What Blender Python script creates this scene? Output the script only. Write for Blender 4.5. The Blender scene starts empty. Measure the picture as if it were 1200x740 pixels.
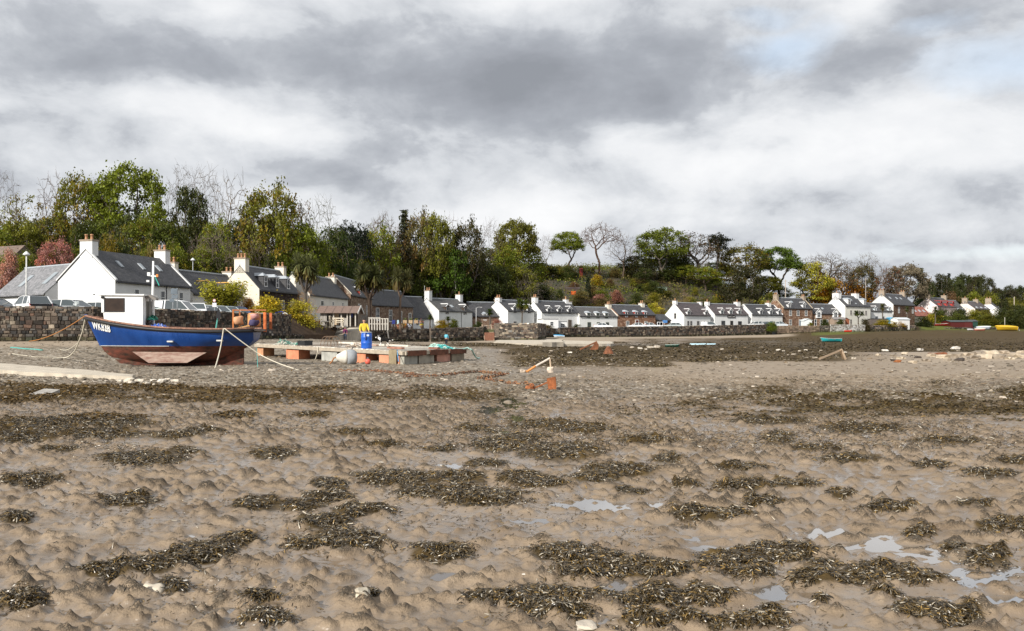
import bpy, bmesh, math, random
import numpy as np
from mathutils import Vector, Matrix
from mathutils.bvhtree import BVHTree
R = math.radians
SC = bpy.context.scene
COL = SC.collection
rng = np.random.default_rng(7)
rnd = random.Random(11)
CAMZ, HORIZ = 1.8, 388.0          # eye height above the mud; measured horizon row of the photograph

def at(px, py, Y):                # a photograph measurement at a known distance -> world point
    return Vector(((px - 600) / 1000 * Y, Y, CAMZ + (HORIZ - py) / 1000 * Y))
def gx(px, Y): return (px - 600) / 1000 * Y

# ------------------------------------------------------------------ mesh helpers
class MB:
    def __init__(s): s.v = []; s.f = []; s.c = []; s.col = (1, 1, 1)
    def add(s, vs, fs, col=None):
        b = len(s.v); s.v.extend([tuple(v) for v in vs]); c = col or s.col
        for f in fs: s.f.append(tuple(i + b for i in f)); s.c.append(c)
        return s
    def box(s, x0, x1, y0, y1, z0, z1, col=None):
        return s.add([(x0,y0,z0),(x1,y0,z0),(x1,y1,z0),(x0,y1,z0),(x0,y0,z1),(x1,y0,z1),(x1,y1,z1),(x0,y1,z1)],
              [(0,3,2,1),(4,5,6,7),(0,1,5,4),(1,2,6,5),(2,3,7,6),(3,0,4,7)], col)
    def obox(s, c, ax, ay, az, col=None):   # oriented box: centre and three half-axes
        c = Vector(c); ax = Vector(ax); ay = Vector(ay); az = Vector(az)
        vs = [c+sx*ax+sy*ay+sz*az for sz in (-1,1) for sx,sy in ((-1,-1),(1,-1),(1,1),(-1,1))]
        return s.add(vs, [(0,3,2,1),(4,5,6,7),(0,1,5,4),(1,2,6,5),(2,3,7,6),(3,0,4,7)], col)
    def bar(s, a, b, w, h=None, up=(0,0,1), col=None):
        a = Vector(a); b = Vector(b); h = h or w; d = (b-a); L = d.length
        if L < 1e-6: return s
        d /= L; up = Vector(up)
        if abs(d.dot(up)) > .98: up = Vector((1,0,0))
        sx = d.cross(up).normalized(); u = sx.cross(d)
        return s.obox((a+b)/2, d*L/2, sx*w/2, u*h/2, col)
    def tube(s, pts, rad, n=6, col=None, cap=True):
        pts = [Vector(p) for p in pts]; m = len(pts)
        if not hasattr(rad, '__len__'): rad = [rad]*m
        b = []; prev = None
        for i, p in enumerate(pts):
            d = (pts[min(i+1,m-1)] - pts[max(i-1,0)])
            d = d.normalized() if d.length > 1e-9 else Vector((0,0,1))
            if prev is None:
                a = Vector((0,0,1)) if abs(d.z) < .9 else Vector((1,0,0))
                x = d.cross(a).normalized()
            else:
                x = prev - d*prev.dot(d)
                x = x.normalized() if x.length > 1e-6 else d.orthogonal().normalized()
            prev = x; y = d.cross(x)
            for k in range(n):
                t = 2*math.pi*k/n
                b.append(p + (x*math.cos(t)+y*math.sin(t))*rad[i])
        fs = []
        for i in range(m-1):
            for k in range(n):
                k2 = (k+1) % n
                fs.append((i*n+k, i*n+k2, (i+1)*n+k2, (i+1)*n+k))
        if cap:
            fs.append(tuple(range(n-1,-1,-1))); fs.append(tuple((m-1)*n+k for k in range(n)))
        return s.add(b, fs, col)
    def lathe(s, prof, n=16, c=(0,0,0), col=None, axis='z'):   # prof: (r, z)
        vs = []; m = len(prof)
        for r, z in prof:
            for k in range(n):
                t = 2*math.pi*k/n
                p = (r*math.cos(t), r*math.sin(t), z)
                if axis == 'x': p = (p[2], p[0], p[1])
                if axis == 'y': p = (p[0], p[2], p[1])
                vs.append((p[0]+c[0], p[1]+c[1], p[2]+c[2]))
        fs = []
        for i in range(m-1):
            for k in range(n):
                k2 = (k+1) % n
                q = (i*n+k, i*n+k2, (i+1)*n+k2, (i+1)*n+k)
                fs.append(q if axis != 'y' else q[::-1])
        fs.append(tuple(range(n-1,-1,-1))); fs.append(tuple((m-1)*n+k for k in range(n)))
        return s.add(vs, fs, col)
    def prism(s, poly, a, b, col=None):      # poly: 2D list; a(p), b(p) map to 3D
        n = len(poly); vs = [a(p) for p in poly] + [b(p) for p in poly]
        fs = [tuple(range(n-1,-1,-1)), tuple(range(n, 2*n))] + [(i, (i+1)%n, n+(i+1)%n, n+i) for i in range(n)]
        return s.add(vs, fs, col)
    def rock(s, c, sx, sy, sz, r, col=None):
        vs = []; fs = []
        bm = bmesh.new(); bmesh.ops.create_icosphere(bm, subdivisions=2, radius=1)
        a, b = r.uniform(0,6), r.uniform(0,6)
        for v in bm.verts:
            p = v.co
            k = 1 + .22*math.sin(3.1*p.x+a)*math.cos(2.7*p.y+b) + .16*math.sin(5*p.z+2*p.x+b) + r.uniform(-.07,.07)
            q = Vector((max(-.8,min(.8,p.x))*1.15, max(-.8,min(.8,p.y))*1.15, max(-.7,min(.62,p.z))*1.3))*k
            vs.append((c[0]+q.x*sx, c[1]+q.y*sy, c[2]+q.z*sz))
        bm.verts.index_update()
        fs = [tuple(v.index for v in f.verts) for f in bm.faces]; bm.free()
        return s.add(vs, fs, col)
    def mesh(s, name, mats, smooth=False, normals=False):
        me = bpy.data.meshes.new(name); me.from_pydata(s.v, [], s.f)
        if not isinstance(mats, (list, tuple)): mats = [mats]
        for m in mats: me.materials.append(m)
        ca = me.color_attributes.new('Col', 'FLOAT_COLOR', 'CORNER')
        if s.f:
            n = np.array([len(f) for f in s.f]); c = np.ones((len(s.f), 4), np.float32)
            c[:, :3] = np.array(s.c, np.float32)
            ca.data.foreach_set('color', np.repeat(c, n, axis=0).ravel())
        if normals:
            bm = bmesh.new(); bm.from_mesh(me); bmesh.ops.recalc_face_normals(bm, faces=bm.faces); bm.to_mesh(me); bm.free()
        if smooth: me.polygons.foreach_set('use_smooth', np.ones(len(me.polygons), bool))
        me.update(); return me

def link(name, data, parent=None, loc=(0,0,0), rz=0, color=None):
    o = bpy.data.objects.new(name, data); COL.objects.link(o)
    o.location = loc; o.rotation_euler = (0,0,rz)
    if parent is not None: o.parent = parent
    if color is not None: o.color = (*color, 1)
    return o
def part(name, mb, mat, parent=None, smooth=False, color=None, normals=False, loc=(0,0,0), rz=0):
    return link(name, mb.mesh(name, mat, smooth, normals), parent, loc, rz, color)
def thing(name, label, cat, loc=(0,0,0), rz=0, group=None):
    o = link(name, None, None, loc, rz); o.empty_display_size = .3
    return tag(o, label, cat, group)
def tag(o, label=None, cat=None, group=None, kind=None):
    if label: o['label'] = label
    if cat: o['category'] = cat
    if group: o['group'] = group
    if kind: o['kind'] = kind
    return o
def copy_tree(o, parent=None):
    c = o.copy(); COL.objects.link(c); c.parent = parent
    for ch in list(o.children): copy_tree(ch, c)
    return c
def np_mesh(name, V, F, mat, C=None, smooth=False):   # quads or tris (N,k); C per vertex colours
    me = bpy.data.meshes.new(name)
    k = F.shape[1]
    me.vertices.add(len(V)); me.vertices.foreach_set('co', V.astype(np.float32).ravel())
    me.loops.add(F.size); me.loops.foreach_set('vertex_index', F.astype(np.int32).ravel())
    me.polygons.add(len(F)); me.polygons.foreach_set('loop_start', np.arange(0, F.size, k, dtype=np.int32))
    me.polygons.foreach_set('loop_total', np.full(len(F), k, np.int32))
    if smooth: me.polygons.foreach_set('use_smooth', np.ones(len(F), bool))
    me.materials.append(mat)
    me.update(calc_edges=True)
    if C is not None:
        for nm, c in (C.items() if isinstance(C, dict) else [('Col', C)]):
            ca = me.color_attributes.new(nm, 'FLOAT_COLOR', 'POINT')
            cc = np.ones((len(V), 4), np.float32); cc[:, :c.shape[1]] = c
            ca.data.foreach_set('color', cc.ravel())
    return me

# ------------------------------------------------------------------ numpy noise
def _h(i, j, s):
    n = (i.astype(np.int64)*374761393 + j.astype(np.int64)*668265263 + s*1274126177) & 0xffffffff
    n = ((n ^ (n >> 13)) * 1274126177) & 0xffffffff
    n = ((n ^ (n >> 16)) * 2246822519) & 0xffffffff
    return ((n ^ (n >> 15)) & 0xffffff) / 16777216.0
def vnoise(x, y, s=0):
    i = np.floor(x); j = np.floor(y); fx = x-i; fy = y-j
    fx = fx*fx*fx*(fx*(fx*6-15)+10); fy = fy*fy*fy*(fy*(fy*6-15)+10)
    return ((_h(i,j,s)*(1-fx)+_h(i+1,j,s)*fx)*(1-fy) + (_h(i,j+1,s)*(1-fx)+_h(i+1,j+1,s)*fx)*fy)*2-1
def fbm(x, y, s=0, o=4):
    r = 0; a = 1; t = 0
    for k in range(o): r = r + a*vnoise(x, y, s+k*17); t += a; a *= .5; x = x*2.03+3.1; y = y*2.03+1.7
    return r/t
def sm(t): t = np.clip(t, 0, 1); return t*t*(3-2*t)

# ------------------------------------------------------------------ materials
class NT:
    def __init__(s, name):
        s.m = bpy.data.materials.new(name); s.m.use_nodes = True; s.t = s.m.node_tree; s.t.nodes.clear()
        s.out = s.n('ShaderNodeOutputMaterial')
    def n(s, k, **kw):
        o = s.t.nodes.new(k)
        for a, v in kw.items(): setattr(o, a, v)
        return o
    def put(s, sock, v):
        if isinstance(v, bpy.types.NodeSocket): s.t.links.new(v, sock)
        elif v is not None:
            if isinstance(v, (tuple, list)) and len(v) == 3 and sock.type == 'RGBA': v = (*v, 1)
            sock.default_value = v
    def math(s, op, a, b=None, c=None, clamp=False):
        o = s.n('ShaderNodeMath', operation=op, use_clamp=clamp); s.put(o.inputs[0], a)
        if b is not None: s.put(o.inputs[1], b)
        if c is not None: s.put(o.inputs[2], c)
        return o.outputs[0]
    def vmath(s, op, a, b=None):
        o = s.n('ShaderNodeVectorMath', operation=op); s.put(o.inputs[0], a)
        if b is not None: s.put(o.inputs[1], b)
        return o.outputs['Value'] if op in ('DOT_PRODUCT', 'LENGTH') else o.outputs[0]
    def mix(s, f, a, b, mode='MIX'):
        o = s.n('ShaderNodeMix', data_type='RGBA', blend_type=mode)
        s.put(o.inputs[0], f); s.put(o.inputs[6], a); s.put(o.inputs[7], b); return o.outputs[2]
    def ramp(s, f, lo, hi, a=0.0, b=1.0):
        o = s.n('ShaderNodeMapRange'); o.clamp = True
        for i, v in enumerate((f, lo, hi, a, b)): s.put(o.inputs[i], v)
        return o.outputs[0]
    def noise(s, vec, scale, detail=3, rough=.55, out=0, dist=0):
        o = s.n('ShaderNodeTexNoise'); s.put(o.inputs['Vector'], vec); s.put(o.inputs['Scale'], scale)
        o.inputs['Detail'].default_value = detail; o.inputs['Roughness'].default_value = rough; o.inputs['Distortion'].default_value = dist
        return o.outputs[out]
    def vor(s, vec, scale, feature='F1', rand=1.0):
        o = s.n('ShaderNodeTexVoronoi', feature=feature); s.put(o.inputs['Vector'], vec); s.put(o.inputs['Scale'], scale)
        o.inputs['Randomness'].default_value = rand
        return o
    def scale(s, vec, k):
        o = s.n('ShaderNodeMapping'); s.put(o.inputs['Vector'], vec); o.inputs['Scale'].default_value = k; return o.outputs[0]
    def obj(s): return s.n('ShaderNodeTexCoord').outputs['Object']
    def pos(s): return s.n('ShaderNodeNewGeometry').outputs['Position']
    def attr(s, nm='Col'): return s.n('ShaderNodeAttribute', attribute_name=nm)
    def ocol(s): return s.n('ShaderNodeObjectInfo').outputs['Color']
    def orand(s): return s.n('ShaderNodeObjectInfo').outputs['Random']
    def bump(s, h, strength=.3, dist=.02):
        o = s.n('ShaderNodeBump'); s.put(o.inputs['Height'], h); s.put(o.inputs['Strength'], strength); s.put(o.inputs['Distance'], dist)
        return o.outputs[0]
    def bsdf(s, base, rough=.7, normal=None, metal=0, spec=.5, **kw):
        o = s.n('ShaderNodeBsdfPrincipled'); s.put(o.inputs['Base Color'], base); s.put(o.inputs['Roughness'], rough)
        s.put(o.inputs['Metallic'], metal); s.put(o.inputs['Specular IOR Level'], spec)
        if normal is not None: s.put(o.inputs['Normal'], normal)
        for k, v in kw.items(): s.put(o.inputs[k], v)
        return o.outputs[0]
    def done(s, sh): s.t.links.new(sh, s.out.inputs[0]); return s.m

def m_plain(name, base, rough=.6, amt=.25, scale=3.0, bump=.15, metal=0, spec=.4, oc=False, vc=False, dist=.02):
    t = NT(name); p = t.obj(); nz = t.noise(p, scale, 5)
    b = base
    if oc: b = t.mix(1.0, t.ocol(), base, 'MULTIPLY')
    if vc: b = t.mix(1.0, t.attr().outputs['Color'], base, 'MULTIPLY')
    k = t.ramp(nz, .25, .75, 1-amt, 1+amt*.6)
    comb = t.n('ShaderNodeCombineColor')
    for i in range(3): t.put(comb.inputs[i], k)
    b2 = t.mix(1.0, b, comb.outputs[0], 'MULTIPLY')
    h = t.noise(p, scale*9, 3)
    return t.done(t.bsdf(b2, rough, t.bump(h, bump, dist), metal, spec))

M = {}
def mats():
    M['harl'] = m_plain('harled_wall', (.76,.76,.75), .9, .16, .45, .4, oc=True, dist=.03)
    M['paint'] = m_plain('gloss_paint', (1,1,1), .4, .08, 2, .04, oc=True)
    M['vc'] = m_plain('coloured', (1,1,1), .75, .28, 4, .3, vc=True)
    M['vcs'] = m_plain('coloured_satin', (1,1,1), .42, .2, 3, .1, vc=True)
    M['wood'] = m_plain('weathered_wood', (.36,.30,.235), .85, .45, 5, .5)
    M['palewood'] = m_plain('pale_timber', (.55,.50,.42), .85, .35, 4, .4)
    M['rust'] = m_plain('rust', (.33,.112,.04), .85, .6, 6, .7)
    M['glass'] = m_plain('window_glass', (.035,.04,.045), .08, .3, 1.2, .02, spec=.6)
    M['lead'] = m_plain('lead_sheet', (.38,.41,.44), .55, .2, 3, .1)
    M['pot'] = m_plain('clay_pot', (.50,.27,.15), .85, .3, 5, .2)
    M['stonecap'] = m_plain('chimney_stone', (.36,.29,.22), .9, .4, 6, .5)
    M['tyre'] = m_plain('rubber', (.02,.02,.02), .8, .2, 9, .1)
    M['metal'] = m_plain('galvanised', (.45,.46,.47), .45, .2, 5, .05, metal=.6)
    M['black'] = m_plain('black_paint', (.018,.018,.02), .5, .3, 5, .1)
    M['rope'] = m_plain('rope_fibre', (.62,.57,.46), .95, .25, 20, .4)
    M['skin'] = m_plain('skin', (.55,.33,.24), .6, .1, 9, .02)
    M['cloth'] = m_plain('cloth', (1,1,1), .85, .2, 9, .3, oc=True)
    M['concrete'] = m_plain('old_concrete', (.52,.46,.37), .9, .35, 1.6, .6)
    # slate roof
    t = NT('slate_roof'); p = t.obj()
    sx = t.n('ShaderNodeSeparateXYZ'); t.put(sx.inputs[0], p)
    cx = t.n('ShaderNodeCombineXYZ'); t.put(cx.inputs[0], sx.outputs[0]); t.put(cx.inputs[1], t.math('MULTIPLY', sx.outputs[2], 1.4))
    br = t.n('ShaderNodeTexBrick'); t.put(br.inputs['Vector'], cx.outputs[0])
    br.inputs['Scale'].default_value = 1.0; br.inputs['Brick Width'].default_value = .34; br.inputs['Row Height'].default_value = .26
    br.inputs['Mortar Size'].default_value = .012; br.inputs['Color1'].default_value = (.75,.75,.75,1); br.inputs['Color2'].default_value = (1.35,1.3,1.3,1); br.inputs['Mortar'].default_value = (.35,.35,.35,1)
    lich = t.ramp(t.noise(p, 1.6, 6, .65), .56, .72)
    b = t.mix(1.0, t.ocol(), br.outputs['Color'], 'MULTIPLY')
    b = t.mix(t.math('MULTIPLY', lich, .35), b, (.17,.16,.13))
    M['slate'] = t.done(t.bsdf(b, .6, t.bump(br.outputs['Fac'], .5, .02), 0, .4))
    # rubble stone (houses)
    t = NT('rubble_stone'); p = t.scale(t.obj(), (2.2,2.2,3.4))
    v = t.vor(p, 1.0); e = t.vor(p, 1.0, 'DISTANCE_TO_EDGE')
    rgb = t.n('ShaderNodeSeparateColor'); t.put(rgb.inputs[0], v.outputs['Color'])
    c = t.mix(rgb.outputs[0], (.115,.068,.05), (.27,.19,.14))
    c = t.mix(t.ramp(rgb.outputs[1], .75, 1), c, (.38,.33,.27))
    c = t.mix(t.ramp(e.outputs['Distance'], 0, .07), (.25,.215,.17), c)
    c = t.mix(1.0, c, t.ocol(), 'MULTIPLY')
    h = t.math('ADD', t.ramp(e.outputs['Distance'], 0, .12), t.math('MULTIPLY', t.noise(p, 6), .4))
    M['rubble'] = t.done(t.bsdf(c, .92, t.bump(h, .6, .04), 0, .2))
    # sea-wall stones carry their own colour; damp weed line at the foot
    t = NT('sea_wall_stone'); a = t.attr(); p = t.pos()
    nz = t.noise(p, 5, 5); k = t.ramp(nz, .25, .75, .6, 1.3)
    comb = t.n('ShaderNodeCombineColor')
    for i in range(3): t.put(comb.inputs[i], k)
    c = t.mix(1.0, a.outputs['Color'], comb.outputs[0], 'MULTIPLY')
    c = t.mix(t.ramp(t.noise(p, 1.3, 5), .57, .66, 0, .5), c, (.32,.28,.22))
    M['seawall'] = t.done(t.bsdf(c, .9, t.bump(t.noise(p, 14, 4), .6, .04), 0, .2))
    # leaves
    def leaf(nm, rough=.55, tr=.35):
        t = NT(nm); c = t.mix(1.0, t.attr().outputs['Color'], t.ocol(), 'MULTIPLY')
        d = t.bsdf(c, rough, spec=.25); tl = t.n('ShaderNodeBsdfTranslucent'); t.put(tl.inputs[0], c)
        mx = t.n('ShaderNodeMixShader'); mx.inputs[0].default_value = tr
        t.t.links.new(d, mx.inputs[1]); t.t.links.new(tl.outputs[0], mx.inputs[2]); return t.done(mx.outputs[0])
    M['leaf'] = leaf('leaves')
    t = NT('bark'); p = t.obj(); k = t.noise(t.scale(p, (6,6,1.2)), 1.0, 5)
    c = t.mix(k, (.045,.035,.028), (.17,.145,.12)); c = t.mix(1.0, c, t.ocol(), 'MULTIPLY')
    M['bark'] = t.done(t.bsdf(c, .9, t.bump(k, .6, .05), 0, .2))
    # seaweed fronds, wet
    t = NT('seaweed_frond'); c = t.attr().outputs['Color']
    M['frond'] = t.done(t.bsdf(c, .34, None, 0, .55))
    t = NT('algae'); M['carpet'] = t.done(t.bsdf(t.attr().outputs['Color'], .7, None, 0, .25))
    # pool water
    t = NT('pool_water'); p = t.pos()
    w = t.noise(t.scale(p, (9,14,1)), 1.0, 2)
    M['pool'] = t.done(t.bsdf((.16,.135,.11), .09, t.bump(w, .02, .01), 0, .5, IOR=1.5, **{'Coat Weight': 1.0, 'Coat Roughness': .03}))
    # ground
    t = NT('foreshore'); p = t.pos(); za = t.attr('zone'); zb = t.attr('land')
    z = t.n('ShaderNodeSeparateColor'); t.put(z.inputs[0], za.outputs['Color'])
    l = t.n('ShaderNodeSeparateColor'); t.put(l.inputs[0], zb.outputs['Color'])
    gravel, weed, sand, wet = z.outputs[0], z.outputs[1], z.outputs[2], za.outputs['Alpha']
    n1 = t.noise(p, 1.1, 6, .6); n2 = t.noise(p, 9, 5, .65); n3 = t.noise(p, 45, 3, .6)
    mud = t.mix(t.ramp(n1, .3, .7), (.155,.110,.069), (.300,.229,.157))
    mud = t.mix(t.ramp(n2, .42, .75, 0, .55), mud, (.235,.182,.13))
    mud = t.mix(t.ramp(n3, .60, .74, 0, .75), mud, (.07,.055,.038))
    pk = t.math('MULTIPLY', zb.outputs['Alpha'], t.ramp(t.noise(p, 38, 4, .7), .42, .56))
    mud = t.mix(t.math('MULTIPLY', pk, .85), mud, (.075,.066,.052))
    mud = t.mix(t.math('MULTIPLY', wet, .45), mud, (.140,.105,.073))
    vr = t.vor(p, 9.0); vc = t.n('ShaderNodeSeparateColor'); t.put(vc.inputs[0], vr.outputs['Color'])
    vb = t.vor(p, 3.3); vbc = t.n('ShaderNodeSeparateColor'); t.put(vbc.inputs[0], vb.outputs['Color'])
    gr = t.mix(vc.outputs[0], (.115,.09,.065), (.29,.24,.18))
    gr = t.mix(t.ramp(vc.outputs[1], .86, .95), gr, (.46,.42,.35))
    gr = t.mix(t.ramp(t.noise(p, 1.7, 5), .48, .68, 0, .75), gr, (.075,.06,.038))
    gr = t.mix(t.ramp(vbc.outputs[0], .88, .95, 0, .8), gr, (.34,.30,.24))
    wd = t.mix(t.ramp(t.noise(p, 2.6, 6, .7), .3, .7), (.028,.020,.011), (.115,.075,.026))
    wd = t.mix(t.ramp(t.noise(t.scale(p, (.5,1.2,1)), 1.0, 6, .7), .60, .72, 0, .75), wd, (.16,.13,.09))
    sd = t.mix(t.noise(p, 2.2, 6, .7), (.24,.185,.13), (.42,.35,.27))
    br1 = t.noise(p, 2.3, 5, .7)
    def msk(m, w=.22):   # break the zone edge up with noise
        return t.ramp(t.math('ADD', m, t.math('MULTIPLY', t.math('SUBTRACT', br1, .5), 1.3)), .5-w, .5+w)
    c = t.mix(msk(gravel), mud, gr); c = t.mix(msk(sand), c, sd); c = t.mix(msk(weed, .12), c, wd)
    soil = t.mix(t.ramp(t.noise(p, .35, 6, .65), .35, .65), (.022,.026,.008), (.055,.034,.016))
    grass = t.mix(t.noise(p, 1.2, 5), (.06,.085,.012), (.15,.15,.03))
    c = t.mix(l.outputs[0], c, soil); c = t.mix(l.outputs[1], c, grass); c = t.mix(l.outputs[2], c, t.mix(n2, (.05,.05,.05), (.09,.085,.08)))
    hh = t.math('ADD', t.math('MULTIPLY', n2, .5), t.math('MULTIPLY', n3, .5))
    hh = t.math('ADD', hh, t.math('MULTIPLY', t.math('MULTIPLY', vr.outputs['Distance'], -1.0), t.math('ADD', gravel, weed, clamp=True)))
    hh = t.math('ADD', hh, t.math('MULTIPLY', pk, .8))
    rough = t.ramp(t.math('ADD', t.math('MULTIPLY', wet, .75), t.math('MULTIPLY', n2, .25)), 0.1, .85, .8, .09)
    rough = t.math('MAXIMUM', rough, t.math('MULTIPLY', t.math('ADD', t.math('ADD', gravel, weed), t.math('ADD', sand, l.outputs[0]), clamp=True), .85))
    M['ground'] = t.done(t.bsdf(c, rough, t.bump(hh, t.ramp(wet, .25, .9, 1.1, .10), .02), 0, t.math('MULTIPLY', t.ramp(wet, .2, .9, .3, 1.0), t.math('SUBTRACT', 1.0, t.math('MULTIPLY', t.math('ADD', weed, t.math('ADD', gravel, sand), clamp=True), .85)))))
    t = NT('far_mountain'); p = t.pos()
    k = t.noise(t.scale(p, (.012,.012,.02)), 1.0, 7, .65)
    c = t.mix(t.ramp(k, .35, .6), (.14,.165,.21), (.27,.30,.36))  # blue-grey of the distant haze is painted into the rock colour
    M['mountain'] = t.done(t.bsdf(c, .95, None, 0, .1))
mats()

# ------------------------------------------------------------------ camera, sun, sky
cam = bpy.data.cameras.new('camera'); co = bpy.data.objects.new('camera', cam); COL.objects.link(co)
co.location = (0, 0, CAMZ); co.rotation_euler = (R(90), 0, 0)
cam.sensor_width = 36; cam.lens = 30; cam.shift_y = 18/1200; cam.clip_start = .1; cam.clip_end = 20000
SC.camera = co
SUN = Vector((-.48, -.60, .47)).normalized()
sl = bpy.data.lights.new('sun', 'SUN'); sl.energy = 5.0; sl.angle = R(1.5); sl.color = (1, .95, .87)
so = bpy.data.objects.new('sun', sl); COL.objects.link(so); so.rotation_euler = SUN.to_track_quat('Z', 'Y').to_euler()

def sky():
    w = bpy.data.worlds.new('World'); SC.world = w; w.use_nodes = True
    nt = w.node_tree; nt.nodes.clear()
    t = NT.__new__(NT); t.t = nt; t.m = None
    out = t.n('ShaderNodeOutputWorld'); bg = t.n('ShaderNodeBackground'); bg.inputs['Strength'].default_value = .1
    nis = t.n('ShaderNodeTexSky', sky_type='NISHITA'); nis.sun_disc = False
    nis.sun_elevation = math.asin(SUN.z); nis.sun_rotation = math.atan2(SUN.x, SUN.y)
    d = t.n('ShaderNodeTexCoord').outputs['Generated']
    s = t.n('ShaderNodeSeparateXYZ'); t.put(s.inputs[0], d)
    X, Y, Z = s.outputs
    az = t.math('ARCTAN2', X, Y); el = t.math('ARCSINE', Z)
    zc = t.math('ADD', t.math('MAXIMUM', Z, 0.0), .30)
    pl = t.n('ShaderNodeCombineXYZ'); t.put(pl.inputs[0], t.math('DIVIDE', X, zc)); t.put(pl.inputs[1], t.math('DIVIDE', Y, zc)); pl.inputs[2].default_value = 3.7
    pv = pl.outputs[0]
    big = t.math('ADD', t.math('MULTIPLY', t.noise(t.vmath('MULTIPLY', d, (3.1,3.1,6.2)), 1.0, 9, .58, dist=.2), .7), t.math('MULTIPLY', t.noise(pv, 1.15, 9, .56, dist=.4), .3)); fine = t.noise(t.vmath('MULTIPLY', d, (8.5,8.5,15.0)), 1.0, 9, .58, dist=.2)
    wv = t.n('ShaderNodeCombineXYZ'); t.put(wv.inputs[0], t.math('MULTIPLY', t.math('SUBTRACT', t.noise(pv, 1.5, 6), .5), .34))
    t.put(wv.inputs[1], t.math('MULTIPLY', t.math('SUBTRACT', t.noise(t.vmath('ADD', pv, (7.3,2.1,5.0)), 1.7, 6), .5), .13))
    ae = t.n('ShaderNodeCombineXYZ'); t.put(ae.inputs[0], az); t.put(ae.inputs[1], el)
    q = t.vmath('ADD', ae.outputs[0], wv.outputs[0])
    def blob(px, py, sx, sy):
        a = (px-600)/1000; e = (HORIZ-py)/1000
        c = (math.atan(a), math.atan(e*math.cos(math.atan(a))), 0)
        v = t.vmath('SUBTRACT', q, c); v = t.vmath('MULTIPLY', v, (1000/sx, 1000/sy, 0))
        return t.math('POWER', 2.718, t.math('MULTIPLY', t.vmath('DOT_PRODUCT', v, v), -1.0))
    dens = t.math('ADD', t.math('MULTIPLY', t.math('SUBTRACT', big, .5), 2.1), t.math('MULTIPLY', t.math('SUBTRACT', fine, .5), 1.7))
    for px, py, sx, sy, a in SKY_BLOBS:
        dens = t.math('ADD', dens, t.math('MULTIPLY', blob(px, py, sx, sy), a))
    dens = t.math('ADD', dens, t.math('ADD', t.ramp(Y, .35, -.3, 0, .08), t.ramp(Z, .45, .9, 0, .12)))   # darker unseen cloud added overhead and behind to cut the ambient light
    r = t.n('ShaderNodeValToRGB'); t.put(r.inputs[0], t.ramp(dens, -.70, 1.08))
    els = r.color_ramp.elements
    stops = SKY_STOPS
    els[0].position = stops[0][0]; els[0].color = (*stops[0][1], 1); els[1].position = stops[-1][0]; els[1].color = (*stops[-1][1], 1)
    for p_, c_ in stops[1:-1]:
        e = els.new(p_); e.color = (*c_, 1)
    cl = t.mix(1.0, r.outputs[0], (10,10,10), 'MULTIPLY')
    gap = None
    for px, py, sx, sy, a in SKY_GAPS:
        b = t.math('MULTIPLY', blob(px, py, sx, sy), a); gap = b if gap is None else t.math('MAXIMUM', gap, b)
    gap = t.ramp(t.math('SUBTRACT', gap, t.math('MULTIPLY', fine, .9)), -.12, .5, 0, .62)
    blue = t.mix(1.0, nis.outputs[0], (2.4,1.9,1.6), 'MULTIPLY')
    blue = t.mix(.55, blue, (5.2,6.9,8.8))
    c = t.mix(gap, cl, blue)
    t.put(bg.inputs[0], c); nt.links.new(bg.outputs[0], out.inputs[0])
SKY_BLOBS = [(100,66,190,42,.40),(330,70,150,28,.30),(560,125,190,45,.62),(700,95,130,55,.55),(430,205,220,30,.36),(60,150,120,50,.18),
    (990,75,130,40,.38),(875,172,55,12,.40),(1120,15,220,22,.16),(560,8,500,18,-.16),(780,15,120,22,.22),(300,45,160,24,.14),(470,60,80,25,.15),
    (150,240,180,20,.1),(1150,275,140,12,.10),(1050,270,200,40,.06),(1120,215,120,14,.16),(930,235,90,10,.14),(60,215,130,30,-.12),
    (215,108,95,26,-.60),(330,150,110,22,-.42),(590,22,80,22,-.35),(760,190,150,24,-.34),(1000,175,230,45,-.30),(640,255,220,30,-.22),(965,15,30,16,-.45),(860,55,80,22,-.35),(410,105,60,20,-.25),(1080,110,120,30,-.3)]
SKY_GAPS = [(868,62,80,28,1.0),(1150,80,130,34,.80),(845,30,60,18,.72),(1060,45,60,16,.6),(1120,300,240,22,.66)]
SKY_STOPS = [(0,(.85,.855,.865)),(.24,(.755,.768,.788)),(.38,(.64,.66,.69)),(.46,(.575,.597,.63)),(.54,(.46,.482,.52)),(.68,(.365,.386,.425)),(.84,(.315,.333,.37)),(1,(.27,.287,.32))]
sky()
vs = SC.view_settings; vs.view_transform = 'Standard'; vs.look = 'None'; vs.exposure = .20; vs.gamma = 1; vs.use_curve_mapping = False
SC.cycles.max_bounces = 5; SC.cycles.diffuse_bounces = 2; SC.cycles.glossy_bounces = 2; SC.cycles.transmission_bounces = 2; SC.cycles.transparent_max_bounces = 4
SC.cycles.use_denoising = True
# ------------------------------------------------------------------ terrain
def _p(px, Y): return ((px-600)/1000*Y, Y)
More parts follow.
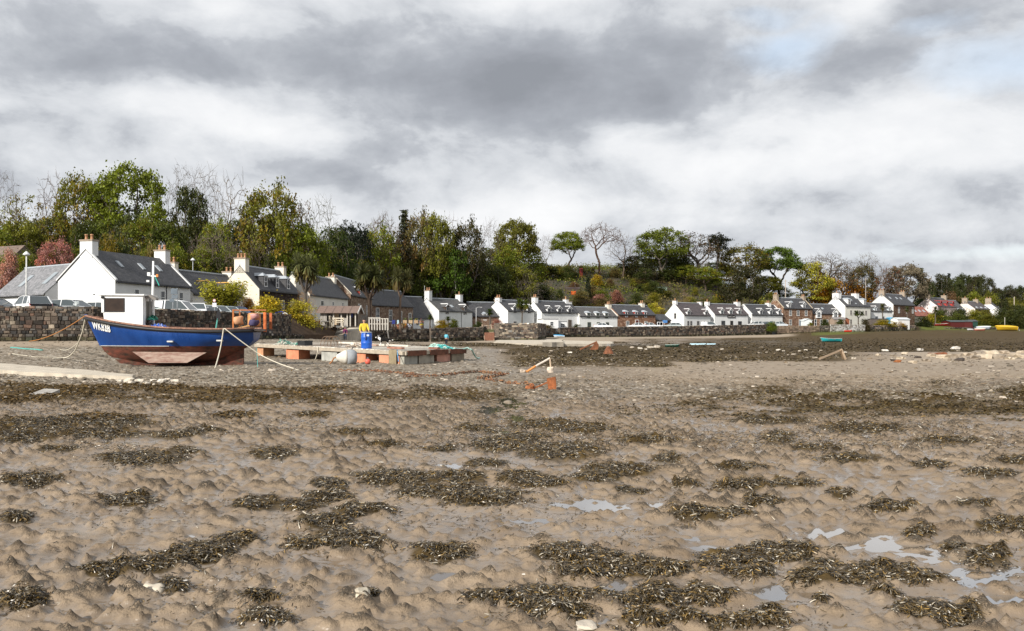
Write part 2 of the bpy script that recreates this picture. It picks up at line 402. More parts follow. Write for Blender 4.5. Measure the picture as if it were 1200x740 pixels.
# shore line: x, y, foot height, street height behind, width of the step
SHORE = [(*_p(-400,57),1.05,2.65,.5),(*_p(0,62),1.05,2.65,.5),(*_p(110,63.5),1.05,2.65,.5),(*_p(200,71),1.05,2.65,.5),(*_p(340,92),.95,2.65,.5),
    (*_p(348,95),.9,2.6,5),(*_p(395,110),.55,2.3,4),(*_p(402,113),.5,2.0,.5),(*_p(440,125),.25,1.75,.5),(*_p(505,133),.08,1.75,.5),(*_p(568,140),.2,2.0,.5),(*_p(630,140),.3,2.1,.5),
    (*_p(637,168),.5,2.2,.5),(*_p(690,180),.48,2.35,.5),(*_p(800,200),.42,2.6,.5),(*_p(900,220),.8,2.9,.5),(*_p(960,232),1.4,2.9,.5),
    (*_p(1015,245),1.55,3.2,.5),(*_p(1080,262),1.9,3.2,.5),(*_p(1100,268),2.0,3.2,6),(*_p(1200,300),2.4,4.0,10),(*_p(1500,370),2.6,4.5,10)]
# line where the hillside starts: x, y, rise of the hill
BACK = [(-170,96,14),(-72,114,15),(-56,110,13),(-50,105,13),(-44,116,14),(-38,130,16),(-36,150,18),(-34,168,18),(-29,192,19),(-12,204,20),(6,214,21.5),(22,226,21),(40,240,21),
    (62,254,21.5),(80,266,22.5),(105,280,23),(130,296,16),(172,332,7),(240,378,4),(330,410,3)]
def poly_near(P, X, Y):
    X = np.asarray(X, float); Y = np.asarray(Y, float)
    best = np.full(X.shape, 1e18); prm = [np.zeros(X.shape) for _ in P[0][2:]]
    for a, b in zip(P[:-1], P[1:]):
        ux, uy = b[0]-a[0], b[1]-a[1]; L2 = ux*ux+uy*uy
        t = np.clip(((X-a[0])*ux+(Y-a[1])*uy)/L2, 0, 1)
        d2 = (X-a[0]-t*ux)**2+(Y-a[1]-t*uy)**2; m = d2 < best
        best = np.where(m, d2, best)
        for i in range(len(prm)): prm[i] = np.where(m, a[2+i]*(1-t)+b[2+i]*t, prm[i])
    poly = [(p[0], p[1]) for p in P] + [(9000, P[-1][1]), (9000, 9000), (-9000, 9000), (-9000, P[0][1])]
    ins = np.zeros(X.shape, bool)
    for (x1, y1), (x2, y2) in zip(poly, poly[1:]+poly[:1]):
        if y1 == y2: continue
        c = ((y1 > Y) != (y2 > Y)) & (X < (x2-x1)*(Y-y1)/(y2-y1)+x1)
        ins ^= c
    return np.sqrt(best)*np.where(ins, 1, -1), prm
# seaweed clumps measured from the photograph (column, row, half width, half height), rows of flat mud
WEED = [(35,567,42,10),(18,609,24,9),(149,589,37,9),(169,541,62,10),(216,532,25,5),(320,535,36,8),(303,595,40,8),(350,596,36,7),(385,571,25,8),(388,585,35,9),(380,615,40,9),
 (410,637,52,15),(363,640,30,9),(515,649,40,12),(172,664,55,10),(220,655,45,9),(246,646,40,8),(277,636,28,8),(121,671,34,8),(26,706,38,13),(203,689,18,9),(307,703,26,4),(311,725,32,10),
 (121,511,70,8),(26,515,50,10),(43,502,60,12),(121,496,70,10),(203,513,40,6),(277,489,30,5),(367,487,25,4),(465,563,60,12),(530,563,50,10),(560,584,65,14),(500,578,45,10),(426,601,40,8),(413,604,30,7),
 (435,702,14,5),(616,563,40,10),(586,524,40,10),(659,532,60,12),(569,545,30,6),(728,554,52,10),(785,541,25,7),(642,571,30,5),(517,530,22,4),(681,506,50,8),(637,500,50,7),(610,515,40,8),
 (664,648,45,12),(699,659,52,12),(742,665,38,11),(775,667,42,9),(685,673,36,8),(635,702,62,15),(585,700,50,7),(691,699,40,7),(661,718,40,10),(761,703,55,11),(820,699,40,5),(785,729,70,9),(853,732,50,9),
 (853,659,45,12),(882,671,30,11),(888,645,32,7),(826,606,44,9),(861,608,25,6),(699,562,40,8),(805,570,20,5),(870,551,40,6),(870,572,42,9),(930,571,36,7),(896,593,28,7),(815,687,8,3),
 (912,516,24,9),(986,582,20,6),(1042,599,40,6),(995,543,45,6),(1090,550,26,6),(1077,626,22,6),(917,650,52,11),(964,662,26,8),(964,680,46,11),(1025,676,52,13),(1077,680,40,8),(1038,697,20,5),(1077,718,36,10),
 (1120,724,35,9),(1159,654,30,12),(1120,643,20,4),(1163,619,26,9),(1141,593,30,6),(1195,623,18,9),(826,702,36,8),(960,707,10,3),(870,732,55,10),(904,722,20,4),(45,497,60,7),(238,508,30,4),
 (1010,505,60,7),(1110,520,50,6),(900,495,60,6),(760,520,40,6),(1160,560,40,6),(560,505,30,5),(420,510,35,6),(450,525,25,4),(70,530,30,4),(960,530,40,5),(740,575,25,4),(1190,545,30,6)]
POOLS = [(1075,648,60,6),(1030,634,50,5),(985,622,40,4),(1135,668,50,7),(1090,700,40,6),(765,590,20,5),(745,575,20,8),(690,585,26,4),(830,628,40,4),(600,470,20,10),(605,490,18,8),(705,592,36,8),(620,608,30,5),(1050,640,75,7),(1110,655,60,7),(1150,678,55,9),(1185,665,40,8),(1000,625,70,5),(905,692,24,9),(1185,700,40,8),(1125,728,26,8),(955,620,30,5),
 (590,505,22,10),(575,480,22,8),(540,545,40,5),(520,672,16,4),(262,712,26,7),(230,625,30,3),(810,578,30,3),(700,530,20,3),(1040,560,40,3),(1100,590,40,3),(640,545,30,3),(850,640,40,4),(780,615,50,4),(660,590,40,4),(960,590,40,4),(1160,610,30,4),(1000,660,30,4)]
def ground_uv(px, py):
    Y = 1800.0/(py-388.0); return (px-600)/1000*Y, Y
WEED = [(a, b, c*.86, d*.84) for a, b, c, d in WEED]
def weed_field(px, py):
    r = np.zeros(px.shape)
    for cx, cy, hx, hy in WEED:
        m = (abs(px-cx) < hx*1.7) & (abs(py-cy) < hy*1.9)
        if m.any():
            q = ((px[m]-cx)/hx)**2+((py[m]-cy)/hy)**2
            r[m] = np.maximum(r[m], np.clip(1.15-q*.62, 0, 1))
    return r
def pool_field(px, py):
    r = np.zeros(px.shape)
    for cx, cy, hx, hy in POOLS:
        m = (abs(px-cx) < hx*2) & (abs(py-cy) < hy*2)
        if m.any(): r[m] = np.maximum(r[m], np.exp(-.9*(((px[m]-cx)/hx)**2+((py[m]-cy)/hy)**2)))
    return r
def mud_mounds(X, Y):
    z = np.zeros(X.shape)
    for cell, hmax, rmax, seed, keep in ((.30,.125,.21,3,.8),(.175,.100,.115,5,.8),(.09,.042,.055,9,.6)):
        i0 = np.floor(X/cell); j0 = np.floor(Y/cell)
        acc = np.zeros(X.shape)
        for di in (-1,0,1):
            for dj in (-1,0,1):
                i = i0+di; j = j0+dj
                cx = (i+_h(i,j,seed))*cell; cy = (j+_h(i,j,seed+1))*cell
                s = _h(i,j,seed+2); on = s > (1-keep)
                k = .25+.75*_h(i,j,seed+3)
                d = np.sqrt((X-cx)**2+(Y-cy)**2*(1+.5*_h(i,j,seed+5)))/(rmax*(.55+.45*_h(i,j,seed+4)))
                acc = np.maximum(acc, np.where(on, hmax*k*np.maximum(0, 1-d)**1.3, 0))
        z += acc
    return z
def terrain(X, Y, detail=False):
    X = np.asarray(X, float); Y = np.asarray(Y, float)
    z = .05*fbm(X*.08, Y*.08, 21, 3)
    d, (bz, zr, tw) = poly_near(SHORE, X, Y)
    ramp = np.where(X < -8, 20, 38)
    sea = bz*sm(1+d/ramp)**1.1
    lt = bz+(zr-bz)*sm((d-.9)/tw)
    z = z*np.where(d > 0, .3, 1) + np.where(d > 0, lt, sea)
    dh, (H,) = poly_near(BACK, X, Y)
    hill = H*sm(dh/85)**.9 + sm(dh/60)*(2.2*fbm(X*.03, Y*.03, 5, 4)+.8*fbm(X*.15, Y*.15, 8, 3))
    z = z + np.where(dh > 0, hill, 0)
    if detail:
        px = 600+1000*X/np.maximum(Y, .1); py = 388+1800/np.maximum(Y, .1)
        near = sm((44-Y)/18)*(d < -4)
        nm = near > 0
        w = np.zeros(X.shape); pl = np.zeros(X.shape); md = np.zeros(X.shape)
        xs, ys = X[nm], Y[nm]
        w[nm] = weed_field(px[nm], py[nm]); pl[nm] = pool_field(px[nm], py[nm])
        wx = xs+.10*fbm(xs*2.3, ys*2.3, 61, 2); wy = ys+.10*fbm(xs*2.3+9, ys*2.3, 62, 2)
        md[nm] = mud_mounds(wx, wy)*(.55+.45*sm(.5+.9*fbm(xs*.5, ys*.5, 66, 2)))
        und = .022*fbm(X*.9, Y*.9, 31, 3)+.012*fbm(X*3, Y*3, 35, 2)
        z = z + near*(und + md*(1-.72*pl)*(1-.35*w) - .050*pl + .03*w + .010*fbm(X*6, Y*6, 37, 2)+.004*fbm(X*22, Y*22, 39, 2))
        terrain.dry = np.clip((md-.004)/.035, 0, 1)*near
        terrain.peak = np.clip((md-.042)/.04, 0, 1)*near*(1-w)
        return z, d, dh, px, py, w, pl
    return z
def tz(x, y): return float(terrain(np.array([x]), np.array([y]))[0])
def tzd(x, y): return float(terrain(np.array([x]), np.array([y]), True)[0][0])

def zones(X, Y, d, dh, px, py, w, pl):
    nz = fbm(X*.25, Y*.25, 91, 4); n2 = fbm(px*.012, py*.07, 95, 4); n3 = fbm(px*.02, py*.15, 97, 4)
    ss = lambda a, b, v: sm((v-a)/(b-a))
    band = lambda a, b, f, v: ss(a-f, a+f, v)*(1-ss(b-f, b+f, v))
    gravel = band(402, 452, 6, py+4*n2)*(1-ss(520, 640, px+60*n2))*.95
    gravel = np.maximum(gravel, band(414, 470, 8, py+6*n3)*ss(430, 600, px)*.62)
    gravel = np.maximum(gravel, .62*ss(-40, -8, d)*(d < 0))
    weed = band(451, 473, 3, py+5*n2)*(1-ss(400, 470, px+80*n3))*(.72+.5*n3)
    weed = np.maximum(weed, band(455, 474, 4, py+6*n2)*band(380, 610, 40, px)*.62)
    weed = np.maximum(weed, band(404, 431, 3, py+3*n2)*band(612, 800, 25, px+30*n3)*.95)
    weed = np.maximum(weed, band(391, 412.5, 1.2, py+1.5*n2)*ss(560, 1080, px+260*n3+90*nz+(py-391)*9))
    weed = np.maximum(weed, band(411, 424, 2, py+3*n2)*band(640, 1010, 50, px)*.72)
    weed = np.maximum(weed, band(450, 494, 10, py+12*n3)*ss(720, 900, px+100*n2)*(.56+.5*n3))
    weed = np.maximum(weed, band(403, 411, 1.5, py+2*n2)*band(520, 640, 30, px)*.8)
    weed = np.maximum(weed, band(399, 403, 1, py+n2)*(1-ss(100,140,px))*0)
    weed = np.maximum(weed, w*.92)
    sand = ss(-20, -10, d)*(1-ss(-.5, .2, d))*ss(440, 560, px)*(1-ss(900, 960, px))*1.0
    sand = np.maximum(sand, ss(-9,-5,d)*(d<0.2)*(px < 120)*.7)
    sand = np.maximum(sand, band(411, 450, 6, py+6*n2)*ss(560, 800, px+90*n3)*.52)
    rt = ss(930, 1010, px+60*n3)*(d < -2)*(py < 412.5)*ss(-1,-14,d-6*nz); weed = np.maximum(weed, rt); gravel = gravel*(1-rt)
    pale = band(413.5, 425, 1.5, py+2*n2)*ss(1010, 1075, px+50*n3); sand = np.maximum(sand, pale*.9); weed = weed*(1-.8*pale)
    gravel = gravel*(1-.8*sand); weed = weed*(1-sand*(d > -20))
    wet = np.clip((.92+.5*fbm(X*.5, Y*.5, 71, 3)+.8*pl)*(1-terrain.dry), 0, 1)
    soil = ((d > .3)*1.0)
    grass = np.clip((d > 2)*(px > 1080)*.9 + (d>.5)*(dh < 0)*.35*(nz > 0) + (d > -12)*(d < 1)*(px > 950)*(px < 1210)*sm(.5+1.6*n2)*.85, 0, 1)
    road = ((d > .3) & (d < 9) & ((px < 342) | ((px > 640) & (px < 960)))).astype(float)
    return np.stack([gravel, weed, sand, wet], 1), np.stack([soil, grass*(1-road), road, terrain.peak], 1)
def build_ground():
    ys = np.concatenate([np.geomspace(2.6, 60, 1050), np.geomspace(60.3, 520, 420), np.geomspace(530, 12000, 22)])
    a = np.concatenate([[-3.0,-2.0,-1.4], np.linspace(-1.1, 1.1, 1180), [1.4,2.0,3.0]])
    A, YY = np.meshgrid(a, ys); X = (A*YY).ravel(); Y = YY.ravel()
    z, d, dh, px, py, w, pl = terrain(X, Y, True)
    za, zb = zones(X, Y, d, dh, px, py, w, pl)
    n, m = len(a), len(ys)
    idx = np.arange(n*m).reshape(m, n)
    F = np.stack([idx[:-1,:-1], idx[:-1,1:], idx[1:,1:], idx[1:,:-1]], -1).reshape(-1, 4)
    me = np_mesh('foreshore', np.stack([X, Y, z], 1), F, M['ground'], {'zone': za, 'land': zb}, True)
    o = link('foreshore', me); tag(o, kind='structure')
    # standing water left in the hollows of the mud
    p = MB(); p.add([(-40,3.2,-.021),(40,3.2,-.021),(40,34,-.021),(-40,34,-.021)], [(0,1,2,3)])
    tag(part('tidal_pool_water', p, M['pool']), kind='structure')
build_ground()

def strips(P, D, N, L, Wd, curl, col, mat, name, r):   # many small fronds: root, direction, normal
    n = len(P); S = np.cross(D, N); S /= np.linalg.norm(S, axis=1)[:, None]+1e-9
    V = np.zeros((n, 8, 3)); 
    ts = (0, .36, .7, 1.0); ws = (.55, .8, 1.0, .75)
    for k in range(4):
        c = P + D*(L*ts[k])[:, None] + N*(curl*(ts[k]**2-.25*ts[k])*L)[:, None]
        V[:, 2*k] = c - S*(Wd*ws[k])[:, None]; V[:, 2*k+1] = c + S*(Wd*ws[k])[:, None]
    base = (np.arange(n)*8)[:, None]
    F = np.concatenate([base+np.array([[2*k, 2*k+1, 2*k+3, 2*k+2]]) for k in range(3)], 0)
    C = np.repeat(col, 8, axis=0)
    return np_mesh(name, V.reshape(-1, 3), F, mat, C)
def build_seaweed():
    r = rng; PX = []; PY = []; SC_ = []
    for cx, cy, hx, hy in WEED:
        n = int(hx*hy*math.pi*(4.4 if cy > 600 else 3.8 if cy > 540 else 3.0))
        u = r.normal(0, .52, n)*hx*1.1+cx; v = r.normal(0, .52, n)*hy*1.1+cy
        keep = fbm(u*.055, v*.17, 41, 4)*1.1+fbm(u*.13, v*.36, 42, 3)*1.1 > -.28+.5*((((u-cx)/hx)**2+((v-cy)/hy)**2)-.55)
        PX.append(u[keep]); PY.append(v[keep])
    # looser weed strewn over the flats further out
    n = 120000; u = r.uniform(-60, 1260, n); v = 440+60*r.random(n)**.8*1.5
    q = fbm(u*.009, v*.06, 43, 4)+.25*fbm(u*.05, v*.2, 44, 3)
    bias = np.where((u > 700) & (v < 495), .16, np.where((u < 420) & (v > 472), -.08, -.02)) + np.where((v < 476) & (u < 600), .18, 0)
    keep = q > .0-bias+.18*(r.random(n)-.5)
    PX.append(u[keep]); PY.append(v[keep])
    n = 34000; u = r.uniform(-60, 1260, n); v = 470+268*r.random(n)**1.5      # stray scraps
    keep = fbm(u*.012, v*.03, 47, 3)+.4*fbm(u*.1, v*.2, 48, 2) > .13
    PX.append(u[keep]); PY.append(v[keep])
    px = np.concatenate(PX); py = np.concatenate(PY); m = (py > 436) & (py < 760); px, py = px[m], py[m]
    Y = 1800/(py-388); X = (px-600)/1000*Y
    z, d, dh, p1, p2, w, pl = terrain(X, Y, True)
    n = len(X)
    dist = Y/6.0
    s = np.clip(dist**.5, .8, 2.3)
    ang = r.uniform(0, 2*np.pi, n); tilt = r.uniform(-.30, .18, n)
    D = np.stack([np.cos(ang)*np.cos(tilt), np.sin(ang)*np.cos(tilt), np.sin(tilt)], 1)
    N = np.stack([r.normal(0,.7,n), r.normal(0,.7,n), np.ones(n)], 1); N -= D*(N*D).sum(1)[:, None]; N /= np.linalg.norm(N, axis=1)[:, None]
    P = np.stack([X, Y, z+.004+.030*w*r.random(n)], 1)
    base = np.array([(.047,.034,.017),(.080,.056,.025),(.028,.022,.014),(.135,.09,.033),(.23,.145,.042),(.36,.32,.25)])  # the last, pale tone paints wet glints into some of the fronds
    k = r.choice(6, n, p=[.28,.26,.16,.14,.07,.09]); col = base[k]*r.uniform(.7,1.35,(n,1))
    me = strips(P, D, N, r.uniform(.019,.050,n)*s, r.uniform(.0024,.0048,n)*s, r.uniform(-1.3,.35,n), col, M['frond'], 'bladder_wrack', r)
    o = link('bladder_wrack', me)
    tag(o, 'dark olive and ochre bladder wrack lying in clumps over the mud', 'seaweed', kind='stuff')
build_seaweed()
def build_carpet():      # the algae-covered flats further out: low tangled tufts
    r = rng; n = 260000; u = r.uniform(-90, 1290, n); v = 397+98*r.random(n)
    Y = 1800/(v-388); X = (u-600)/1000*Y
    z, d, dh, px, py, w, pl = terrain(X, Y, True); za, zb = zones(X, Y, d, dh, px, py, w, pl)
    keep = (za[:,1] > .42+.5*r.random(n)-.95*fbm(u*.022, v*.3, 53, 4)) & (d < -2); X, Y, z = X[keep], Y[keep], z[keep]; n = len(X)
    s = np.clip((Y/20)**.75, .9, 3.6); ang = r.uniform(0, 6.28, n); tilt = r.uniform(-.2, .35, n)
    D = np.stack([np.cos(ang)*np.cos(tilt), np.sin(ang)*np.cos(tilt), np.sin(tilt)], 1)
    N = np.stack([r.normal(0,.5,n), r.normal(0,.5,n), np.ones(n)], 1); N -= D*(N*D).sum(1)[:,None]; N /= np.linalg.norm(N,axis=1)[:,None]
    base = np.array([(.060,.043,.016),(.085,.060,.022),(.038,.029,.015),(.125,.088,.032),(.17,.14,.10)])
    col = base[r.choice(5, n, p=[.32,.27,.24,.12,.05])]*r.uniform(.7,1.3,(n,1))
    col *= np.where(Y > 60, .62, 1)[:,None]
    left = (X/Y*1000+600 < 480); col[left] *= (1.3,1.1,.8)
    me = strips(np.stack([X,Y,z+.01],1), D, N, r.uniform(.05,.10,n)*s, r.uniform(.010,.020,n)*s, r.uniform(-.8,.2,n), col, M['carpet'], 'algae_carpet', r)
    tag(link('algae_carpet', me), 'brown and olive algae matting the flats towards the village', 'seaweed', kind='stuff')
build_carpet()
def build_shingle():
    r = rng; n = 26000
    u = r.uniform(-80, 1280, n); v = 402+70*r.random(n)
    Y = 1800/(v-388); X = (u-600)/1000*Y
    z, d, dh, px, py, w, pl = terrain(X, Y, True)
    za, zb = zones(X, Y, d, dh, px, py, w, pl)
    keep = (d < -1.0) & (r.random(n) < np.clip(za[:,0]*.62+za[:,1]*np.where(Y > 60, .02, .12)+.05, 0, 1))
    X, Y, z = X[keep], Y[keep], z[keep]; n = len(X)
    s = r.uniform(.018,.055,n)*(Y/28)**.5*np.where(r.random(n) < .06, 1.9, 1)
    base = np.array([(-1,-.8,0),(1,-.9,0),(.9,.8,0),(-1,.9,0),(-.62,-.5,.8),(.6,-.6,1),(.6,.5,.9),(-.55,.6,1)])
    quad = np.array([(4,5,6,7),(0,1,5,4),(1,2,6,5),(2,3,7,6),(3,0,4,7)])
    V = base[None]*np.stack([s*r.uniform(.8,1.6,n), s*r.uniform(.8,1.4,n), s*r.uniform(.3,.75,n)], 1)[:, None, :]
    V = V*r.uniform(.65,1.3,(n,8,1)); a = r.uniform(0,6.28,n); c, s_ = np.cos(a)[:,None], np.sin(a)[:,None]
    W = np.stack([V[...,0]*c-V[...,1]*s_, V[...,0]*s_+V[...,1]*c, V[...,2]], -1) + np.stack([X,Y,z+.003],1)[:,None]
    F = (quad[None]+(np.arange(n)*8)[:,None,None]).reshape(-1,4)
    pal = np.array([(.14,.112,.082),(.20,.165,.122),(.27,.225,.17),(.42,.36,.29),(.085,.068,.046),(.16,.115,.07)])
    col = pal[r.choice(6,n,p=[.3,.25,.15,.08,.14,.08])]*r.uniform(.75,1.3,(n,1))
    o = link('shingle', np_mesh('shingle', W.reshape(-1,3), F, M['vc'], np.repeat(col,8,0)))
    tag(o, 'grey and brown pebbles strewn over the foreshore', 'pebbles', kind='stuff')
build_shingle()
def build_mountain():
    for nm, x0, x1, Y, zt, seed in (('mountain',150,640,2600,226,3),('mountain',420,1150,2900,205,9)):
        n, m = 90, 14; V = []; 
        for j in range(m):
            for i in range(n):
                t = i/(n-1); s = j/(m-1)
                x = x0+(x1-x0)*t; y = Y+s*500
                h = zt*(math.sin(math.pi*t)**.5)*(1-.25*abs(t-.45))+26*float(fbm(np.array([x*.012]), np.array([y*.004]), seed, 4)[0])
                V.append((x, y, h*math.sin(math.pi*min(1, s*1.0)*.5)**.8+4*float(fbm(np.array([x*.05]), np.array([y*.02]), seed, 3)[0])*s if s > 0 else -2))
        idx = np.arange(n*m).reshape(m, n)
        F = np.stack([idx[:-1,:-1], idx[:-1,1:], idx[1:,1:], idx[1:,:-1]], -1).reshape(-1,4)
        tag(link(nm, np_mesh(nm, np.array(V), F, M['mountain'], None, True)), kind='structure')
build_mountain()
# ------------------------------------------------------------------ rubble sea walls, built stone by stone
STONES = [(.060,.050,.042),(.095,.078,.064),(.15,.118,.092),(.045,.042,.040),(.20,.165,.125),(.125,.118,.108),(.30,.25,.19),(.095,.066,.052),(.42,.38,.33),(.15,.095,.07)]
SW = [.2,.2,.16,.14,.09,.08,.04,.07,.012,.03]
def rubble_wall(name, label, pts, thick=.55, size=.28, group=None, pal=None, cope=True, cat='wall', seed=1, sw=None, light=1.0):
    """pts: (x, y, foot, top); the outer face is on the right-hand side of the run"""
    r = random.Random(seed); mb = MB(); pal = pal or STONES; sw = sw or SW
    def pick():
        k = light*r.uniform(.6,1.35); return tuple(c*k for c in r.choices(pal, sw)[0])
    for (ax,ay,a0,a1),(bx,by,b0,b1) in zip(pts[:-1], pts[1:]):
        A = Vector((ax,ay,0)); B = Vector((bx,by,0)); L = (B-A).length; u = (B-A)/L; nrm = Vector((u.y,-u.x,0)); up = Vector((0,0,1))
        core = [(A-nrm*.02,a0-.5,a1-.06),(B-nrm*.02,b0-.5,b1-.06)]
        back = -nrm*thick
        vs = []
        for P, z0, z1 in core:
            for q in (P, P+back): vs += [q+up*z0, q+up*z1]
        mb.add(vs, [(0,4,5,1),(2,3,7,6),(1,5,7,3),(0,1,3,2),(4,6,7,5)], tuple(c*light for c in (.11,.09,.072)))
        hmax = max(a1-a0, b1-b0)+.2; z = -.2
        while z < hmax-.05:
            h = size*r.uniform(.55,1.15); s = -r.uniform(0,.3)
            while s < L:
                w = size*r.uniform(.5,1.9)*(1 if r.random() > .12 else 1.7)
                s0, s1 = max(0, s+.012), min(L, s+w-.012)
                if s1-s0 > .05:
                    f = (s0+s1)/2/L; zb = a0+(b0-a0)*f; zt = a1+(b1-a1)*f
                    z0, z1 = zb+z+h*r.uniform(-.16,.1), min(zb+z+h*r.uniform(.82,1.1), zt-.05)
                    if z1-z0 > .04:
                        d = r.uniform(.015,.075); i = .03
                        q = lambda ss, zz, dd: A+u*ss+up*zz+nrm*dd
                        j = lambda: r.uniform(-.04,.04)*min(1,(s1-s0)*2)
                        vs = [q(s0,z0,-.02),q(s1,z0,-.02),q(s1,z1,-.02),q(s0,z1,-.02),
                              q(s0+i+j(),z0+i+j(),d),q(s1-i+j(),z0+i+j(),d),q(s1-i+j(),z1-i+j(),d),q(s0+i+j(),z1-i+j(),d)]
                        c = pick()
                        if z < .35: c = tuple(k*m for k, m in zip(c, (.5,.55,.4)))       # weed-stained foot
                        mb.add(vs, [(4,5,6,7),(0,1,5,4),(1,2,6,5),(2,3,7,6),(3,0,4,7)], c)
                s += w
            z += h
        if cope:
            s = 0
            while s < L:
                w = r.uniform(.22,.5); s1 = min(L, s+w)
                f = (s+s1)/2/L; zt = a1+(b1-a1)*f; h = r.uniform(.02,.10)
                c0 = A+u*((s+s1)/2)-nrm*(thick/2-.03)+up*(zt-.02+h/2)
                mb.obox(c0, u*((s1-s)/2-.008), nrm*(thick/2+r.uniform(-.03,.05)), up*(.05+h/2), tuple(k*1.45 for k in pick()))
                s = s1
    o = link(name, mb.mesh(name, M['seawall'])); tag(o, label, cat, group); return o
def run(spec): return [(*_p(px,Y), f, t) for px, Y, f, t in spec]
rubble_wall('sea_wall', 'long dark rubble sea wall behind the blue fishing boat', run([(-160,61,1.0,3.52),(0,62,1.0,3.52),(110,63.5,1.0,3.5),(200,71,1.0,3.5),(341,92,.9,3.5)])+[(*(lambda p:(p[0]-3.2,p[1]+2.6))(_p(341,92)),1.2,3.4)], size=.27, seed=3)
rubble_wall('ramp_wall', 'rubble retaining wall running down beside the stone slipway', run([(376,108.5,.4,.75),(402,113,.40,2.2),(440,125,.2,2.1)]), size=.3, seed=5, light=1.25)
rubble_wall('garden_wall', 'low dark garden wall topped with flower pots and planters', run([(440.6,125.3,.15,2.05),(504,133,.0,2.05)]), size=.32, seed=6, light=.8)
rubble_wall('garden_wall', 'brown garden sea wall behind the person in the pale blue jacket', run([(505,132.6,.0,2.1),(566,139.6,.1,2.35)])+[(*_p(571,150),.6,2.6)], size=.32, seed=7, light=1.0)
rubble_wall('stone_bastion', 'tall grey stone bastion with pale patched stones beside the wooden steps', [(*_p(584,146),.2,2.9)]+run([(579,139.5,.1,2.95),(630,139.8,.2,3.0)])+[(*_p(640,160),.3,3.0)], size=.34, seed=8, light=1.35, thick=.8)
rubble_wall('sea_wall', 'short low stretch of sea wall with shrubs between the stone bastion and the blue covered dinghy', run([(633,167.7,.3,2.15),(651,171.4,.4,2.2)]), size=.4, seed=9, light=.85)
rubble_wall('sea_wall', 'long dark rubble sea wall below the street of white cottages and the inn', run([(656,173,.4,2.35),(690,180,.4,2.5),(800,200,.35,2.85),(870,214,.6,3.2),(905,221,.8,3.45)]), size=.42, seed=10, light=1.0)
rubble_wall('boundary_wall', 'smooth brown boundary wall with posts right of the round green bush', run([(911,222,.8,3.0),(960,232,1.3,3.1)]), size=.7, seed=12, pal=[(.23,.17,.12),(.27,.20,.145)], sw=[1,1], thick=.4)
rubble_wall('boundary_wall', 'short rough wall joining the whitewashed stone wall', run([(960.5,232,1.3,3.1),(972,235,1.4,3.1)]), size=.45, seed=13, light=1.4)
rubble_wall('whitewashed_wall', 'patchy whitewashed stone wall above the red kayak', run([(973,235,1.3,3.6),(1014,245,1.5,3.6)]), size=.5, seed=14, pal=[(.55,.53,.5),(.40,.36,.32),(.66,.64,.62),(.30,.25,.21)], sw=[4,2,4,1], cope=False)
rubble_wall('boundary_wall', 'grey stone garden wall in front of the white hut with the teal door', run([(1020,246.5,1.6,3.3),(1073,261.5,1.9,3.45)]), size=.45, seed=15, light=1.6)
rubble_wall('boundary_wall', 'low grey wall in front of the red shed and the covered white boat', run([(1108,277,2.2,3.0),(1170,293,2.3,3.1)]), size=.45, seed=16, light=1.1, cope=False)
# ------------------------------------------------------------------ cottages
WHITE = (1,1,1); CREAM = (1,.93,.80); PINK = (.98,.76,.74); PALEPINK = (1,.88,.83)
SLATE = (.052,.053,.058); SLATEP = (.075,.062,.064); SLATEG = (.085,.085,.085)
def win(root, xc, z0, w, h, y=0.0, frame=(.85,.85,.83), side=0, L=0, D=0, bars=True, pane=None):
    """sash window on the front (side 0), left gable (-1) or right gable (1)"""
    f = MB(); g = MB(); t = .055+.02*w
    def P(a, z, o):                          # along the wall, up, outwards
        return (a, -o+y, z) if side == 0 else ((-o, a, z) if side < 0 else (L+o, a, z))
    def slab(mb, a0, a1, za, zb, o0, o1):
        if side == 0: mb.box(a0, a1, y-o1, y-o0, za, zb)
        elif side < 0: mb.box(-o1, -o0, a0, a1, za, zb)
        else: mb.box(L+o0, L+o1, a0, a1, za, zb)
    x0, x1, z1 = xc-w/2, xc+w/2, z0+h
    slab(f, x0-t, x0, z0-t, z1+t, -.02, .05); slab(f, x1, x1+t, z0-t, z1+t, -.02, .05)
    slab(f, x0, x1, z1, z1+t, -.02, .05); slab(f, x0-.04-t, x1+.04+t, z0-t-.05, z0, -.02, .09)
    if bars:
        slab(f, x0, x1, z0+h*.5-.025, z0+h*.5+.025, .012, .035)
        if w > .7: slab(f, xc-.018, xc+.018, z0, z1, .012, .03)
    slab(g, x0, x1, z0, z1, -.02, .01)
    fo = part('window', f, M['paint'], root, color=frame); po = part('pane', g, pane or M['glass'], fo)
    return fo
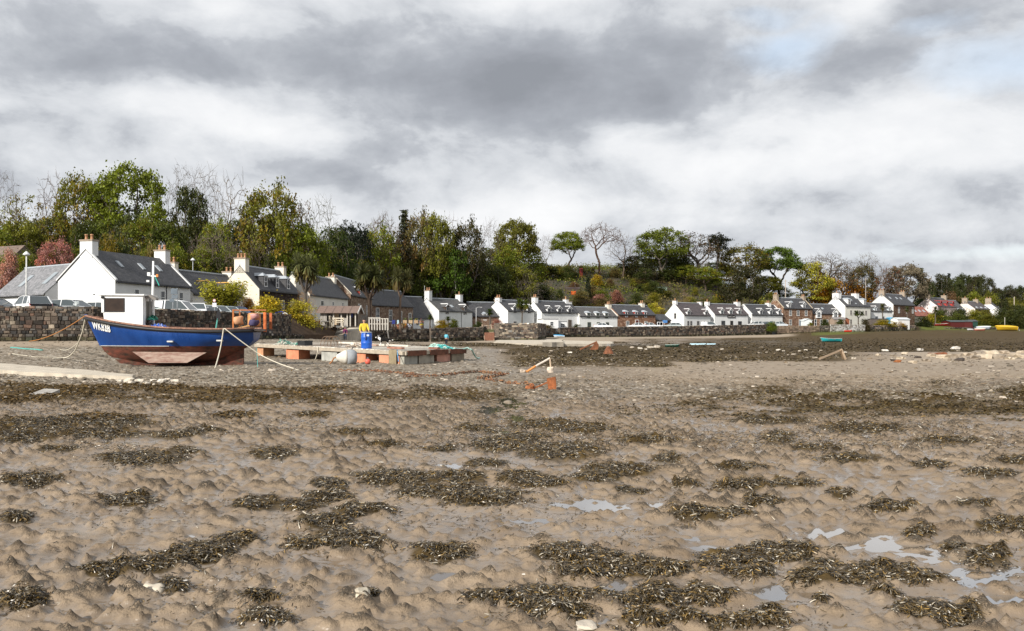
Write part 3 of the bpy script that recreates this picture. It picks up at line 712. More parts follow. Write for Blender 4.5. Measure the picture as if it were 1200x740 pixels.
def house(name, label, p0, Y0, p1, Y1, D, ez, rz_, base, wall=WHITE, roof=SLATE, wins=(), gwins=(), dormers=(), stacks=(), skylights=(), doors=(), cat='cottage',
          wmat='harl', skew=None, ridge=True, frame=(.85,.85,.83), group=None, gutter=True, D2=None, pipes=(), gable_color=None, rgwins=()):
    """p0/p1: measured columns of the two eaves corners of the front, Y0/Y1 their distances; ez, rz_ heights of eaves and ridge (world)"""
    A = Vector((gx(p0,Y0), Y0, 0)); B = Vector((gx(p1,Y1), Y1, 0)); L = (B-A).length; th = math.atan2(B.y-A.y, B.x-A.x)
    root = thing(name, label, cat, (A.x, A.y, base), th, group)
    e = ez-base; r = rz_-base; k = D/2
    mb = MB()
    mb.prism([(0,-.8),(D,-.8),(D,e),(k,r),(0,e)], lambda p: (0,p[0],p[1]), lambda p: (L,p[0],p[1]))
    w = part('wall', mb, M[wmat], root, color=wall, normals=True)
    if gable_color:
        g = MB(); g.prism([(0,-.8),(D,-.8),(D,e),(k,r),(0,e)], lambda p: (-.05,p[0],p[1]), lambda p: (.0,p[0],p[1])); part('gable', g, M['harl'], root, color=gable_color, normals=True)
    # roof slopes
    rf = MB(); sl = (r-e)/k; o = .22; t = .13; ov = .06
    for s in (0, 1):
        Yf = (lambda y: y) if s == 0 else (lambda y: D-y)
        prof = [(-o, e-o*sl+.02), (k, r+.02), (k, r+.02+t), (-o, e-o*sl+.02+t)]
        rf.prism(prof, lambda p, Yf=Yf: (-ov, Yf(p[0]), p[1]), lambda p, Yf=Yf: (L+ov, Yf(p[0]), p[1]))
    ro = part('roof', rf, M['slate'], root, color=roof, normals=True)
    if ridge:
        c = MB(); c.tube([(-.06,k,r+t+.05),(L+.06,k,r+t+.05)], .13, 6); part('ridge_cap', c, M['lead'], ro)
    if skew is not None:
        for xs in ((-.12,.16),(L-.16,L+.12)):
            c = MB()
            for s in (0, 1):
                Yf = (lambda y: y) if s == 0 else (lambda y: D-y)
                c.prism([(-.15,e-.15*sl+t),(k,r+t),(k,r+t+.16),(-.15,e-.15*sl+t+.16)], lambda p, Yf=Yf: (xs[0],Yf(p[0]),p[1]), lambda p, Yf=Yf: (xs[1],Yf(p[0]),p[1]))
            part('skew_stone', c, M['harl'], root, color=skew, normals=True)
    if gutter:
        c = MB(); c.tube([(.0,-o-.05,e-o*sl-.02),(L,-o-.05,e-o*sl-.02)], .06, 6)
        for px_ in pipes: c.tube([(px_,-.06,e-o*sl),(px_,-.06,-.3)], .045, 6)
        part('gutter', c, M['black'], root)
    for xf, zf, ww, hh in wins: win(root, xf*L, zf, ww, hh, 0, frame)
    for a, zf, ww, hh in gwins: win(root, a*D, zf, ww, hh, 0, frame, -1, L, D)
    for a, zf, ww, hh in rgwins: win(root, a*D, zf, ww, hh, 0, frame, 1, L, D)
    for xf, ww, hh, col in doors:
        d = MB(); d.box(xf*L-ww/2, xf*L+ww/2, -.05, .03, -.3, hh-.12); do = part('door', d, M['paint'], root, color=col)
        f = MB(); f.box(xf*L-ww/2-.1, xf*L-ww/2, -.07, .02, -.3, hh); f.box(xf*L+ww/2, xf*L+ww/2+.1, -.07, .02, -.3, hh); f.box(xf*L-ww/2, xf*L+ww/2, -.07, .02, hh-.12, hh)
        part('door_frame', f, M['paint'], do, color=frame)
    for dm in dormers:
        xf, ww, hh, style, col = dm[:5]; wc = dm[5] if len(dm) > 5 else frame; y0 = dm[6] if len(dm) > 6 else .15; zb = dm[7] if len(dm) > 7 else e-.15
        x0, x1 = xf*L-ww/2, xf*L+ww/2; zt = zb+hh; yb = lambda z: min(k, (z-e)/sl)
        d = MB()
        if style == 'gable':
            zp = zt+ww*.42
            d.prism([(x0,zb),(x1,zb),(x1,zt),((x0+x1)/2,zp),(x0,zt)], lambda p: (p[0],y0,p[1]), lambda p: (p[0],max(y0+.1,yb(zt)+.6),p[1]))
            do = part('dormer', d, M[dm[8] if len(dm) > 8 else 'harl'], root, color=col, normals=True)
            q = MB(); ye = min(k, yb(zp)+.3)
            for s in (-1, 1):
                xa = (x0+x1)/2; xe = xa+s*(ww/2+.14); ze = zt-.10
                q.prism([(xa,zp+.02),(xe,ze),(xe,ze+.09),(xa,zp+.12)], lambda p: (p[0],y0-.14,p[1]), lambda p: (p[0],ye,p[1]))
            part('dormer_roof', q, M['slate'], do, color=roof, normals=True)
            if col != roof:
                c = MB(); c.tube([((x0+x1)/2,y0-.14,zp+.14),((x0+x1)/2,ye,zp+.14)], .08, 5)
                for s in (-1,1): c.bar(((x0+x1)/2,y0-.16,zp+.05),((x0+x1)/2+s*(ww/2+.14),y0-.16,zt-.05), .06, .14, (0,1,0))
                part('barge_board', c, M['paint'], do, color=dm[9] if len(dm) > 9 else WHITE)
        else:                                   # hipped / piended, lead topped
            d.prism([(y0,zb),(y0,zt),(max(y0+.1,yb(zt)+.3),zt),(max(y0+.1,yb(zb)+.3),zb)], lambda p: (x0,p[0],p[1]), lambda p: (x1,p[0],p[1]))
            do = part('dormer', d, M['slate' if style == 'slated' else 'harl'], root, color=col, normals=True)
            q = MB(); ye = min(k-.05, yb(zt+.45)+.2); xm = (x0+x1)/2; a = .14
            q.add([(x0-a,y0-a,zt),(x1+a,y0-a,zt),(x1+a,ye,zt),(x0-a,ye,zt),(xm-.06,y0+ww*.35,zt+.45),(xm+.06,y0+ww*.35,zt+.45),(xm+.06,ye,zt+.45),(xm-.06,ye,zt+.45)],
                  [(0,1,5,4),(1,2,6,5),(3,0,4,7),(4,5,6,7),(2,3,7,6),(0,3,2,1)])
            part('dormer_roof', q, M['lead'], do)
        f = win(do, xf*L, zb+.25, ww*.56, hh-.38, y0, wc)
    for xf, w_, d_, top, pots, col in stacks:
        c = MB(); xc = xf*L; xc = min(max(xc, w_/2-.05), L-w_/2+.05); h0 = r-w_*.9
        c.box(xc-w_/2, xc+w_/2, k-d_/2, k+d_/2, h0, r+top)
        co_ = part('chimney', c, M['harl' if col != 'stone' else 'stonecap'], root, color=(1,1,1) if col == 'stone' else col)
        c = MB(); c.box(xc-w_/2-.07, xc+w_/2+.07, k-d_/2-.07, k+d_/2+.07, r+top+.003, r+top+.16); part('chimney_cope', c, M['stonecap'], co_)
        for i in range(pots):
            yy = k+(i-(pots-1)/2)*d_/max(pots,1)*.9
            q = MB(); q.lathe([(.17,r+top+.163),(.14,r+top+.3),(.125,r+top+.62),(.165,r+top+.64),(.165,r+top+.74),(.10,r+top+.745)], 10, (xc,yy,0)); part('chimney_pot', q, M['pot'], co_, True)
    for xf, a, ww, hh in skylights:             # a: fraction up the front slope
        n = Vector((0,-sl,1)).normalized(); u = Vector((1,0,0)); v = Vector((0,1,sl)).normalized()
        c0 = Vector((xf*L, k*a, e+sl*k*a+.02+t+.02))
        f = MB(); f.obox(c0+n*.03, u*ww/2, v*hh/2, n*.05); fo = part('skylight', f, M['lead'], root)
        f = MB(); f.obox(c0+n*.085, u*(ww/2-.07), v*(hh/2-.07), n*.004); part('pane', f, SKYL, fo)
    return root, L, e, r
SKYL = m_plain('skylight_glass', (.30,.34,.36), .05, .1, 1, .01, spec=.9)
DK = (.06,.05,.045)
# far left single-storey building, gable end to the right
house('cottage', 'low white building with a pale grey roof and two skylights behind the silver cars', -6, 102, 53, 95, 7, 6.0, 9.3, 2.65, WHITE, (.20,.205,.215), cat='house',
      skylights=((.36,.45,.9,2.0),(.80,.5,.9,2.0)), rgwins=((.62,2.6,.6,1.3),), gutter=True, doors=())
house('cottage', 'large white cottage with a black slate roof and three skylights behind the boat wheelhouse', 135, 88, 223, 100.4, 7, 7.02, 10.2, 2.65, WHITE, SLATE, skew=WHITE,
      wins=((.26,2.2,.62,1.35),(.60,2.2,.62,1.35),(.86,2.2,.62,1.35)), skylights=((.24,.55,.5,1.0),(.52,.55,.5,1.0),(.75,.55,.5,1.0)), stacks=((0,.9,1.5,.95,2,WHITE),(1,.9,1.5,1.0,2,WHITE)), pipes=(8.3,), ridge=False)
house('cottage', 'cream cottage with yellow barge boards on its dormers behind the yellow-green tree', 226, 102.5, 297.5, 115, 6.5, 6.35, 9.1, 2.65, (.95,.91,.84), SLATE, skew=None,
      wins=((.12,.9,.8,1.2),(.92,.9,.6,1.1)), dormers=((.24,1.2,1.5,'gable',WHITE,WHITE,.1,3.2,'harl',(.75,.42,.10)),(.56,1.2,1.5,'gable',WHITE,WHITE,.1,3.2,'harl',(.75,.42,.10)),(.80,1.2,1.5,'gable',WHITE,WHITE,.1,3.2,'harl',(.75,.42,.10))), stacks=((.03,.7,1.3,.9,2,CREAM),(.93,1.0,1.4,.55,2,CREAM)))
house('cottage', 'dark stone cottage with a tall cream gable and three slate dormers', 304, 112, 351, 123.5, 5.6, 7.3, 10.3, 2.65, (.30,.30,.32), SLATE, wmat='rubble', gable_color=(.98,.90,.76), skew=None,
      wins=((.28,1.6,.85,1.7),(.55,1.6,.85,1.7),(.80,1.6,.85,1.7)), dormers=((.20,1.15,1.6,'slated',SLATE,WHITE,.35,4.9),(.48,1.15,1.6,'slated',SLATE,WHITE,.35,4.9),(.76,1.15,1.6,'slated',SLATE,WHITE,.35,4.9)), stacks=((0,1.0,1.6,1.0,3,CREAM),(1,.8,1.4,.7,2,CREAM)), frame=(.88,.88,.86))
house('cottage', 'cream harled cottage with a plain slate roof behind the timber shelter', 363, 126.5, 407.6, 143, 5.5, 7.3, 10.3, 2.4, (.98,.93,.84), SLATE,
      wins=((.30,2.6,1.0,1.4),(.58,2.9,.5,1.1),(.85,2.7,.6,1.3)), stacks=((1,1.0,1.5,.45,2,CREAM),))
house('stone_cottage', 'brown stone cottage behind the tall cabbage palm, with a cream skew gable', 411, 144, 436, 163, 6, 8.0, 11.1, 2.4, (1,.95,.9), SLATE, wmat='rubble', skew=(.92,.82,.68),
      wins=((.35,2.2,.9,1.9),(.72,2.0,1.0,2.0)), dormers=((.45,1.2,1.4,'gable',(.7,.12,.08),WHITE,.1,5.2),(.93,1.2,1.4,'gable',(.7,.12,.08),WHITE,.1,5.2)), frame=(.9,.9,.88), group=None)
house('stone_cottage', 'brown stone cottage with a sagging slate roof and four tall white windows', 435, 163.6, 484, 178, 6, 6.9, 9.9, 2.4, (1,.93,.87), SLATE, wmat='rubble',
      wins=((.14,1.5,1.0,2.3),(.44,1.3,1.0,2.2),(.68,1.2,1.0,2.1),(.92,1.1,.9,1.9)), frame=(.92,.92,.9))
house('outbuilding', 'low white outbuilding with a long slate roof joined to the white cottage', 483, 179.5, 507, 184, 7, 4.6, 9.0, 2.0, WHITE, SLATE, wins=((.5,.4,.5,1.6),(.25,1.2,.5,.8)), cat='house', frame=(.25,.2,.18))
house('cottage', 'white cottage with two dark wooden dormers and a mottled grey roof', 514.5, 183, 553.4, 192, 7, 6.15, 8.75, 2.1, WHITE, SLATEG, skew=None, pipes=(7.4,),
      dormers=((.24,1.1,1.7,'gable',(.09,.06,.045),(.4,.36,.33),.0,3.3),(.78,1.1,1.7,'gable',(.09,.06,.045),(.4,.36,.33),.0,3.3)), skylights=((.50,.35,.7,.9),), stacks=((0,.95,1.4,1.7,2,WHITE),(1,.95,1.4,1.2,1,WHITE)), gwins=((.35,2.6,.6,.8),))
house('cottage', 'stone cottage with white arched dormers set under a dark slate roof', 553.8, 193, 591.5, 196.5, 6.5, 5.2, 8.25, 2.2, (1,.9,.85), SLATE, wmat='rubble',
      dormers=((.38,1.3,1.6,'piend',WHITE,WHITE,.05,1.9),(.86,1.3,1.6,'piend',WHITE,WHITE,.05,1.9)), stacks=((1,.9,1.5,.8,2,'stone'),), frame=(.9,.9,.88))
house('cottage', 'white cottage half hidden by a palm, with a creamy gable and tall gabled wallhead windows', 595.2, 194, 626, 201, 6.5, 6.4, 8.8, 2.2, WHITE, SLATE,
      dormers=((.26,1.35,1.5,'gable',WHITE,DK,-.04,3.6),(.80,1.35,1.5,'gable',WHITE,DK,-.04,3.6)), wins=((.26,.5,.9,1.2),), stacks=((0,.85,1.4,.55,2,WHITE),), frame=(.3,.27,.25))
house('cottage', 'white cottage with a porch and three dormers above the blue covered dinghy', 634.8, 200, 677.7, 206.8, 6.2, 6.25, 8.75, 2.3, WHITE, SLATE,
      dormers=((.20,1.2,1.35,'gable',WHITE,DK,-.04,3.45),(.48,1.2,1.35,'gable',WHITE,DK,-.04,3.45),(.76,1.2,1.35,'gable',WHITE,DK,-.04,3.45)), wins=((.40,.2,.9,1.2),), doors=((.76,1.0,2.2,(.10,.08,.06)),), stacks=((0,.9,1.4,.95,2,WHITE),(.88,.8,1.3,.7,1,WHITE),(1,.9,1.4,.1,1,WHITE)), frame=(.3,.27,.25))
house('cottage', 'white cottage with dark olive windows and lead-topped dormers left of the red stone house', 679, 206, 723.5, 212, 6.2, 5.4, 7.5, 2.45, WHITE, SLATEG,
      dormers=((.24,1.15,1.35,'piend',WHITE,(.12,.14,.08),.0,2.4),(.48,1.15,1.35,'piend',WHITE,(.12,.14,.08),.0,2.4),(.71,1.15,1.35,'piend',WHITE,(.12,.14,.08),.0,2.4)), wins=((.25,-.1,.9,1.5),(.49,.1,.8,1.3),(.73,.1,.8,1.3)), stacks=((1,1.0,1.4,.9,2,CREAM),), skew=(.92,.88,.8), frame=(.14,.16,.10))
house('stone_house', 'red-brown stone house with three red framed dormers and red drainpipes', 724.2, 212, 768, 219, 6.5, 5.9, 8.2, 2.5, (1.15,.85,.72), SLATE, wmat='rubble', cat='house',
      dormers=((.22,1.2,1.5,'piend',(.45,.05,.035),WHITE,.0,2.6),(.48,1.2,1.5,'piend',(.45,.05,.035),WHITE,.0,2.6),(.73,1.2,1.5,'piend',(.45,.05,.035),WHITE,.0,2.6)), wins=((.25,.1,.85,1.6),(.74,.1,.85,1.6)), doors=((.5,1.0,2.1,(.12,.02,.015)),), stacks=((.86,1.0,1.4,.7,2,CREAM),))
house('garage', 'small dark-roofed stone garage between the red stone house and the white cottage', 769.5, 223, 786, 226, 5, 4.6, 6.1, 2.5, (1,.85,.75), SLATE, wmat='rubble', cat='garage', doors=((.35,2.0,1.9,(.25,.12,.06)),), ridge=False)
house('cottage', 'white cottage standing alone with a broad gable and two small dormers left of the inn', 801.7, 228, 832.5, 235, 6.8, 6.1, 9.3, 2.6, WHITE, SLATEP,
      dormers=((.17,1.35,1.25,'gable',WHITE,(.3,.27,.25),-.04,3.2),(.84,1.35,1.25,'gable',WHITE,(.3,.27,.25),-.04,3.2)), wins=((.15,.7,.7,1.1),(.26,.7,.7,1.1),(.52,.8,.9,1.0),(.76,.7,.5,1.1),(.88,.7,.5,1.1)), stacks=((0,.8,1.2,.6,1,WHITE),(1,.8,1.2,.5,0,WHITE)), gwins=((.45,2.6,.6,1.3),), frame=(.35,.32,.3))
house('inn', 'white inn with a dark sign board over its door and a purple-grey roof', 837.5, 236, 876.5, 243, 6.5, 6.45, 9.25, 2.75, WHITE, SLATEP, cat='inn',
      dormers=((.22,1.3,1.35,'gable',WHITE,(.25,.27,.26),-.04,3.4),(.48,1.3,1.35,'gable',WHITE,(.25,.27,.26),-.04,3.4),(.74,1.3,1.35,'gable',WHITE,(.25,.27,.26),-.04,3.4)), wins=((.25,.2,1.3,1.6),(.75,.3,1.3,1.4)), doors=((.50,.9,1.9,(.02,.02,.02)),), stacks=((0,.85,1.3,.65,1,WHITE),(.93,1.3,1.4,.8,1,WHITE)), frame=(.1,.09,.08), ridge=True)
house('cottage', 'white cottage with a turquoise door and three gabled dormers right of the inn', 880.9, 244, 917, 251, 6.3, 6.5, 9.3, 2.85, WHITE, SLATE, skew=WHITE,
      dormers=((.30,1.25,1.6,'gable',WHITE,(.2,.2,.2),-.04,3.2),(.62,1.25,1.6,'gable',WHITE,(.2,.2,.2),-.04,3.2),(.90,1.25,1.6,'gable',WHITE,(.2,.2,.2),-.04,3.2)), wins=((.30,.7,.8,1.0),(.92,.4,.8,1.3)), doors=((.62,.9,1.8,(.05,.20,.32)),), stacks=((.80,1.1,1.4,.7,2,WHITE),), frame=(.3,.3,.3))
house('stone_house', 'tall brown stone house of two storeys with two white dormers', 918, 252, 952, 258, 6.5, 8.55, 11.5, 3.0, (1.0,.82,.72), SLATE, wmat='rubble', cat='house', skew=(.62,.52,.38),
      dormers=((.22,1.25,1.4,'gable',WHITE,(.5,.5,.5),.1,5.4),(.72,1.25,1.4,'gable',WHITE,(.5,.5,.5),.1,5.4)), wins=((.24,3.4,.9,1.5),(.50,3.4,.9,1.5),(.78,3.4,.9,1.5),(.24,.6,.9,1.5)), doors=((.62,2.0,2.2,(.10,.16,.22)),), skylights=((.45,.6,.8,.8),), stacks=((0,.8,1.5,1.0,2,'stone'),(1,.9,1.4,.7,2,'stone')), frame=(.85,.85,.83))
house('cottage', 'stone cottage with two big white gabled bays right of the tall stone house', 952.3, 259, 985, 263, 6.5, 7.1, 9.9, 3.0, (1,.85,.75), SLATE, wmat='rubble',
      dormers=((.20,2.1,1.9,'gable',WHITE,WHITE,-.25,2.7),(.80,2.1,1.9,'gable',WHITE,WHITE,-.25,2.7)), wins=((.10,.4,.7,1.9),(.30,.4,.7,1.9),(.5,1.0,1.0,1.2),(.82,.4,.8,1.6)), skylights=((.48,.5,.7,.8),))
house('tall_house', 'tall white house with a cream front and two chimneys below the orange gorse', 990.6, 262, 1020, 269, 7, 9.5, 12.6, 3.2, (.98,.95,.86), SLATE, cat='house', gable_color=WHITE,
      dormers=((.20,1.4,1.7,'piend',WHITE,(.6,.6,.6),.4,6.7),(.82,1.4,1.7,'piend',WHITE,(.6,.6,.6),.4,6.7)), wins=((.22,3.6,.8,1.3),(.55,4.0,.5,.9),(.82,3.6,.8,1.3),(.22,.8,.8,1.3)), skylights=((.45,.6,.7,.9),(.5,.2,.5,.5)), stacks=((0,1.4,2.2,.9,1,WHITE),(.78,1.5,1.8,1.0,1,WHITE)), frame=(.55,.5,.45))
house('cottage', 'small low white cottage with pale dormers behind the blue garden hut', 1021, 272, 1046, 277, 6, 8.2, 10.6, 3.4, WHITE, SLATEG,
      dormers=((.2,1.3,1.3,'gable',(.75,.85,.9),WHITE,0,4.4),(.85,1.3,1.3,'gable',(.75,.85,.9),WHITE,0,4.4)), wins=((.25,1.8,1.0,1.2),(.55,1.8,1.0,1.2)), frame=(.3,.33,.36))
house('stone_house', 'brown fronted house with a pale gable and three skylights', 1047, 280, 1072, 291, 8, 10.5, 14.0, 3.8, (.75,.62,.55), SLATE, wmat='rubble', cat='house', gable_color=(.90,.88,.84),
      wins=((.25,4.0,1.0,1.8),(.62,4.0,1.0,1.8),(.9,4.0,.9,1.8),(.25,.8,1.0,1.6)), gwins=((.35,4.0,.9,1.6),(.7,1.5,.9,1.4)), skylights=((.18,.6,.8,1.0),(.48,.6,.8,1.0),(.68,.6,.8,1.0)), stacks=((0,.9,1.8,1.1,2,'stone'),(1,.9,1.8,1.1,2,'stone')), frame=(.85,.85,.85))
house('cottage', 'low cottage with a rusty red tin roof and three white skylights', 1072, 298, 1092, 304, 7, 7.1, 10.3, 4.0, (.9,.86,.78), (.26,.09,.06), skylights=((.3,.5,1.0,1.2),(.55,.5,1.0,1.2),(.8,.5,1.0,1.2)), wins=((.5,1.0,1.0,1.2),), ridge=False)
house('pink_house', 'pink house with three bright red dormers and a purple-grey roof', 1098.8, 318, 1121, 328, 8, 11.0, 14.2, 4.2, PINK, SLATEP, cat='house', gable_color=(1,.88,.88),
      dormers=((.18,1.7,1.7,'gable',(.55,.06,.05),(.7,.1,.08),.1,6.4,'harl',(.55,.06,.05)),(.50,1.7,1.7,'gable',(.55,.06,.05),(.7,.1,.08),.1,6.4,'harl',(.55,.06,.05)),(.82,1.7,1.7,'gable',(.55,.06,.05),(.7,.1,.08),.1,6.4,'harl',(.55,.06,.05))), wins=((.25,3.6,.7,1.4),(.55,3.6,.7,1.4),(.8,3.6,.7,1.4)), stacks=((0,1.0,1.9,1.3,1,'stone'),(.9,1.0,1.9,1.2,1,'stone')))
house('cottage', 'small white cottage with arched dormers squeezed right of the pink house', 1121.5, 330, 1132, 334, 8, 9.6, 13.6, 4.2, WHITE, SLATEG, dormers=((.25,1.3,1.8,'piend',WHITE,WHITE,0,4.2),(.75,1.3,1.8,'piend',WHITE,WHITE,0,4.2)), wins=((.4,1.6,.9,1.2),))
house('stone_cottage', 'pale pink gabled cottage with a dark stone front and three arched dormers', 1142.7, 340, 1160, 350, 8, 10.6, 13.6, 4.4, (.7,.55,.45), SLATEP, wmat='rubble', gable_color=PALEPINK,
      dormers=((.2,1.4,1.5,'piend',(.5,.45,.4),WHITE,.1,5.2),(.5,1.4,1.5,'piend',(.5,.45,.4),WHITE,.1,5.2),(.8,1.4,1.5,'piend',(.5,.45,.4),WHITE,.1,5.2)), wins=((.3,2.0,1.0,1.5),(.7,2.0,1.0,1.5)), stacks=((0,1.1,2.0,1.3,1,'stone'),(.75,1.0,1.9,1.0,1,'stone')))
house('cottage', 'last white gable with twin stone chimneys at the far end of the row', 1171, 350, 1174.5, 357, 8, 10.3, 13.8, 4.6, WHITE, SLATE, gwins=((.6,3.2,1.0,2.0),), stacks=((0,1.2,2.2,1.3,2,'stone'),), frame=(.5,.5,.5))
house('bungalow', 'brown tiled bungalow among trees on the slope at the left edge', -30, 125, 14, 122, 4, 12.2, 14.1, 4.0, (.22,.17,.13), (.17,.125,.095), cat='house', wins=((.55,6.4,1.8,1.2),(.9,6.4,1.2,1.2)), ridge=False)
# ------------------------------------------------------------------ trees and shrubs
GRN = dict(green=(.160,.190,.016), olive=(.165,.165,.018), dark=(.055,.070,.014), brown=(.150,.125,.040), lime=(.36,.34,.035), spruce=(.016,.024,.012),
    pink=(.40,.19,.16), gorse=(.42,.20,.012), yellow=(.36,.27,.02), straw=(.20,.16,.055), rust=(.13,.075,.034), pale=(.19,.155,.10), palm=(.125,.135,.05))
def leafquads(C, size, cols, r, up=.35, asp=.62):
    n = len(C); N = r.normal(0,1,(n,3)); N[:,2] = abs(N[:,2])+up; N /= np.linalg.norm(N,axis=1)[:,None]
    T = r.normal(0,1,(n,3)); T -= N*(T*N).sum(1)[:,None]; T /= np.linalg.norm(T,axis=1)[:,None]+1e-9; B = np.cross(N,T)
    s = (size*r.uniform(.6,1.3,n))[:,None]
    V = np.stack([C-T*s, C-B*s*asp+N*s*.12, C+T*s, C+B*s*asp+N*s*.12], 1)
    return V.reshape(-1,3), np.arange(n*4).reshape(n,4), np.repeat(cols,4,0)
def crown_mesh(name, centers, rad, per, size, r, bright=(.6,1.45), flat=.7, second=None, mix=0, mat='leaf'):
    """leaf clumps around the given centres"""
    centers = np.array(centers); k = len(centers)
    idx = np.repeat(np.arange(k), per); n = len(idx)
    P = centers[idx] + r.normal(0,1,(n,3))*np.array([1,1,flat])*(rad*r.uniform(.35,.75,(k,1)))[idx]
    c = np.ones((k,3))*r.uniform(*bright,(k,1))
    if second is not None: c[r.random(k) < mix] *= np.array(second)
    col = c[idx]*r.uniform(.75,1.25,(n,1))
    V,F,C = leafquads(P, size, col, r)
    return np_mesh(name, V, F, M[mat], C)
def colonize(A, trunk, step, kill, infl, q, iters=90):
    """grow a branch skeleton towards the attraction points A; trunk: list of points"""
    N = [np.array(p, float) for p in trunk]; par = [i-1 for i in range(len(N))]
    A = np.array(A, float); alive = np.ones(len(A), bool); near = np.full(len(A), 1e9); who = np.zeros(len(A), int)
    def upd(k0):
        B = np.array(N[k0:])
        d = np.sqrt(((A[:,None,:]-B[None])**2).sum(2)); j = d.argmin(1); m = d[np.arange(len(A)),j]
        w = m < near; near[w] = m[w]; who[w] = j[w]+k0
    upd(0)
    for it in range(iters):
        act = alive & (near < infl)
        if not alive.any(): break
        while not act.any(): infl *= 1.3; act = alive & (near < infl)
        k0 = len(N)
        for n in np.unique(who[act]):
            v = A[act & (who == n)]-N[n]; v = (v/(np.linalg.norm(v,axis=1)[:,None]+1e-9)).mean(0)+q.normal(0,.16,3)
            L = np.linalg.norm(v)
            if L < 1e-3: continue
            N.append(N[n]+v/L*step); par.append(int(n))
        upd(k0); alive &= near > kill
        if len(N) > 3200: break
    return np.array(N), np.array(par)
def wood_mesh(name, N, par, tip, q, expo=2.25, twigs=0, twl=.5):
    n = len(N); acc = np.zeros(n); kids = np.bincount(par[par >= 0], minlength=n)
    for i in range(n-1, -1, -1):
        if kids[i] == 0: acc[i] = tip**expo
        if par[i] >= 0: acc[par[i]] += acc[i]
    rad = acc**(1/expo); mb = MB(); ends = []
    for i in range(n):
        j = par[i]
        if j < 0: continue
        r0, r1 = min(rad[j], rad[i]*1.25), rad[i]
        mb.tube([N[j], N[i]], [r0, r1], 7 if r1 > .12 else 5 if r1 > .05 else 3, cap=False)
        if kids[i] == 0:
            ends.append(N[i])
            d = N[i]-N[j]; d /= np.linalg.norm(d)+1e-9
            for k in range(twigs):
                e = d+q.normal(0,.55,3)+np.array([0,0,.15]); e /= np.linalg.norm(e); L = twl*q.uniform(.5,1.3)
                mb.tube([N[i], N[i]+e*L*.5, N[i]+e*L+q.normal(0,.08,3)], [tip*.9, tip*.7, tip*.45], 3, cap=False)
    return mb.mesh(name, M['bark']), rad, kids
PROTO = {}
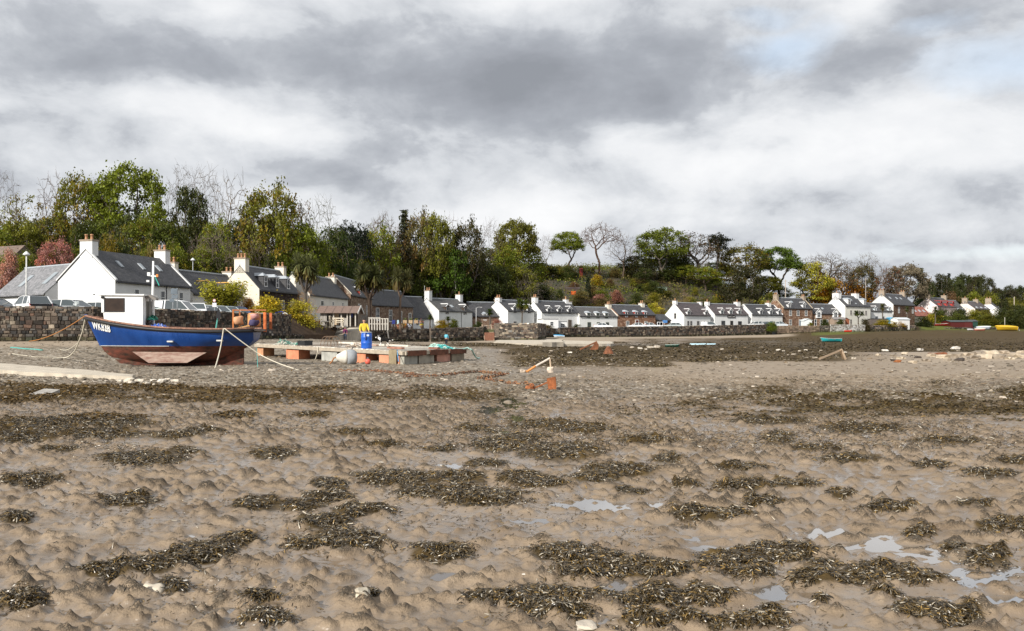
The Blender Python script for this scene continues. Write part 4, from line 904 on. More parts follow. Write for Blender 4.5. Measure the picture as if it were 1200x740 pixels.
def make_protos():
    def grow(seed, th, cz, rx, rz, nat, lean=0, shell=.45, low=-.55, forks=1, step=.30, kill=.42, infl=2.6, lobes=0):
        q = np.random.default_rng(seed); A = []
        L = [(q.normal(0,1,3), q.uniform(.75,1.25)) for _ in range(9)]; L = [(v/np.linalg.norm(v), k) for v, k in L]
        while len(A) < nat:
            v = q.normal(0,1,3); v /= np.linalg.norm(v)
            if v[2] < low: continue
            w = np.array([max(0, v@l)**6 for l, _ in L]); f = 1+(w*np.array([k-1 for _, k in L])).sum()*1.1
            r_ = q.uniform(shell,1)**.6*f
            p = np.array([v[0]*rx*r_+lean*cz*.3, v[1]*rx*r_, cz+v[2]*rz*r_])
            if lobes and np.sin(p[0]*lobes+seed)+np.sin(p[1]*lobes+1.3*seed)+np.sin(p[2]*lobes*1.3+.7*seed) < -.95: continue
            A.append(p)
        tr = []
        h = np.linspace(-.3, th, 9)
        for i, z in enumerate(h): tr.append((lean*z*.3+.10*math.sin(z*1.1+seed), .10*math.cos(z*.9+seed), z))
        return colonize(A, tr, step, kill, infl, q)+(q,)
    def bare(nm, seed, th, cz, rx, rz, nat=420, lean=0, tip=.017, twigs=4, twl=.75, **kw):
        N, par, q = grow(seed, th, cz, rx, rz, nat, lean, **kw); PROTO[nm] = (wood_mesh(nm, N, par, tip, q, 2.15, twigs, twl)[0], None)
    bare('bare_a', 3, 2.6, 6.6, 3.6, 3.7, 430, tip=.013); bare('bare_b', 8, 1.6, 6.0, 3.4, 4.2, 330, .2, twigs=3, shell=.2, infl=3.4)
    bare('bare_c', 21, 3.0, 6.8, 4.6, 2.9, 620, .15, twigs=5, twl=.6, low=-.3); bare('bare_d', 31, 3.4, 6.9, 2.6, 3.8, 360, tip=.013, twigs=4, twl=1.0)
    bare('scrub_bare', 17, .8, 5.2, 4.2, 5.0, 330, twigs=4, twl=1.0, shell=.15)
    def leafy(nm, seed, th, cz, rx, rz, nat, per, size, rad, second=None, mix=0, sub=1.0, flat=.5, bright=(.6,1.45), **kw):
        N, par, q = grow(seed, th, cz, rx, rz, nat, **kw)
        me, rd, kids = wood_mesh(nm, N, par, .028, q, 2.3, 0)
        t = N[(rd < .05) & (N[:,2] > th*.6)]; t = t[q.random(len(t)) < sub]
        PROTO[nm] = (me, crown_mesh(nm+'_crown', t, rad, per, size, q, bright, flat, second, mix))
    leafy('broad_a', 5, 1.8, 5.8, 4.6, 4.1, 420, 21, .145, .62, lobes=1.5)
    leafy('broad_b', 12, 2.2, 6.0, 4.0, 4.0, 360, 20, .14, .62, (1.3,.9,.8), .25, .85, lobes=1.7)
    leafy('broad_c', 44, 1.0, 5.2, 4.2, 4.8, 420, 22, .15, .68, (1.2,1.0,.8), .2, 1.0, lobes=1.2, low=-.8)
    leafy('umbrella_a', 9, 4.2, 7.2, 4.4, 2.9, 400, 26, .135, .66, None, 0, 1.0, .4, lobes=1.6, low=-.25)
    leafy('umbrella_b', 19, 3.2, 6.8, 5.0, 3.3, 440, 26, .14, .66, None, 0, 1.0, .4, lobes=1.5, low=-.30)
    leafy('sparse_a', 14, 2.4, 6.2, 3.6, 3.8, 420, 11, .12, .58, (1.35,.85,.9), .4, .55, shell=.2, lobes=1.3)
    leafy('sparse_b', 25, 2.0, 6.0, 3.4, 4.1, 380, 11, .12, .58, (1.3,.9,.9), .4, .5, shell=.2, lobes=1.1)
    # conifers
    for nm, seed, wd, dens in (('spruce_a',4,.20,1.0),('spruce_b',6,.42,.8)):
        q = np.random.default_rng(seed); mb = MB(); mb.tube([(0,0,-.3),(0,0,5),(0,0,9.9)], [.2,.12,.02], 6)
        C = []; 
        z = 1.0
        while z < 9.95:
            R_ = (10-z)*wd*q.uniform(.7,1.15)+.08
            for k in range(7):
                a = q.uniform(0,6.28); m = max(2, int(R_*5))
                for j in range(m):
                    s = (j+.6)/m*R_; C.append((math.cos(a)*s, math.sin(a)*s, z-.28*s+q.normal(0,.05)))
                mb.tube([(0,0,z),(math.cos(a)*R_,math.sin(a)*R_,z-.25*R_)], [.03,.012], 3, cap=False)
            z += .30+.03*(10-z)*.4
        PROTO[nm] = (mb.mesh(nm, M['bark']), crown_mesh(nm+'_crown', C, .30, 5, .15, q, (.6,1.4), .4))
    # Scots pine: bare stem and a ragged head
    N, par, q = grow(33, 5.0, 7.4, 2.7, 2.6, 150, .1, shell=.3, lobes=1.5, low=-.6); me, rd, kids = wood_mesh('pine', N, par, .04, q)
    PROTO['pine'] = (me, crown_mesh('pine_crown', N[(rd < .09) & (N[:,2] > 4.2)], .55, 16, .14, q, (.6,1.5), .35))
    # shrubs
    for nm, seed, k, per, size, fl in (('shrub_a',2,56,100,.28,.8),('shrub_b',7,46,100,.30,.9)):
        r = random.Random(seed); q = np.random.default_rng(seed); mb = MB(); C = []
        for i in range(k):
            a = q.uniform(0,6.28); e = math.acos(q.uniform(0,1)); rr = q.uniform(.6,1.0)*(4.2+1.0*math.sin(3*a+seed))
            p = (math.cos(a)*math.sin(e)*rr, math.sin(a)*math.sin(e)*rr, math.cos(e)*rr*1.9+.9); C.append(p)
            if i % 2 == 0: mb.tube([(0.15*math.cos(a),.15*math.sin(a),-.3),(p[0]*.4,p[1]*.4,p[2]*.55),p], [.12,.08,.03], 4, cap=False)
        z = max(c[2] for c in C)/9.2; C = [(c[0],c[1],c[2]/z) for c in C]
        PROTO[nm] = (mb.mesh(nm, M['bark']), crown_mesh(nm+'_crown', C, 1.9, per, size, q, (.6,1.45), fl, (1.2,1.0,.8), .25))
    # upright willow-like shrub
    q = np.random.default_rng(5); mb = MB(); C = []
    for i in range(44):
        a = q.uniform(0,6.28); s = q.uniform(.1,.42); h = q.uniform(6.5,10)*(1-.25*s)
        pts = [(0.2*math.cos(a),.2*math.sin(a),-.2)]+[(math.cos(a)*s*h*t, math.sin(a)*s*h*t, h*t**.85) for t in (.35,.7,1)]
        mb.tube(pts, [.10,.07,.045,.02], 4, cap=False)
        for t in np.linspace(.3,1,9): C.append((math.cos(a)*s*h*t, math.sin(a)*s*h*t, h*t**.85))
    PROTO['wand'] = (mb.mesh('wand', M['bark']), crown_mesh('wand_crown', C, .65, 22, .19, q, (.6,1.45), 1.2))
    # columnar cypress
    q = np.random.default_rng(15); C = []
    for i in range(150):
        z = q.uniform(.6,9.7); R_ = 1.25*math.sin(math.pi*min(1,(z+1.2)/11.4))**.7; a = q.uniform(0,6.28); C.append((R_*math.cos(a)*q.uniform(.5,1), R_*math.sin(a)*q.uniform(.5,1), z))
    mb = MB(); mb.tube([(0,0,-.3),(0,0,9)], [.2,.04], 6); PROTO['column'] = (mb.mesh('column', M['bark']), crown_mesh('column_crown', C, .55, 12, .2, q, (.6,1.4), 1.2))
    # cabbage palms: stem(s) with bristling heads
    for nm, seed, heads, fork in (('palm_a',3,5,.55),('palm_b',6,3,.6),('palm_c',9,1,.8)):
        q = np.random.default_rng(seed); r = random.Random(seed); mb = MB(); H = 8.2
        base = [Vector((0,0,-.3)), Vector((.1,.05,H*fork*.5)), Vector((0,0.05,H*fork))]
        mb.tube(base, [.34,.26,.24], 8)
        hp = []
        for i in range(heads):
            a = 6.28*i/heads+.4; e = Vector((math.cos(a)*1.5*(heads>1), math.sin(a)*1.5*(heads>1), H*q.uniform(.88,1.06)))
            mb.tube([base[2], base[2].lerp(e,.5)+Vector((math.cos(a)*.3,math.sin(a)*.3,-.2))*(heads>1), e], [.2,.16,.13], 6); hp.append(e)
        Ps, Ds, Ns, Ls, Ws, Cu, Co = [],[],[],[],[],[],[]
        for h in hp:
            for i in range(210):
                a = q.uniform(0,6.28); t = q.uniform(-1.15,1.4); d = np.array([math.cos(a)*math.cos(t), math.sin(a)*math.cos(t), math.sin(t)])
                nn = np.array([-math.cos(a)*math.sin(t), -math.sin(a)*math.sin(t), math.cos(t)])
                Ps.append(np.array(h)); Ds.append(d); Ns.append(nn); Ls.append(q.uniform(1.2,2.0)); Ws.append(.085); Cu.append(q.uniform(-.5,-.1))
                c = q.uniform(.6,1.5); Co.append(np.array((1.5,1.1,.9))*c if t < -.55 else np.ones(3)*c*(1.25 if q.random()<.2 else 1))
        me = strips(np.array(Ps),np.array(Ds),np.array(Ns),np.array(Ls),np.array(Ws),np.array(Cu),np.array(Co),M['leaf'],nm+'_crown',q)
        PROTO[nm] = (mb.mesh(nm, M['bark']), me)
make_protos()
_src = {}
_BY = {}
def back_y(px):      # distance at which the sight column leaves the houses' back gardens
    k = int(px//4)
    if k not in _BY:
        Ys = np.linspace(70, 420, 700); dh = poly_near(BACK, (px-600)/1000*Ys, Ys)[0]; m = dh > 0; _BY[k] = float(Ys[int(np.argmax(m))])+2 if m.any() else 100.
    return _BY[k]
NAMES = {'bare':'bare_tree','scrub':'bare_tree','broad':'broadleaf_tree','umbrella':'broadleaf_tree','sparse':'broadleaf_tree','spruce':'spruce_tree','pine':'pine_tree','shrub':'shrub','wand':'shrub','column':'cypress_tree','palm':'cabbage_palm'}
CATS = {'shrub':'shrub','cabbage_palm':'palm','cypress_tree':'tree'}
def row_y(px, row):      # distance at which the sight line of a row meets the hillside
    Ys = np.linspace(back_y(px), back_y(px)+110, 300); z = terrain((px-600)/1000*Ys, Ys); m = HORIZ-(z-CAMZ)/Ys*1000 <= row
    return float(Ys[int(np.argmax(m))]) if m.any() else float(Ys[200])
def tree(kind, px, top, wpx, Y, label, tint='green', group=None, bark=(1,1,1), base=None, name=None, rz=None, k=1.0):
    """px: column of the stem, top: row of the highest leaf, wpx: crown width in columns, all at distance Y"""
    if base is None and px < 1086: Y = max(Y, back_y(px)+2.5)
    if base is None and 620 < px < 1050 and kind.split('_')[0] in ('shrub','column'): Y = row_y(px, top+(wpx*.85 if kind != 'column' else 30))
    elif base is None and 620 < px < 1050 and top < 312 and name is None: Y = max(Y, back_y(px)+74)      # these stand on the crest
    x = gx(px, Y); zb = tz(x, Y) if base is None else base
    zt = CAMZ+(HORIZ-top)/1000*Y; H = max(.8, zt-zb)
    nm = name or NAMES[kind.split('_')[0]]
    tr, cr = PROTO[kind]
    if kind not in _src:
        pts = np.array([v.co for v in (cr or tr).vertices]); _src[kind] = (np.percentile(np.hypot(pts[:,0],pts[:,1]), 96)*2, np.percentile(pts[:,2], 99.7))
    w0, h0 = _src[kind]
    root = thing(nm, label, CATS.get(nm, 'tree'), (x, Y, zb), rnd.uniform(0,6.28) if rz is None else rz, group)
    sz = H/h0; sx = wpx/1000*Y/w0; root.scale = (sx, sx, sz)
    link('trunk' if CATS.get(nm) != 'shrub' else 'stem', tr, root, color=bark)
    if cr is not None:
        c = GRN[tint] if isinstance(tint, str) else tint
        link('crown' if CATS.get(nm) != 'shrub' else 'foliage', cr, root, color=tuple(v*k for v in c))
    return root
GREY = (1.1,1.03,.95)
# --- skyline, left to right
tree('bare_a', 3, 200, 40, 148, 'bare grey tree cut by the left edge of the picture', bark=GREY)
tree('sparse_b', 28, 230, 62, 140, 'olive half-leafed tree above the brown bungalow', 'olive')
tree('bare_b', 62, 203, 50, 152, 'bare twiggy tree at the left flank of the big leafy trees', bark=(1.2,1,.9))
tree('broad_b', 92, 203, 66, 146, 'tall olive leafy tree with gaps above the white gable chimney', 'olive')
tree('sparse_a', 118, 212, 60, 150, 'brownish half-leafed tree between the two big green trees', 'brown')
tree('broad_a', 152, 194, 92, 148, 'big rounded green tree, tallest of the left skyline', 'green')
tree('broad_c', 152, 252, 62, 138, 'dark evergreen tree low behind the skylight cottage roof', 'dark')
tree('bare_a', 214, 194, 46, 160, 'tall bare tree, left of the pair behind the ivy-dark tree', bark=GREY)
tree('bare_d', 244, 192, 50, 158, 'tall bare tree with fine upright twigs between two others', bark=GREY)
tree('broad_c', 222, 221, 58, 146, 'dark olive tree standing in front of the tall bare pair', (.045,.055,.012))
tree('bare_b', 270, 203, 58, 150, 'bare tree with pale forked stems left of the domed tree', bark=(1.4,1.3,1.15))
tree('bare_c', 250, 268, 60, 128, 'small grey bare tree just behind the cream cottage ridge', bark=GREY)
tree('broad_b', 318, 215, 84, 150, 'domed brown-green tree with twiggy top left of centre skyline', 'olive')
tree('bare_d', 300, 224, 40, 158, 'thin bare tree at the left shoulder of the domed tree', bark=(1.2,1.05,.95))
tree('sparse_a', 352, 236, 36, 156, 'thin brownish tree at the right shoulder of the domed tree', 'brown')
tree('bare_d', 378, 229, 46, 165, 'nearly bare tree with ivy on its stems right of the domed tree', bark=(.8,.9,.6))
tree('broad_a', 352, 262, 64, 146, 'bright green rounded tree behind the three slate dormers', 'green')
tree('broad_c', 388, 268, 56, 160, 'mid green tree behind the cream harled cottage', (.05,.075,.012))
tree('pine', 407, 259, 34, 190, 'dark ragged pine, left of the pair on the skyline', 'spruce')
tree('pine', 423, 263, 34, 186, 'dark ragged pine, right of the pair on the skyline', 'spruce')
tree('bare_c', 447, 248, 52, 200, 'flat topped bare brown tree left of the tall dark spruce', bark=(1,.85,.7))
tree('broad_b', 444, 264, 56, 185, 'layered bright green tree under the flat topped bare tree', 'green')
tree('spruce_b', 474, 248, 70, 205, 'tall dark spruce at the middle of the left wood', (.055,.06,.026))
tree('broad_b', 492, 247, 46, 205, 'brown-green tree directly right of the tall dark spruce', 'brown')
tree('broad_a', 510, 251, 46, 200, 'olive tree with an open top near the middle of the wood', 'olive')
tree('bare_b', 527, 252, 46, 215, 'bare tree with a fine haze of twigs over the middle wood', bark=(1.2,1,.85))
tree('broad_b', 548, 257, 48, 210, 'dark olive tree with a ragged top right of the hazy bare tree', (.06,.058,.014))
tree('broad_a', 525, 290, 56, 200, 'bright green layered tree behind the white cottage with wooden dormers', (.075,.125,.014))
tree('bare_d', 574, 254, 34, 225, 'slim bare tree left of the tall umbrella tree', bark=GREY)
tree('umbrella_a', 605, 258, 58, 236, 'tall umbrella-crowned tree with pale stems at the end of the wood', (.14,.135,.016), bark=(1.5,1.4,1.2))
tree('bare_d', 641, 274, 20, 262, 'small thin bare tree standing alone on the ridge', bark=(1,.85,.75))
tree('umbrella_b', 667, 272, 44, 262, 'neat round green tree alone on the ridge beside the bare brown one', 'green', bark=(.6,.55,.5))
tree('bare_c', 702, 261, 58, 262, 'large bare brown tree with a dense wind-combed head on the ridge', bark=(.9,.62,.5), rz=.3)
tree('bare_b', 731, 274, 42, 268, 'spindly bare tree on the ridge with mountains behind it', bark=(1.1,.95,.85))
tree('broad_a', 776, 268, 62, 268, 'dense green domed tree on the ridge right of the spindly tree', (.13,.155,.014))
tree('broad_c', 748, 300, 44, 258, 'low dark tree below the dense green domed tree', (.035,.04,.012))
tree('sparse_a', 818, 273, 58, 262, 'brown half-leafed tree with a white trunk beside the dark pine', (.075,.062,.022), bark=GREY)
tree('pine', 840, 273, 36, 272, 'dark Scots pine rising beside the brown half-leafed tree', (.020,.024,.010))
tree('broad_b', 872, 287, 66, 276, 'olive domed tree left of the round green tree with mountains showing', (.135,.125,.014))
tree('broad_c', 868, 312, 56, 262, 'dark olive tree crown hanging behind the inn chimneys', (.045,.045,.014))
tree('umbrella_b', 913, 290, 60, 286, 'round green spreading tree on the ridge above the tall stone house', (.085,.13,.012), bark=(.5,.45,.4))
tree('bare_c', 968, 296, 62, 300, 'twisted bare tree leaning over the yellow-green bush on the ridge', bark=(.7,.6,.5))
tree('broad_c', 953, 308, 50, 296, 'yellow-green bushy tree beneath the twisted bare tree', 'lime')
tree('sparse_a', 988, 309, 40, 305, 'brown-olive tree right of the yellow-green bushy tree', 'brown')
tree('bare_a', 1019, 296, 44, 320, 'tall bare tree with upright twigs above the tall white house', bark=(1.2,1.1,.95))
tree('broad_b', 1012, 309, 40, 312, 'olive tree low in front of the tall upright bare tree', (.085,.075,.02))
tree('sparse_b', 1044, 314, 36, 318, 'reddish brown tree left of the pale blossom tree', 'rust')
tree('broad_a', 1062, 310, 50, 322, 'pale pinkish-grey blossoming tree above the brown fronted house', 'pale')
tree('spruce_b', 1080, 315, 34, 336, 'dark green conical tree right of the pale blossom tree', (.03,.055,.010))
tree('bare_b', 1052, 340, 22, 306, 'grey bare bush tree beside the red tin roof', bark=GREY)
# --- filling of the wooded slope
def fill(n, x0, x1, row, w, dist, kinds, label, group, seed):
    r = random.Random(seed)
    for i in range(n):
        px = x0+(x1-x0)*(i+r.uniform(.1,.9))/n; f = (px-x0)/(x1-x0)
        kd, tint = r.choice(kinds)
        tree(kd, px, row(f)+r.uniform(-7,9), w*r.uniform(.75,1.3), (back_y(px)+dist(f)*r.uniform(.5,1.4) if dist(0) < 60 else dist(f)*r.uniform(.95,1.06)), label, tint, group, bark=r.choice([(1,1,1),GREY,(.7,.65,.6)]), k=r.uniform(.75,1.25))
K1 = [('broad_a','olive'),('broad_b','green'),('broad_c','dark'),('broad_b','green'),('broad_c',(.08,.10,.014)),('sparse_a','olive'),('scrub_bare','olive'),('sparse_b','olive')]
fill(20, -5, 330, lambda f: 262-8*f, 54, lambda f: 30, K1, 'mixed olive and brown tree packed into the wood behind the left cottages', 'trees in the wood behind the left cottages', 4)
fill(18, -10, 310, lambda f: 292-4*f, 44, lambda f: 10, K1, 'low scrubby tree at the foot of the wood behind the left roofs', 'scrubby trees at the foot of the left wood', 5)
fill(22, 325, 620, lambda f: 275+18*f, 54, lambda f: 26, K1, 'green or brown tree on the slope behind the middle cottages', 'trees on the slope behind the middle cottages', 6)
fill(20, 310, 640, lambda f: 300+14*f, 48, lambda f: 8, K1+[('broad_a','green')], 'low tree at the foot of the slope behind the middle cottages', 'low trees behind the middle cottages', 7)
def slope(n, x0, x1, d0, d1, h0, h1, kinds, label, group, seed):      # bushes of their own size spread over the hillside
    r = random.Random(seed)
    for i in range(n):
        px = x0+(x1-x0)*(i+r.random())/n; Y = back_y(px)+r.uniform(d0, d1); h = r.uniform(h0, h1); zb = tz(gx(px,Y), Y)
        kd, tint = r.choice(kinds); top = HORIZ-(zb+h-CAMZ)/Y*1000; w = h*r.uniform(.9,1.7)*(.55 if kd == 'column' else 1)
        tree(kd, px, top, w/Y*1000, Y, label, tint, group, bark=(1,.9,.8), base=zb, k=r.uniform(.75,1.3))
SB = [('shrub_a','dark'),('shrub_b','olive'),('shrub_a','brown'),('shrub_b','rust'),('shrub_a','green'),('shrub_b','straw'),('scrub_bare','olive'),('broad_c','olive'),('broad_b','green')]
slope(46, 628, 915, 3, 30, 2.0, 5.5, SB+[('shrub_a','dark'),('broad_a','olive'),('shrub_b','lime')], 'bush close behind the roofs of the white row', 'bushes close behind the white row', 8)
slope(60, 628, 912, 26, 78, 1.6, 5.0, SB, 'bush or small tree on the hillside gardens above the white row', 'bushes on the hillside gardens', 9)
slope(16, 915, 1000, 4, 24, 1.0, 2.6, SB, 'low bush on the open slope beside the hill path', 'low bushes beside the hill path', 11)
slope(10, 925, 1010, 60, 90, 1.5, 4.0, SB+[('shrub_a','gorse')], 'bush along the ridge above the hill path', 'bushes along the ridge above the path', 15)
slope(20, 738, 918, 58, 92, 5.0, 11.0, [('broad_a','olive'),('broad_b','green'),('broad_c','dark'),('sparse_b','olive'),('shrub_a','dark'),('broad_c',(.08,.10,.014))], 'small woodland tree on the ridge under the tall domed trees', 'small trees along the ridge', 16)
slope(18, 628, 740, 64, 86, 1.5, 4.0, SB, 'bush on the ridge line below the lone skyline trees', 'bushes on the ridge line', 17)
slope(34, 1000, 1090, 5, 70, 2.5, 7.0, SB+[('broad_a','olive'),('broad_c','brown')], 'bush on the slope behind the right-hand houses', 'bushes behind the right-hand houses', 10)
fill(24, 1085, 1225, lambda f: 325+9*f, 20, lambda f: 400+40*f, [('pine',(.03,.034,.012)),('spruce_b','spruce'),('broad_c',(.045,.05,.014)),('pine',(.05,.045,.018)),('broad_a',(.05,.06,.014))], 'dark pine or olive tree in the far wood at the right edge', 'trees of the far right wood', 12)
fill(16, 1080, 1225, lambda f: 343+7*f, 22, lambda f: 372+30*f, [('broad_c',(.04,.05,.012)),('broad_b','olive'),('shrub_a','olive'),('broad_c','brown'),('shrub_b','green')], 'rounded olive tree in front of the far right wood', 'rounded trees before the far right wood', 13)
fill(24, 1085, 1225, lambda f: 369-8*f, 22, lambda f: 300+22*f, [('shrub_a','olive'),('shrub_b',(.07,.09,.015)),('shrub_a',(.05,.06,.014)),('shrub_b','lime')], 'green hedge bush along the far right shore', 'hedge bushes along the far right shore', 14)
# --- palms
tree('palm_a', 358, 298, 34, 112, 'cabbage palm in front of the stone cottage with slate dormers', 'palm', base=2.4)
tree('palm_a', 433, 310, 40, 118, 'largest cabbage palm, dark trunk, standing before the brown stone cottage', (.07,.078,.026), base=2.0, bark=(.6,.5,.45))
tree('palm_b', 469, 313, 28, 124, 'cabbage palm with a leaning forked pale trunk', (.10,.10,.035), base=1.8, bark=(1.4,1.2,1.1))
tree('palm_c', 396, 311, 10, 140, 'small palm head showing beside the cream chimney', 'palm')
tree('palm_b', 612, 350, 18, 186, 'bushy palm in front of the creamy gabled white cottage', (.09,.11,.02), base=2.2)
tree('palm_c', 574, 362, 14, 165, 'short round palm above the wooden steps', (.055,.085,.015), base=2.2)
tree('palm_c', 504, 369, 10, 150, 'little palm left of the white cottage in the garden', (.07,.10,.016), base=2.0)
tree('palm_c', 525, 371, 10, 150, 'little palm before the white cottage front', (.06,.08,.016), base=2.0)
tree('palm_b', 1006, 364, 14, 252, 'bushy dark palm in front of the tall white house', (.06,.075,.018), base=3.3)
tree('palm_c', 1034, 356, 9, 262, 'small palm in front of the low white cottage with pale dormers', (.09,.09,.03), base=3.4)
tree('palm_c', 1063, 359, 8, 275, 'small palm against the brown fronted house', (.09,.10,.03), base=3.6)
tree('palm_c', 1096, 359, 8, 290, 'thin palm left of the pink house', (.06,.07,.02), base=3.4)
tree('shrub_a', 1103, 364, 11, 300, 'dense dark round tree in front of the pink house', 'dark', base=3.6)
# --- shrubs one can tell apart
tree('wand', 262, 330, 52, 92, 'upright yellow-green willow bush in front of the cream cottage', 'lime', base=2.65)
tree('shrub_a', 290, 349, 22, 95, 'orange flowering gorse bush right of the yellow-green willow', (.33,.16,.012), base=2.65)
tree('shrub_b', 316, 347, 46, 99, 'yellow-green garden bush below the slate dormers', (.42,.36,.03), base=2.5)
tree('shrub_a', 349, 352, 46, 101, 'broad yellow-green bush beside the brown bank', (.38,.33,.03), base=2.0)
tree('shrub_b', 56, 283, 26, 104, 'yellow-brown bush below the bungalow', 'yellow', k=.55)
tree('broad_b', 66, 280, 46, 114, 'pink cherry blossom tree behind the silver cars roof', 'pink', name='cherry_tree', base=4.5)
tree('shrub_b', 12, 292, 24, 114, 'pink blossom bush in front of the brown bungalow', (.42,.24,.2), base=7)
tree('scrub_bare', 80, 290, 24, 98, 'thin twiggy branches above the pink cherry blossom', bark=(1.2,1,.9))
tree('shrub_a', 130, 276, 30, 112, 'yellow-brown bush behind the white gable chimney', 'yellow', k=.5)
tree('shrub_b', 178, 286, 26, 116, 'brown bush behind the skylight roof', 'brown')
tree('column', 689, 325, 8, 232, 'dark columnar cypress above the white row', (.022,.032,.012))
tree('shrub_a', 703, 345, 26, 232, 'pink rhododendron, left of the two above the red stone house', 'pink', k=.8)
tree('shrub_b', 722, 340, 20, 238, 'pink rhododendron, right of the two above the red stone house', (.33,.15,.11), k=.9)
tree('shrub_b', 700, 322, 16, 244, 'yellow gorse bush beside the red box on the hill', 'yellow', k=.9)
tree('shrub_a', 746, 344, 22, 240, 'dark green round bush in the straw coloured clearing', 'dark')
tree('shrub_b', 842, 344, 12, 248, 'bright yellow flowering bush above the inn', 'yellow', k=1.3)
tree('shrub_a', 838, 335, 10, 252, 'purple flowering bush above the bright yellow one', (.10,.075,.14))
tree('scrub_bare', 803, 339, 16, 240, 'pollarded bare tree behind the lone white cottage', bark=(1.7,1.4,1.0))
tree('bare_d', 823, 296, 18, 243, 'single tall bare pale stem behind the lone white cottage', bark=(2.3,2.1,1.9))
tree('shrub_a', 975, 325, 34, 292, 'orange gorse bush on the hill, upper one beside the path', 'gorse', k=.7)
tree('shrub_b', 1000, 332, 38, 288, 'orange gorse bush on the hill, middle one', 'gorse', k=.75)
tree('shrub_a', 1018, 341, 30, 285, 'orange gorse bush, lowest one above the white chimneys', 'gorse', k=.6)
tree('shrub_b', 958, 319, 22, 300, 'small orange gorse patch at the top of the path', 'gorse', k=.6)
tree('shrub_a', 1115, 342, 20, 352, 'rusty brown round tree behind the pink house', 'rust')
tree('shrub_a', 905, 377, 14, 219, 'round green bush overhanging the sea wall by the inn', (.12,.16,.015), base=1.7)
tree('shrub_b', 966, 374, 12, 236, 'dark round clipped bush before the two white bays', 'dark', base=2.6)
tree('shrub_a', 1014, 374, 14, 246, 'large olive bush at the end of the whitewashed wall', (.06,.05,.018), base=1.4)
tree('shrub_b', 985, 374, 10, 248, 'green bush above the whitewashed wall', (.07,.09,.015), base=3.0)
tree('shrub_b', 950, 378, 8, 234, 'yellow-green bush at the garden gate', (.17,.17,.02), base=2.6)
tree('shrub_a', 1036, 375, 26, 254, 'bright yellow flowering hedge behind the grey garden wall', (.30,.25,.012), base=2.8)
tree('shrub_b', 1052, 377, 16, 258, 'yellow and orange bush beside the blue hut', (.30,.19,.012), base=2.8)
tree('shrub_a', 1082, 371, 22, 276, 'clipped dark green hedge right of the teal-doored hut', (.035,.045,.012), base=2.6)
tree('shrub_a', 518, 375, 18, 146, 'yellow flowering bush in the garden before the white cottage', (.28,.20,.012), base=1.9)
tree('shrub_b', 532, 374, 14, 147, 'green and yellow bush right of the yellow flowering bush', (.10,.12,.014), base=1.9)
tree('shrub_b', 561, 377, 13, 150, 'dark green bush at the corner of the garden wall', (.045,.065,.014), base=1.9)
tree('shrub_a', 583, 374, 17, 172, 'pink flowering bush above the stone bastion', (.36,.17,.13), base=2.2)
tree('shrub_b', 641, 381, 20, 172, 'brown and yellow shrubs on the short low sea wall', (.15,.11,.02), base=1.8)
tree('shrub_a', 676, 380, 12, 182, 'green shrub by the porch of the white cottage', (.06,.07,.018), base=2.0)
tree('scrub_bare', 358, 337, 26, 118, 'tan twiggy shrub climbing the end of the cream cottage behind the palm', bark=(3.2,2.2,1.2), base=2.4)
# undergrowth of the whole hillside
def undergrowth():
    r = np.random.default_rng(77); n = 52000
    X = r.uniform(-110, 300, n); Y = r.uniform(85, 470, n)
    dh, (H,) = poly_near(BACK, X, Y); m = (dh > 1.5) & (dh < 105) & (abs(X/Y) < .8); X, Y, dh = X[m], Y[m], dh[m]; n = len(X)
    z = terrain(X, Y); px = 600+1000*X/Y
    zone = fbm(X*.05, Y*.05, 51, 3)
    pal = np.array([GRN['olive'],GRN['dark'],GRN['brown'],GRN['rust'],GRN['green'],GRN['straw'],(.30,.155,.015)])
    w = np.array([.30,.22,.16,.06,.20,.04,.02]); k = r.choice(7, n, p=w)
    k = np.where((px > 755) & (px < 800) & (zone > -.2), 5, k); k = np.where((px > 925) & (px < 990) & (r.random(n) < .5), 2, k); k = np.where((px>940)&(px<1050)&(r.random(n)<.25), 6, k)
    h = r.uniform(.6,2.0,n)*np.where(px < 600, 1.3, 1.15)
    path = (px > 915) & (px < 985) & (dh < 95); h = np.where(path, h*.3, h)
    per = 13; i = np.repeat(np.arange(n), per); mm = len(i)
    P = np.stack([X,Y,z],1)[i] + r.normal(0,1,(mm,3))*np.stack([h*.55,h*.55,h*.3],1)[i]; P[:,2] += h[i]*.55
    c = pal[k]*r.uniform(.6,1.4,(n,1)); col = c[i]*r.uniform(.75,1.3,(mm,1))
    V,F,C = leafquads(P, .27+.0*P[:,0], col, r)
    o = link('hillside_undergrowth', np_mesh('hillside_undergrowth', V, F, M['leaf'], C)); tag(o, 'brown and olive bracken and scrub covering the hillside', 'undergrowth', kind='stuff')
undergrowth()
